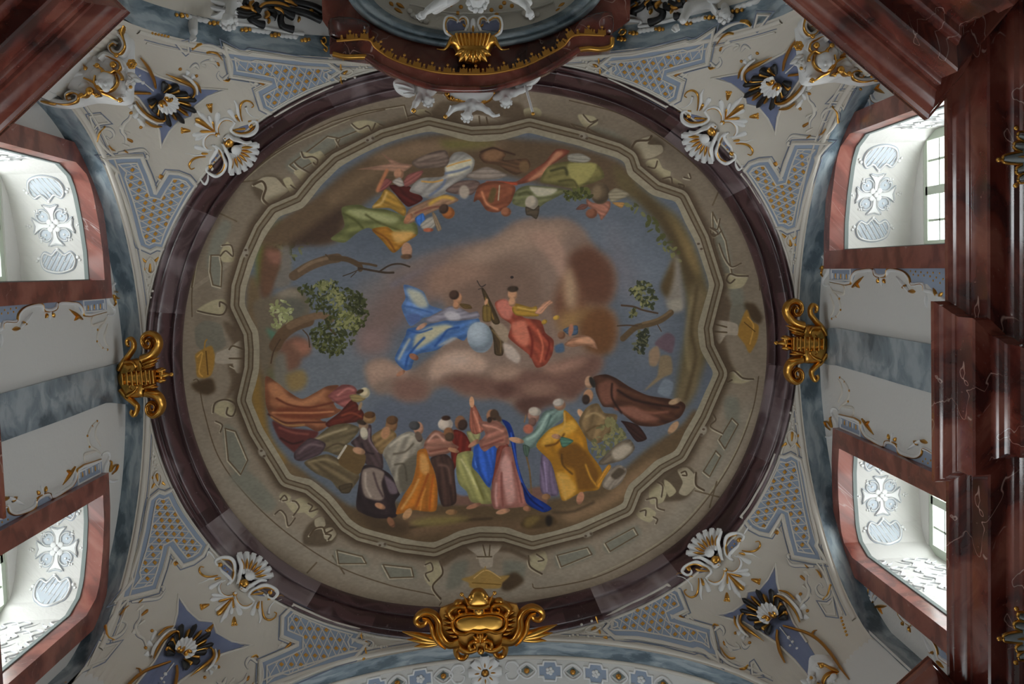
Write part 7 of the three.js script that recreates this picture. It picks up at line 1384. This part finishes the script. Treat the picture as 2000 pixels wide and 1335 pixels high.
function headBones(c, face, up, r) {                                     // skull, jaw, nose, brow, ears; face and up are unit vectors
  const f = V3(...face).normalize(), u = V3(...up).normalize(), s = f.clone().cross(u).normalize(), at = (a, b, d) => V3(...c).addScaledVector(f, a * r).addScaledVector(u, b * r).addScaledVector(s, d * r).toArray();
  const B = (p, ra, q, rb, bl) => [...p, ra * r, ...q, rb * r, bl];
  return [B(at(-0.1, 0.15, 0), 0.9, at(0, 0.1, 0), 0.9), B(at(0.25, -0.35, 0), 0.62, at(0.45, -0.75, 0), 0.42, 0.02), B(at(0.8, 0.05, 0), 0.13, at(1.05, -0.22, 0), 0.18, 0.008), B(at(0.78, 0.2, -0.35), 0.13, at(0.78, 0.2, 0.35), 0.13, 0.01), B(at(0.75, -0.55, -0.15), 0.1, at(0.75, -0.55, 0.15), 0.1, 0.006), B(at(0, -0.05, -0.92), 0.2, at(0, -0.25, -0.9), 0.15, 0.01), B(at(0, -0.05, 0.92), 0.2, at(0, -0.25, 0.9), 0.15, 0.01), B(at(0.55, -0.2, -0.45), 0.35, at(0.55, -0.2, -0.4), 0.35), B(at(0.55, -0.2, 0.45), 0.35, at(0.55, -0.2, 0.4), 0.35), B(at(0.6, -0.85, 0), 0.2, at(0.6, -0.85, 0), 0.22)];
}
function eyesFor(c, face, up, r, parent) { const f = V3(...face).normalize(), u = V3(...up).normalize(), s = f.clone().cross(u).normalize(); for (const k of [-1, 1]) { const p = V3(...c).addScaledVector(f, 0.82 * r).addScaledVector(u, 0.02 * r).addScaledVector(s, k * 0.36 * r), e = new THREE.SphereGeometry(0.13 * r, 8, 6); e.translate(p.x, p.y, p.z); mesh('eye', e, M.stucco, parent); } }
function curls(c, face, up, r, parent, mat = M.white, n = 22) { const f = V3(...face).normalize(), u = V3(...up).normalize(), s = f.clone().cross(u).normalize(), l = []; for (let i = 0; i < n; i++) { const a = i * 2.399, t = 1 - (i + 0.5) / n * 1.25, q = Math.sqrt(Math.max(0, 1 - t * t)), dir = u.clone().multiplyScalar(t).addScaledVector(s, q * Math.cos(a)).addScaledVector(f, q * Math.sin(a) - 0.25); dir.normalize(); if (dir.dot(f) > 0.55 && t < 0.55) continue; const e = new THREE.SphereGeometry(r * (0.26 + 0.1 * rnd()), 7, 5), p = V3(...c).addScaledVector(dir, r * 1.0).addScaledVector(u, 0.12 * r); e.translate(p.x, p.y, p.z); l.push(e); } mesh('hair', l, mat, parent); }
const bone = (a, ra, b, rb, bl) => [...a, ra, ...b, rb, bl];
function hand(w, dir, side, len, grip) {                                 // palm, four fingers with a bend, thumb from the side
  const d = V3(...dir).normalize(), s = V3(...side).normalize(), n = d.clone().cross(s).normalize(), at = (a, b, c2) => V3(...w).addScaledVector(d, a * len).addScaledVector(s, b * len).addScaledVector(n, c2 * len).toArray(), out = [bone(at(0, 0, 0), 0.2 * len, at(0.35, 0.02, 0), 0.24 * len), bone(at(0.3, -0.14, 0), 0.15 * len, at(0.35, 0.16, 0), 0.15 * len)];
  [[-0.2, 0.42, 0.85], [-0.07, 0.46, 1], [0.06, 0.45, 0.96], [0.19, 0.4, 0.8]].forEach(([b, r0, L]) => { const k = at(r0, b, 0), m = at(r0 + 0.24 * L, b * 1.15, grip * 0.12), e = at(r0 + 0.3 * L + (1 - grip) * 0.15, b * 1.2, grip * 0.34); out.push([...k, 0.085 * len, ...m, 0.078 * len, 0.006], [...m, 0.078 * len, ...e, 0.06 * len, 0.006]); });
  const t0 = at(0.12, 0.2, 0.02), t1 = at(0.32, 0.36, 0.1), t2 = at(0.46, 0.3, 0.2); out.push([...t0, 0.1 * len, ...t1, 0.085 * len, 0.01], [...t1, 0.085 * len, ...t2, 0.065 * len, 0.006]); return out;
}
// angel leaning over the altar arch on the left, one arm hanging
{
  const J = trip([-3.604,17.95,6.018,-3.68,17.725,5.715,-3.917,17.5,5.469,-3.963,17.275,5.297,-3.873,16.975,5.02,-3.872,16.93,4.952,-3.428,17.5,5.531,-3.4,17.125,5.202]);
  const g = group('angel', 'white stucco angel in drapery leaning over the altar arch, one arm hanging down, upper left', 'statue'), face = [0.15, -0.85, -0.35], up = [0.35, -0.1, -0.92], hc = J[7];
  mesh('figure', body([bone(J[0], 0.28, J[1], 0.2), bone(J[1], 0.2, J[2], 0.13), bone(J[2], 0.1, J[3], 0.085), bone(J[3], 0.085, J[4], 0.06), bone(J[1], 0.15, J[6], 0.09), bone(J[6], 0.07, J[7], 0.07), ...headBones(hc, face, up, 0.105), ...hand(J[5], [0.02, -0.3, -1], [1, 0, 0], 0.14, 0.9)], 0.014, 0.05), M.white, g);
  curls(hc, face, up, 0.115, g); eyesFor(hc, face, up, 0.105, g);
  const HD = horiz(YU(10.55)); mesh('sleeve', cushion(HD, [-4.036,5.409,-3.926,5.496,-3.789,5.507,-3.812,5.358,-3.877,5.271,-3.997,5.289], 0.14), M.white, g);
  for (const a of [[-4.12,5.639,-3.861,5.527,-3.6,5.446,-3.358,5.424], [-4.025,5.711,-3.743,5.599,-3.481,5.532,-3.29,5.557], [-3.887,5.468,-3.757,5.345,-3.619,5.371,-3.521,5.503], [-3.85,5.722,-3.805,5.571,-3.843,5.437]]) mesh('drapery_fold', onGround(horiz(YU(10.62)), a, 0.05, 0.12, { taper: thin, sink: 0.1 }), M.white, g);
  mesh('drapery', cushion(horiz(YU(10.72)), [-4.188,5.883,-4.077,5.669,-3.986,5.515,-3.798,5.45,-3.568,5.443,-3.349,5.528,-3.285,5.86], 0.18), M.white, g);
}
// angel on the right, reaching forward
{
  const J = trip([4.289,17.95,5.967,4.089,17.65,5.536,3.777,17.5,5.384,3.387,17.275,5.247,3.246,17.05,5.004,3.124,16.9,4.898,3.977,17.425,5.329,3.886,17.125,5.093]);
  const g = group('angel', 'white stucco angel reaching over the altar arch with one arm, upper right', 'statue'), face = [-0.35, -0.75, -0.4], up = [-0.45, -0.1, -0.9], hc = J[7];
  mesh('figure', body([bone(J[0], 0.26, J[1], 0.19), bone(J[1], 0.19, J[2], 0.12), bone(J[2], 0.1, J[3], 0.075), bone(J[3], 0.075, J[4], 0.055), bone(J[1], 0.14, J[6], 0.09), bone(J[6], 0.07, J[7], 0.07), ...headBones(hc, face, up, 0.1), ...hand(J[5], [-0.5, -0.3, -0.8], [0.8, 0, -0.5], 0.16, 0.5)], 0.014, 0.05), M.white, g);
  curls(hc, face, up, 0.108, g); eyesFor(hc, face, up, 0.1, g);
  for (const a of [[3.428,5.439,3.699,5.356,3.933,5.38,4.246,5.432], [3.745,5.324,3.835,5.17,3.942,5.06,4.036,5.073,4.133,5.222], [3.465,5.331,3.353,5.198,3.273,5.078]]) mesh('drapery_fold', onGround(horiz(YU(10.55)), a, 0.045, 0.1, { taper: thin, sink: 0.1 }), M.white, g);
  mesh('drapery', cushion(horiz(YU(10.75)), [3.534,5.693,3.639,5.429,3.906,5.36,4.224,5.444,4.418,5.67], 0.16), M.white, g);
}
// figure at the very top with spread arms
{
  const J = trip([0.234,16.6,5.69,0.226,16.45,5.437,-0.061,16.3,5.335,-0.262,16.15,5.135,-0.442,16,4.993,-0.484,15.97,4.946,0.493,16.3,5.348,0.781,16.15,5.176,0.898,16.03,5.019,0.922,16,4.956,0.231,16.15,5.15]);
  const g = group('statue', 'brightly lit white statue with spread arms at the top centre of the altar arch', 'statue'), face = [0, -0.8, -0.5], up = [0, 0.2, -0.95], hc = J[10];
  mesh('figure', body([bone(J[0], 0.25, J[1], 0.2), bone(J[1], 0.18, J[2], 0.12), bone(J[2], 0.11, J[3], 0.08), bone(J[3], 0.08, J[4], 0.05), bone(J[1], 0.18, J[6], 0.12), bone(J[6], 0.1, J[7], 0.075), bone(J[7], 0.075, J[8], 0.05), bone(J[1], 0.08, J[10], 0.08), ...headBones(hc, face, up, 0.12), ...hand(J[5], [-0.8, -0.1, -0.5], [0.5, 0, -0.8], 0.16, 0.3), ...hand(J[9], [0.4, -0.2, -0.9], [-0.9, 0, -0.4], 0.16, 0.6)], 0.015, 0.05), M.white, g);
  curls(hc, face, up, 0.13, g, M.white, 30); eyesFor(hc, face, up, 0.12, g);
  mesh('sleeve', cushion(horiz(YU(9.75)), [-0.436,5.09,-0.261,5.237,0.012,5.355,0.006,5.189,-0.197,5.069,-0.369,4.991], 0.12), M.white, g); mesh('sleeve', cushion(horiz(YU(9.75)), [0.994,5.107,0.857,5.263,0.578,5.367,0.544,5.216,0.754,5.127,0.907,5.04], 0.12), M.white, g);
}
// three putti and a draped shell below the marble cornice
function putto(J, label, face, up, hr, extra) {
  const g = group('putto', label, 'statue', 'putti under the altar cornice'), [hip, chest, head, s1, e1, w1, s2, e2, w2, k1, f1, k2, f2] = J;
  mesh('figure', body([bone(hip, 0.11, chest, 0.105), bone(chest, 0.06, head, 0.06), bone(chest, 0.07, s1, 0.055), bone(s1, 0.055, e1, 0.045), bone(e1, 0.045, w1, 0.032), bone(chest, 0.07, s2, 0.055), bone(s2, 0.055, e2, 0.045), bone(e2, 0.045, w2, 0.032), bone(hip, 0.09, k1, 0.06), bone(k1, 0.06, f1, 0.035), bone(hip, 0.09, k2, 0.06), bone(k2, 0.06, f2, 0.035), ...headBones(head, face, up, hr), ...hand(w1, [w1[0] - e1[0], w1[1] - e1[1], w1[2] - e1[2]], [0.3, 0.9, 0.2], 0.09, 0.8), ...hand(w2, [w2[0] - e2[0], w2[1] - e2[1], w2[2] - e2[2]], [0.3, 0.9, 0.2], 0.09, 0.6)], 0.011, 0.03), M.white, g);
  curls(head, face, up, hr * 1.08, g, M.white, 18); if (extra) extra(g); return g;
}
putto(trip([-0.768,18.1,4.354,-0.64,18.025,4.242,-0.575,17.875,4.09,-0.703,17.95,4.153,-0.762,17.8,4.037,-0.808,17.725,3.934,-0.526,17.95,4.226,-0.461,17.95,4.272,-0.399,18.025,4.314,-0.897,18.1,4.326,-0.967,18.25,4.449,-0.868,18.1,4.262,-0.918,18.1,4.216]), 'white flying putto below the left end of the altar cornice', [0.2, -0.8, -0.5], [0.3, 0, -0.95], 0.075, (g) => {
  mesh('wing', cushion(horiz(YU(10.95)), [-1.111,4.413,-0.981,4.472,-0.809,4.405,-0.766,4.278,-0.85,4.17,-0.992,4.205,-1.084,4.287], 0.1), M.white, g); for (const a of [[-1.075,4.368,-0.934,4.332,-0.793,4.281], [-1.031,4.288,-0.905,4.253,-0.795,4.234], [-0.955,4.208,-0.86,4.205,-0.781,4.202]]) mesh('wing_feather', onGround(horiz(YU(10.9)), a, 0.03, 0.06, { taper: thin, sink: 0.06 }), M.white, g); mesh('gilt_handle', ballOn(horiz(YU(10.72)), ...[-0.791,3.911], 0.04, 0.8), M.gold, g); });
putto(trip([0.136,18.025,4.094,0.086,17.95,4.005,0.017,17.8,3.827,-0.057,17.875,3.981,-0.184,17.83,3.947,-0.264,17.77,3.862,0.228,17.875,3.973,0.336,17.83,3.9,0.412,17.77,3.827,0.201,18.1,4.136,0.284,18.175,4.193,0.089,18.1,4.155,0.043,18.175,4.216]), 'white putto with spread arms under the centre of the altar cornice', [0, -0.7, -0.6], [-0.1, 0, -1], 0.075, (g) => { mesh('staff', onGround(horiz(YU(10.78)), [-0.228,3.986,-0.263,3.893,-0.297,3.817], 0.012, 0.02, {}), M.white, g); mesh('gilt_knob', ballOn(horiz(YU(10.76)), ...[-0.312,3.813], 0.035, 0.8), M.gold, g); mesh('scroll_end', onGround(horiz(YU(10.76)), [0.396,3.823,0.458,3.805,0.521,3.819], 0.02, 0.03, {}), M.white, g); });
putto(trip([0.704,18.1,4.279,0.635,18.025,4.174,0.627,17.875,4.039,0.538,18.025,4.145,0.473,18.025,4.131,0.428,18.1,4.176,0.76,17.95,4.173,0.888,17.92,4.212,0.982,17.875,4.232,0.805,18.175,4.337,0.907,18.25,4.395,0.774,18.175,4.37,0.86,18.25,4.444]), 'white putto holding a staff below the right end of the altar cornice', [0.1, -0.75, -0.5], [0.1, 0, -1], 0.075, (g) => { const p = trip([0.936,17.875,4.265,1.029,17.65,3.806]); const t = new THREE.TubeGeometry(new THREE.LineCurve3(V3(...p[0]), V3(...p[1])), 4, 0.02, 8); mesh('staff', t, M.white, g); const b = new THREE.SphereGeometry(0.03, 10, 8); b.translate(...p[1]); mesh('gilt_tip', b, M.gold, g); mesh('wing', cushion(horiz(YU(10.95)), [0.767,4.312,0.929,4.37,1.188,4.426,1.137,4.348,0.974,4.259,0.828,4.215], 0.09), M.white, g); });
{
  const g = group('draped_shell', 'white draped shell with gilt fringe under the centre of the altar cornice', 'ornament'), H1 = horiz(YU(11.0));
  mesh('shell', cushion(H1, [-0.292,4.245,-0.146,4.304,0.135,4.312,0.375,4.273,0.46,4.191,0.393,4.098,0.246,4.055,0.006,4.078,-0.2,4.131], 0.22), M.white, g);
  mesh('cloth_fold', onGround(H1, [-0.418,4.312,-0.307,4.277,-0.068,4.223,0.171,4.2,0.381,4.225,0.48,4.286], 0.05, 0.09, { n: 0.12, sink: 0.1, taper: thin }), M.white, g);
  mesh('gilt_fringe', onGround(H1, [-0.293,4.229,-0.264,4.149,-0.153,4.114,0.007,4.086,0.166,4.049,0.311,4.069,0.41,4.129,0.461,4.207], 0.022, 0.05, { n: 0.06, sink: 0.06 }), M.gold, g);
  for (const [x, z] of pairs([-0.278,4.197,-0.2,4.131,-0.105,4.113,0.055,4.092,0.28,4.094])) mesh('gilt_bead', ballOn(H1, x, z, 0.045, 0.9, 0.12), M.gold, g);
  for (const a of [[-0.466,4.313,-0.372,4.247,-0.311,4.166], [-0.513,4.33,-0.403,4.28,-0.341,4.215]]) mesh('tassel', onGround(H1, a, 0.03, 0.06, { taper: tip }), M.white, g);
}

// ---------------------------------------------------------------- masks with volutes and gilt garlands on the corner piers
const MASK = { TL: [-4.802,4.152], TR: [4.959,4.141], BR: [4.978,-4.589] };
for (const [k, sx, sz] of [['TL', 1, 1], ['TR', -1, 1], ['BR', -1, -1]]) {
  const c = MASK[k], q = 0.00107, D = (x, y) => [c[0] + sx * (x - 1010) * q, c[1] - sz * (y - 940) * q], pl = (a) => pairs(a).map(([x, y]) => D(x, y)), G = horiz(YU(9.6) + 0.12);
  const g = group('corner_mask', 'white stucco mask with volutes and gilt garlands above the ' + CORNERS[k] + ' pier', 'ornament', 'masks above the corner piers');
  const hc = [c[0], YU(9.6) - 0.08, c[1]], face = [0.25 * sx, -0.9, -0.25 * sz], up = [-0.1 * sx, 0.25, 0.95 * sz];
  mesh('mask', body([...headBones(hc, face, up, 0.125), [hc[0], hc[1] + 0.12, hc[2], 0.16, hc[0] - 0.1 * sx, hc[1] + 0.2, hc[2] + 0.1 * sz, 0.2]], 0.009, 0.035), M.white, g);
  eyesFor(hc, face, up, 0.125, g);
  mesh('veil', cushion(G, pl([430, 900, 640, 700, 860, 520, 1080, 540, 1230, 780, 1260, 1050, 1180, 1150, 900, 1150, 640, 1090, 480, 1010]), 0.16), M.white, g);
  mesh('backing', cushion(horiz(YU(9.6) + 0.3), pl([150, 1140, 420, 800, 800, 420, 1060, 250, 1260, 330, 1270, 620, 1240, 1000, 1200, 1170, 760, 1150, 480, 1200]), 0.2), M.white, g);
  const st = (nm, a, r, h, n, m, tp = thin) => mesh(nm, onGround(G, pl(a), r, h, { n, taper: tp, sink: 0.08 }), m, g);
  for (const a of [[1000, 360, 1140, 300, 1235, 390, 1250, 500, 1180, 585, 1090, 560, 1058, 490, 1105, 448, 1150, 480], [940, 660, 1000, 605, 1085, 640, 1165, 690, 1175, 765, 1110, 800, 1078, 752], [170, 1120, 340, 1172, 500, 1192, 618, 1150, 630, 1080, 560, 1048, 482, 1080, 492, 1132, 545, 1128]]) { st('volute', a, 0.055, 0.13, 0.08, M.white, (t) => 1.15 - 0.6 * t); st('gilt_edge', pairs(a).flatMap(([x, y]) => [x + 14, y + 18]), 0.014, 0.04, 0.17, M.gold); }
  for (const a of [[860, 600, 900, 520, 1000, 480], [840, 660, 880, 640, 930, 700], [640, 1000, 740, 960, 820, 1000], [520, 870, 640, 820, 760, 850]]) st('fold', a, 0.05, 0.09, 0.1, M.white);
  for (const a of [[870, 740, 950, 770, 1000, 822, 1080, 836, 1140, 812, 1200, 870, 1212, 930], [740, 890, 850, 945, 920, 1010, 955, 1080, 1050, 1125, 1130, 1172, 1210, 1182], [650, 1112, 740, 1112, 800, 1060, 880, 1112, 930, 1112], [190, 1165, 260, 1180, 330, 1200, 380, 1205], [1240, 180, 1270, 250, 1240, 330, 1262, 440, 1270, 480], [880, 860, 870, 960, 920, 1040, 1010, 1062, 1100, 1030, 1150, 950, 1140, 860]]) st('gilt_garland', a, 0.02, 0.045, 0.2, M.gold);
  for (const [x, y, r] of [[920, 745, 34], [985, 820, 26], [1120, 740, 44], [1165, 625, 30], [810, 1055, 52], [700, 1110, 34], [890, 1115, 28], [1215, 920, 22], [1320, 1022, 24], [770, 775, 26], [1180, 1180, 34], [1250, 220, 26], [1235, 330, 26]]) mesh('gilt_bud', ballOn(G, ...D(x, y), r * q, 0.9, 0.22), M.gold, g);
  for (const [x, y] of [[1320, 720], [1290, 960], [600, 780]]) for (let i = 0; i < 6; i++) { const a = i * 1.047; mesh('flower_petal', ballOn(G, ...D(x + 36 * Math.cos(a), y + 36 * Math.sin(a)), 0.034, 0.7, 0.12), x > 1300 ? M.gold : M.white, g); }
  for (const [x, y, x2, y2] of [[1250, 830, 1380, 880], [1300, 880, 1430, 940], [1230, 1040, 1330, 980], [700, 700, 620, 640], [770, 660, 740, 580], [1120, 1080, 1220, 1120], [620, 760, 560, 700]]) mesh('leaf', leafOn(G, ...D(x, y), ...D(x2, y2), 0.04, 0.05, 0.08), M.white, g);
}

// ---------------------------------------------------------------- smaller scrollwork of the pendentives
const SW = {
  white: [[-3.597,4.62,-3.568,4.761,-3.613,4.861,-3.717,4.914,-3.861,4.901,-3.988,4.831], [-5.335,3.356,-5.391,3.442,-5.415,3.528,-5.396,3.623,-5.323,3.711,-5.251,3.714,-5.242,3.65,-5.31,3.581,-5.33,3.613], [-5.292,3.409,-5.145,3.451,-5.002,3.486,-4.958,3.422], [-3.648,4.61,-3.763,4.532,-3.792,4.572,-3.758,4.631], [-3.949,4.694,-3.852,4.732,-3.774,4.72,-3.76,4.664], [-4.952,3.98,-5.015,3.884,-5.095,3.806,-5.147,3.709,-5.136,3.644,-5.168,3.547], [-4.101,4.615,-4.02,4.667,-3.998,4.621], [-4.991,3.423,-4.991,3.374,-5.026,3.36]],
  gold: [[-3.834,4.828,-3.758,4.855,-3.696,4.834,-3.672,4.774], [-5.444,3.536,-5.369,3.671,-5.287,3.746], [-5.352,3.507,-5.334,3.455,-5.308,3.44], [-3.75,4.538,-3.685,4.532,-3.649,4.558], [-3.985,4.839,-3.923,4.889,-3.841,4.922], [-5.215,3.457,-5.185,3.427]],
  box: [[-3.998,4.906,-4.122,4.853,-4.105,4.81,-4.084,4.777,-4.035,4.811], [-5.372,3.835,-5.269,3.876,-5.234,3.798,-5.341,3.76,-5.41,3.679]],
  beads: [-4.316,4.901,-4.289,4.903,-4.261,4.907,-4.232,4.911,-4.204,4.913,-4.175,4.914,-5.407,3.958,-5.412,3.933,-5.416,3.907,-5.42,3.882,-5.423,3.855,-5.429,3.828],
  leaves: [-3.952,4.688,-3.899,4.666,-3.841,4.734,-3.763,4.775,-3.783,4.722,-3.724,4.71,-5.077,3.809,-5.157,3.73,-5.129,3.712,-5.077,3.686,-5.144,3.62,-5.085,3.581,-5.205,3.542,-5.147,3.503,-3.402,4.54,-3.32,4.49,-3.3,4.56,-3.2,4.523,-3.391,4.496,-3.283,4.534,-4.962,3.107,-4.913,3.044,-4.94,3.069,-4.88,3.138],
  tipA: [-2.05,4.736,-1.981,4.784,-1.882,4.808,-1.835,4.769,-1.916,4.718,-2.005,4.719,-2.044,4.734], tipAgold: [-2.002,4.858,-2.018,4.778,-2.034,4.695,-2.045,4.622,-1.912,4.771,-1.992,4.728,-2.032,4.887,-2.09,4.889], tipAdots: [-1.812,4.795,-1.755,4.812,-1.71,4.828,-1.651,4.82,-1.816,4.702,-1.835,4.864,-1.917,4.871,-1.967,4.667,-1.601,4.831],
  tipB: [-5.275,1.849,-5.338,1.763,-5.361,1.646,-5.32,1.577,-5.252,1.634,-5.239,1.76,-5.271,1.843], tipBgold: [-5.38,1.842,-5.338,1.763,-5.17,1.847,-5.233,1.769,-5.29,1.747,-5.314,1.6,-5.389,1.632,-5.349,1.684], tipBdots: [-5.328,1.518,-5.371,1.469,-5.303,1.452,-5.351,1.388,-5.391,1.313,-5.332,1.298,-5.367,1.246,-5.364,1.192],
};
for (const k of Object.keys(CORNERS)) {
  const g = group('scrollwork', 'white and gilt C-scrolls, beads and leaf sprays on the ' + CORNERS[k] + ' pendentive', 'ornament', 'scrollwork of the pendentives');
  for (const a of SW.white) { const q = spline(fitAll(k, a), false, 5); mesh('scroll', ribbon(q, 0.028, 0.035, 'round', false, thin), M.stucco, g); mesh('outline', ribbon(q.map(([x, z]) => [x, z]), 0.038, 0.006, 'flat', false, thin), M.outline, g); }
  for (const a of SW.gold) mesh('gilt_scroll', ribbon(spline(fitAll(k, a), false, 5), 0.013, 0.03, 'round', false, thin, 0.02), M.gold, g);
  for (const a of SW.box) { const q = fitAll(k, a); mesh('tablet', ribbon(q, 0.014, 0.016, 'flat', true), M.stucco, g); mesh('outline', ribbon(offsetPoly(q, 0.022), 0.008, 0.006, 'flat', true), M.outline, g); }
  for (const [x, z] of fitAll(k, SW.beads)) mesh('gilt_bead', knob(x, z, 0.022, 0.8, 0.006), M.gold, g);
  const L = fitAll(k, SW.leaves); for (let i = 0; i < L.length; i += 2) mesh('leaf', petal((x, y) => [x, y], ...L[i], ...L[i + 1], 0.026, 0.03, 0), i % 6 === 4 ? M.dullGold : M.stucco, g);
  for (const [a, b, c] of [[SW.tipA, SW.tipAgold, SW.tipAdots], [SW.tipB, SW.tipBgold, SW.tipBdots]]) { mesh('loop', ribbon(spline(fitAll(k, a), false, 5), 0.016, 0.03, 'round', false), M.stucco, g); const q = fitAll(k, b); for (let i = 0; i < q.length; i += 2) mesh('gilt_leaf', petal((x, y) => [x, y], ...q[i], ...q[i + 1], 0.02, 0.03, 0), M.gold, g); for (const [x, z] of fitAll(k, c)) mesh('blossom', knob(x, z, 0.024, 0.8, 0.004), M.stucco, g); }
}

// ---------------------------------------------------------------- leaf capitals under the right entablature
for (const [i, c] of [[5.242,2.334], [5.242,-2.277]].entries()) {
  const g = group('leaf_capital', 'grey leaf capital with gilt edges under the right entablature, ' + (i ? 'lower right' : 'upper right'), 'capital', 'leaf capitals of the right wall'), G = horiz(YU(6.5)), q = 0.0051, D = (x, y) => [c[0] + (x - 1985) * q, c[1] - (y - 308) * q];
  const grey = M.capital ||= std({ color: lc(0.30, 0.33, 0.33), roughness: 0.5 });
  for (const [x0, y0, x1, y1, w] of [[2030, 308, 1957, 310, 0.08], [2030, 296, 1978, 286, 0.06], [2030, 320, 1982, 332, 0.06], [2030, 280, 1985, 268, 0.06], [2030, 336, 1986, 348, 0.06]]) { const lf = mesh('leaf', leafOn(G, ...D(x0, y0), ...D(x1, y1), w, 0.12, 0, (t) => 0.9 - 0.55 * t * t), grey, g); for (const s of [-1, 1]) mesh('gilt_rim', onGround(G, [D(x0, y0 + s * 11), D((x0 + x1) / 2, (y0 + y1) / 2 + s * 11), D(x1 + 2, y1 + s * 6), D(x1 - 1, y1)], 0.012, 0.02, { n: 0.03 }), M.gold, lf); }
  for (const [x, y] of [[1949, 311], [1982, 254], [1981, 359]]) mesh('gilt_bead', ballOn(G, ...D(x, y), 0.026, 1, 0.03), M.gold, g);
  mesh('gilt_vein', leafOn(G, ...D(2020, 308), ...D(1977, 308), 0.02, 0.05, 0.1), M.gold, g); mesh('core', cushion(G, [D(2000, 270), D(2060, 262), D(2060, 356), D(2000, 348)], 0.2), grey, g);
}

renderer.render(scene, camera);
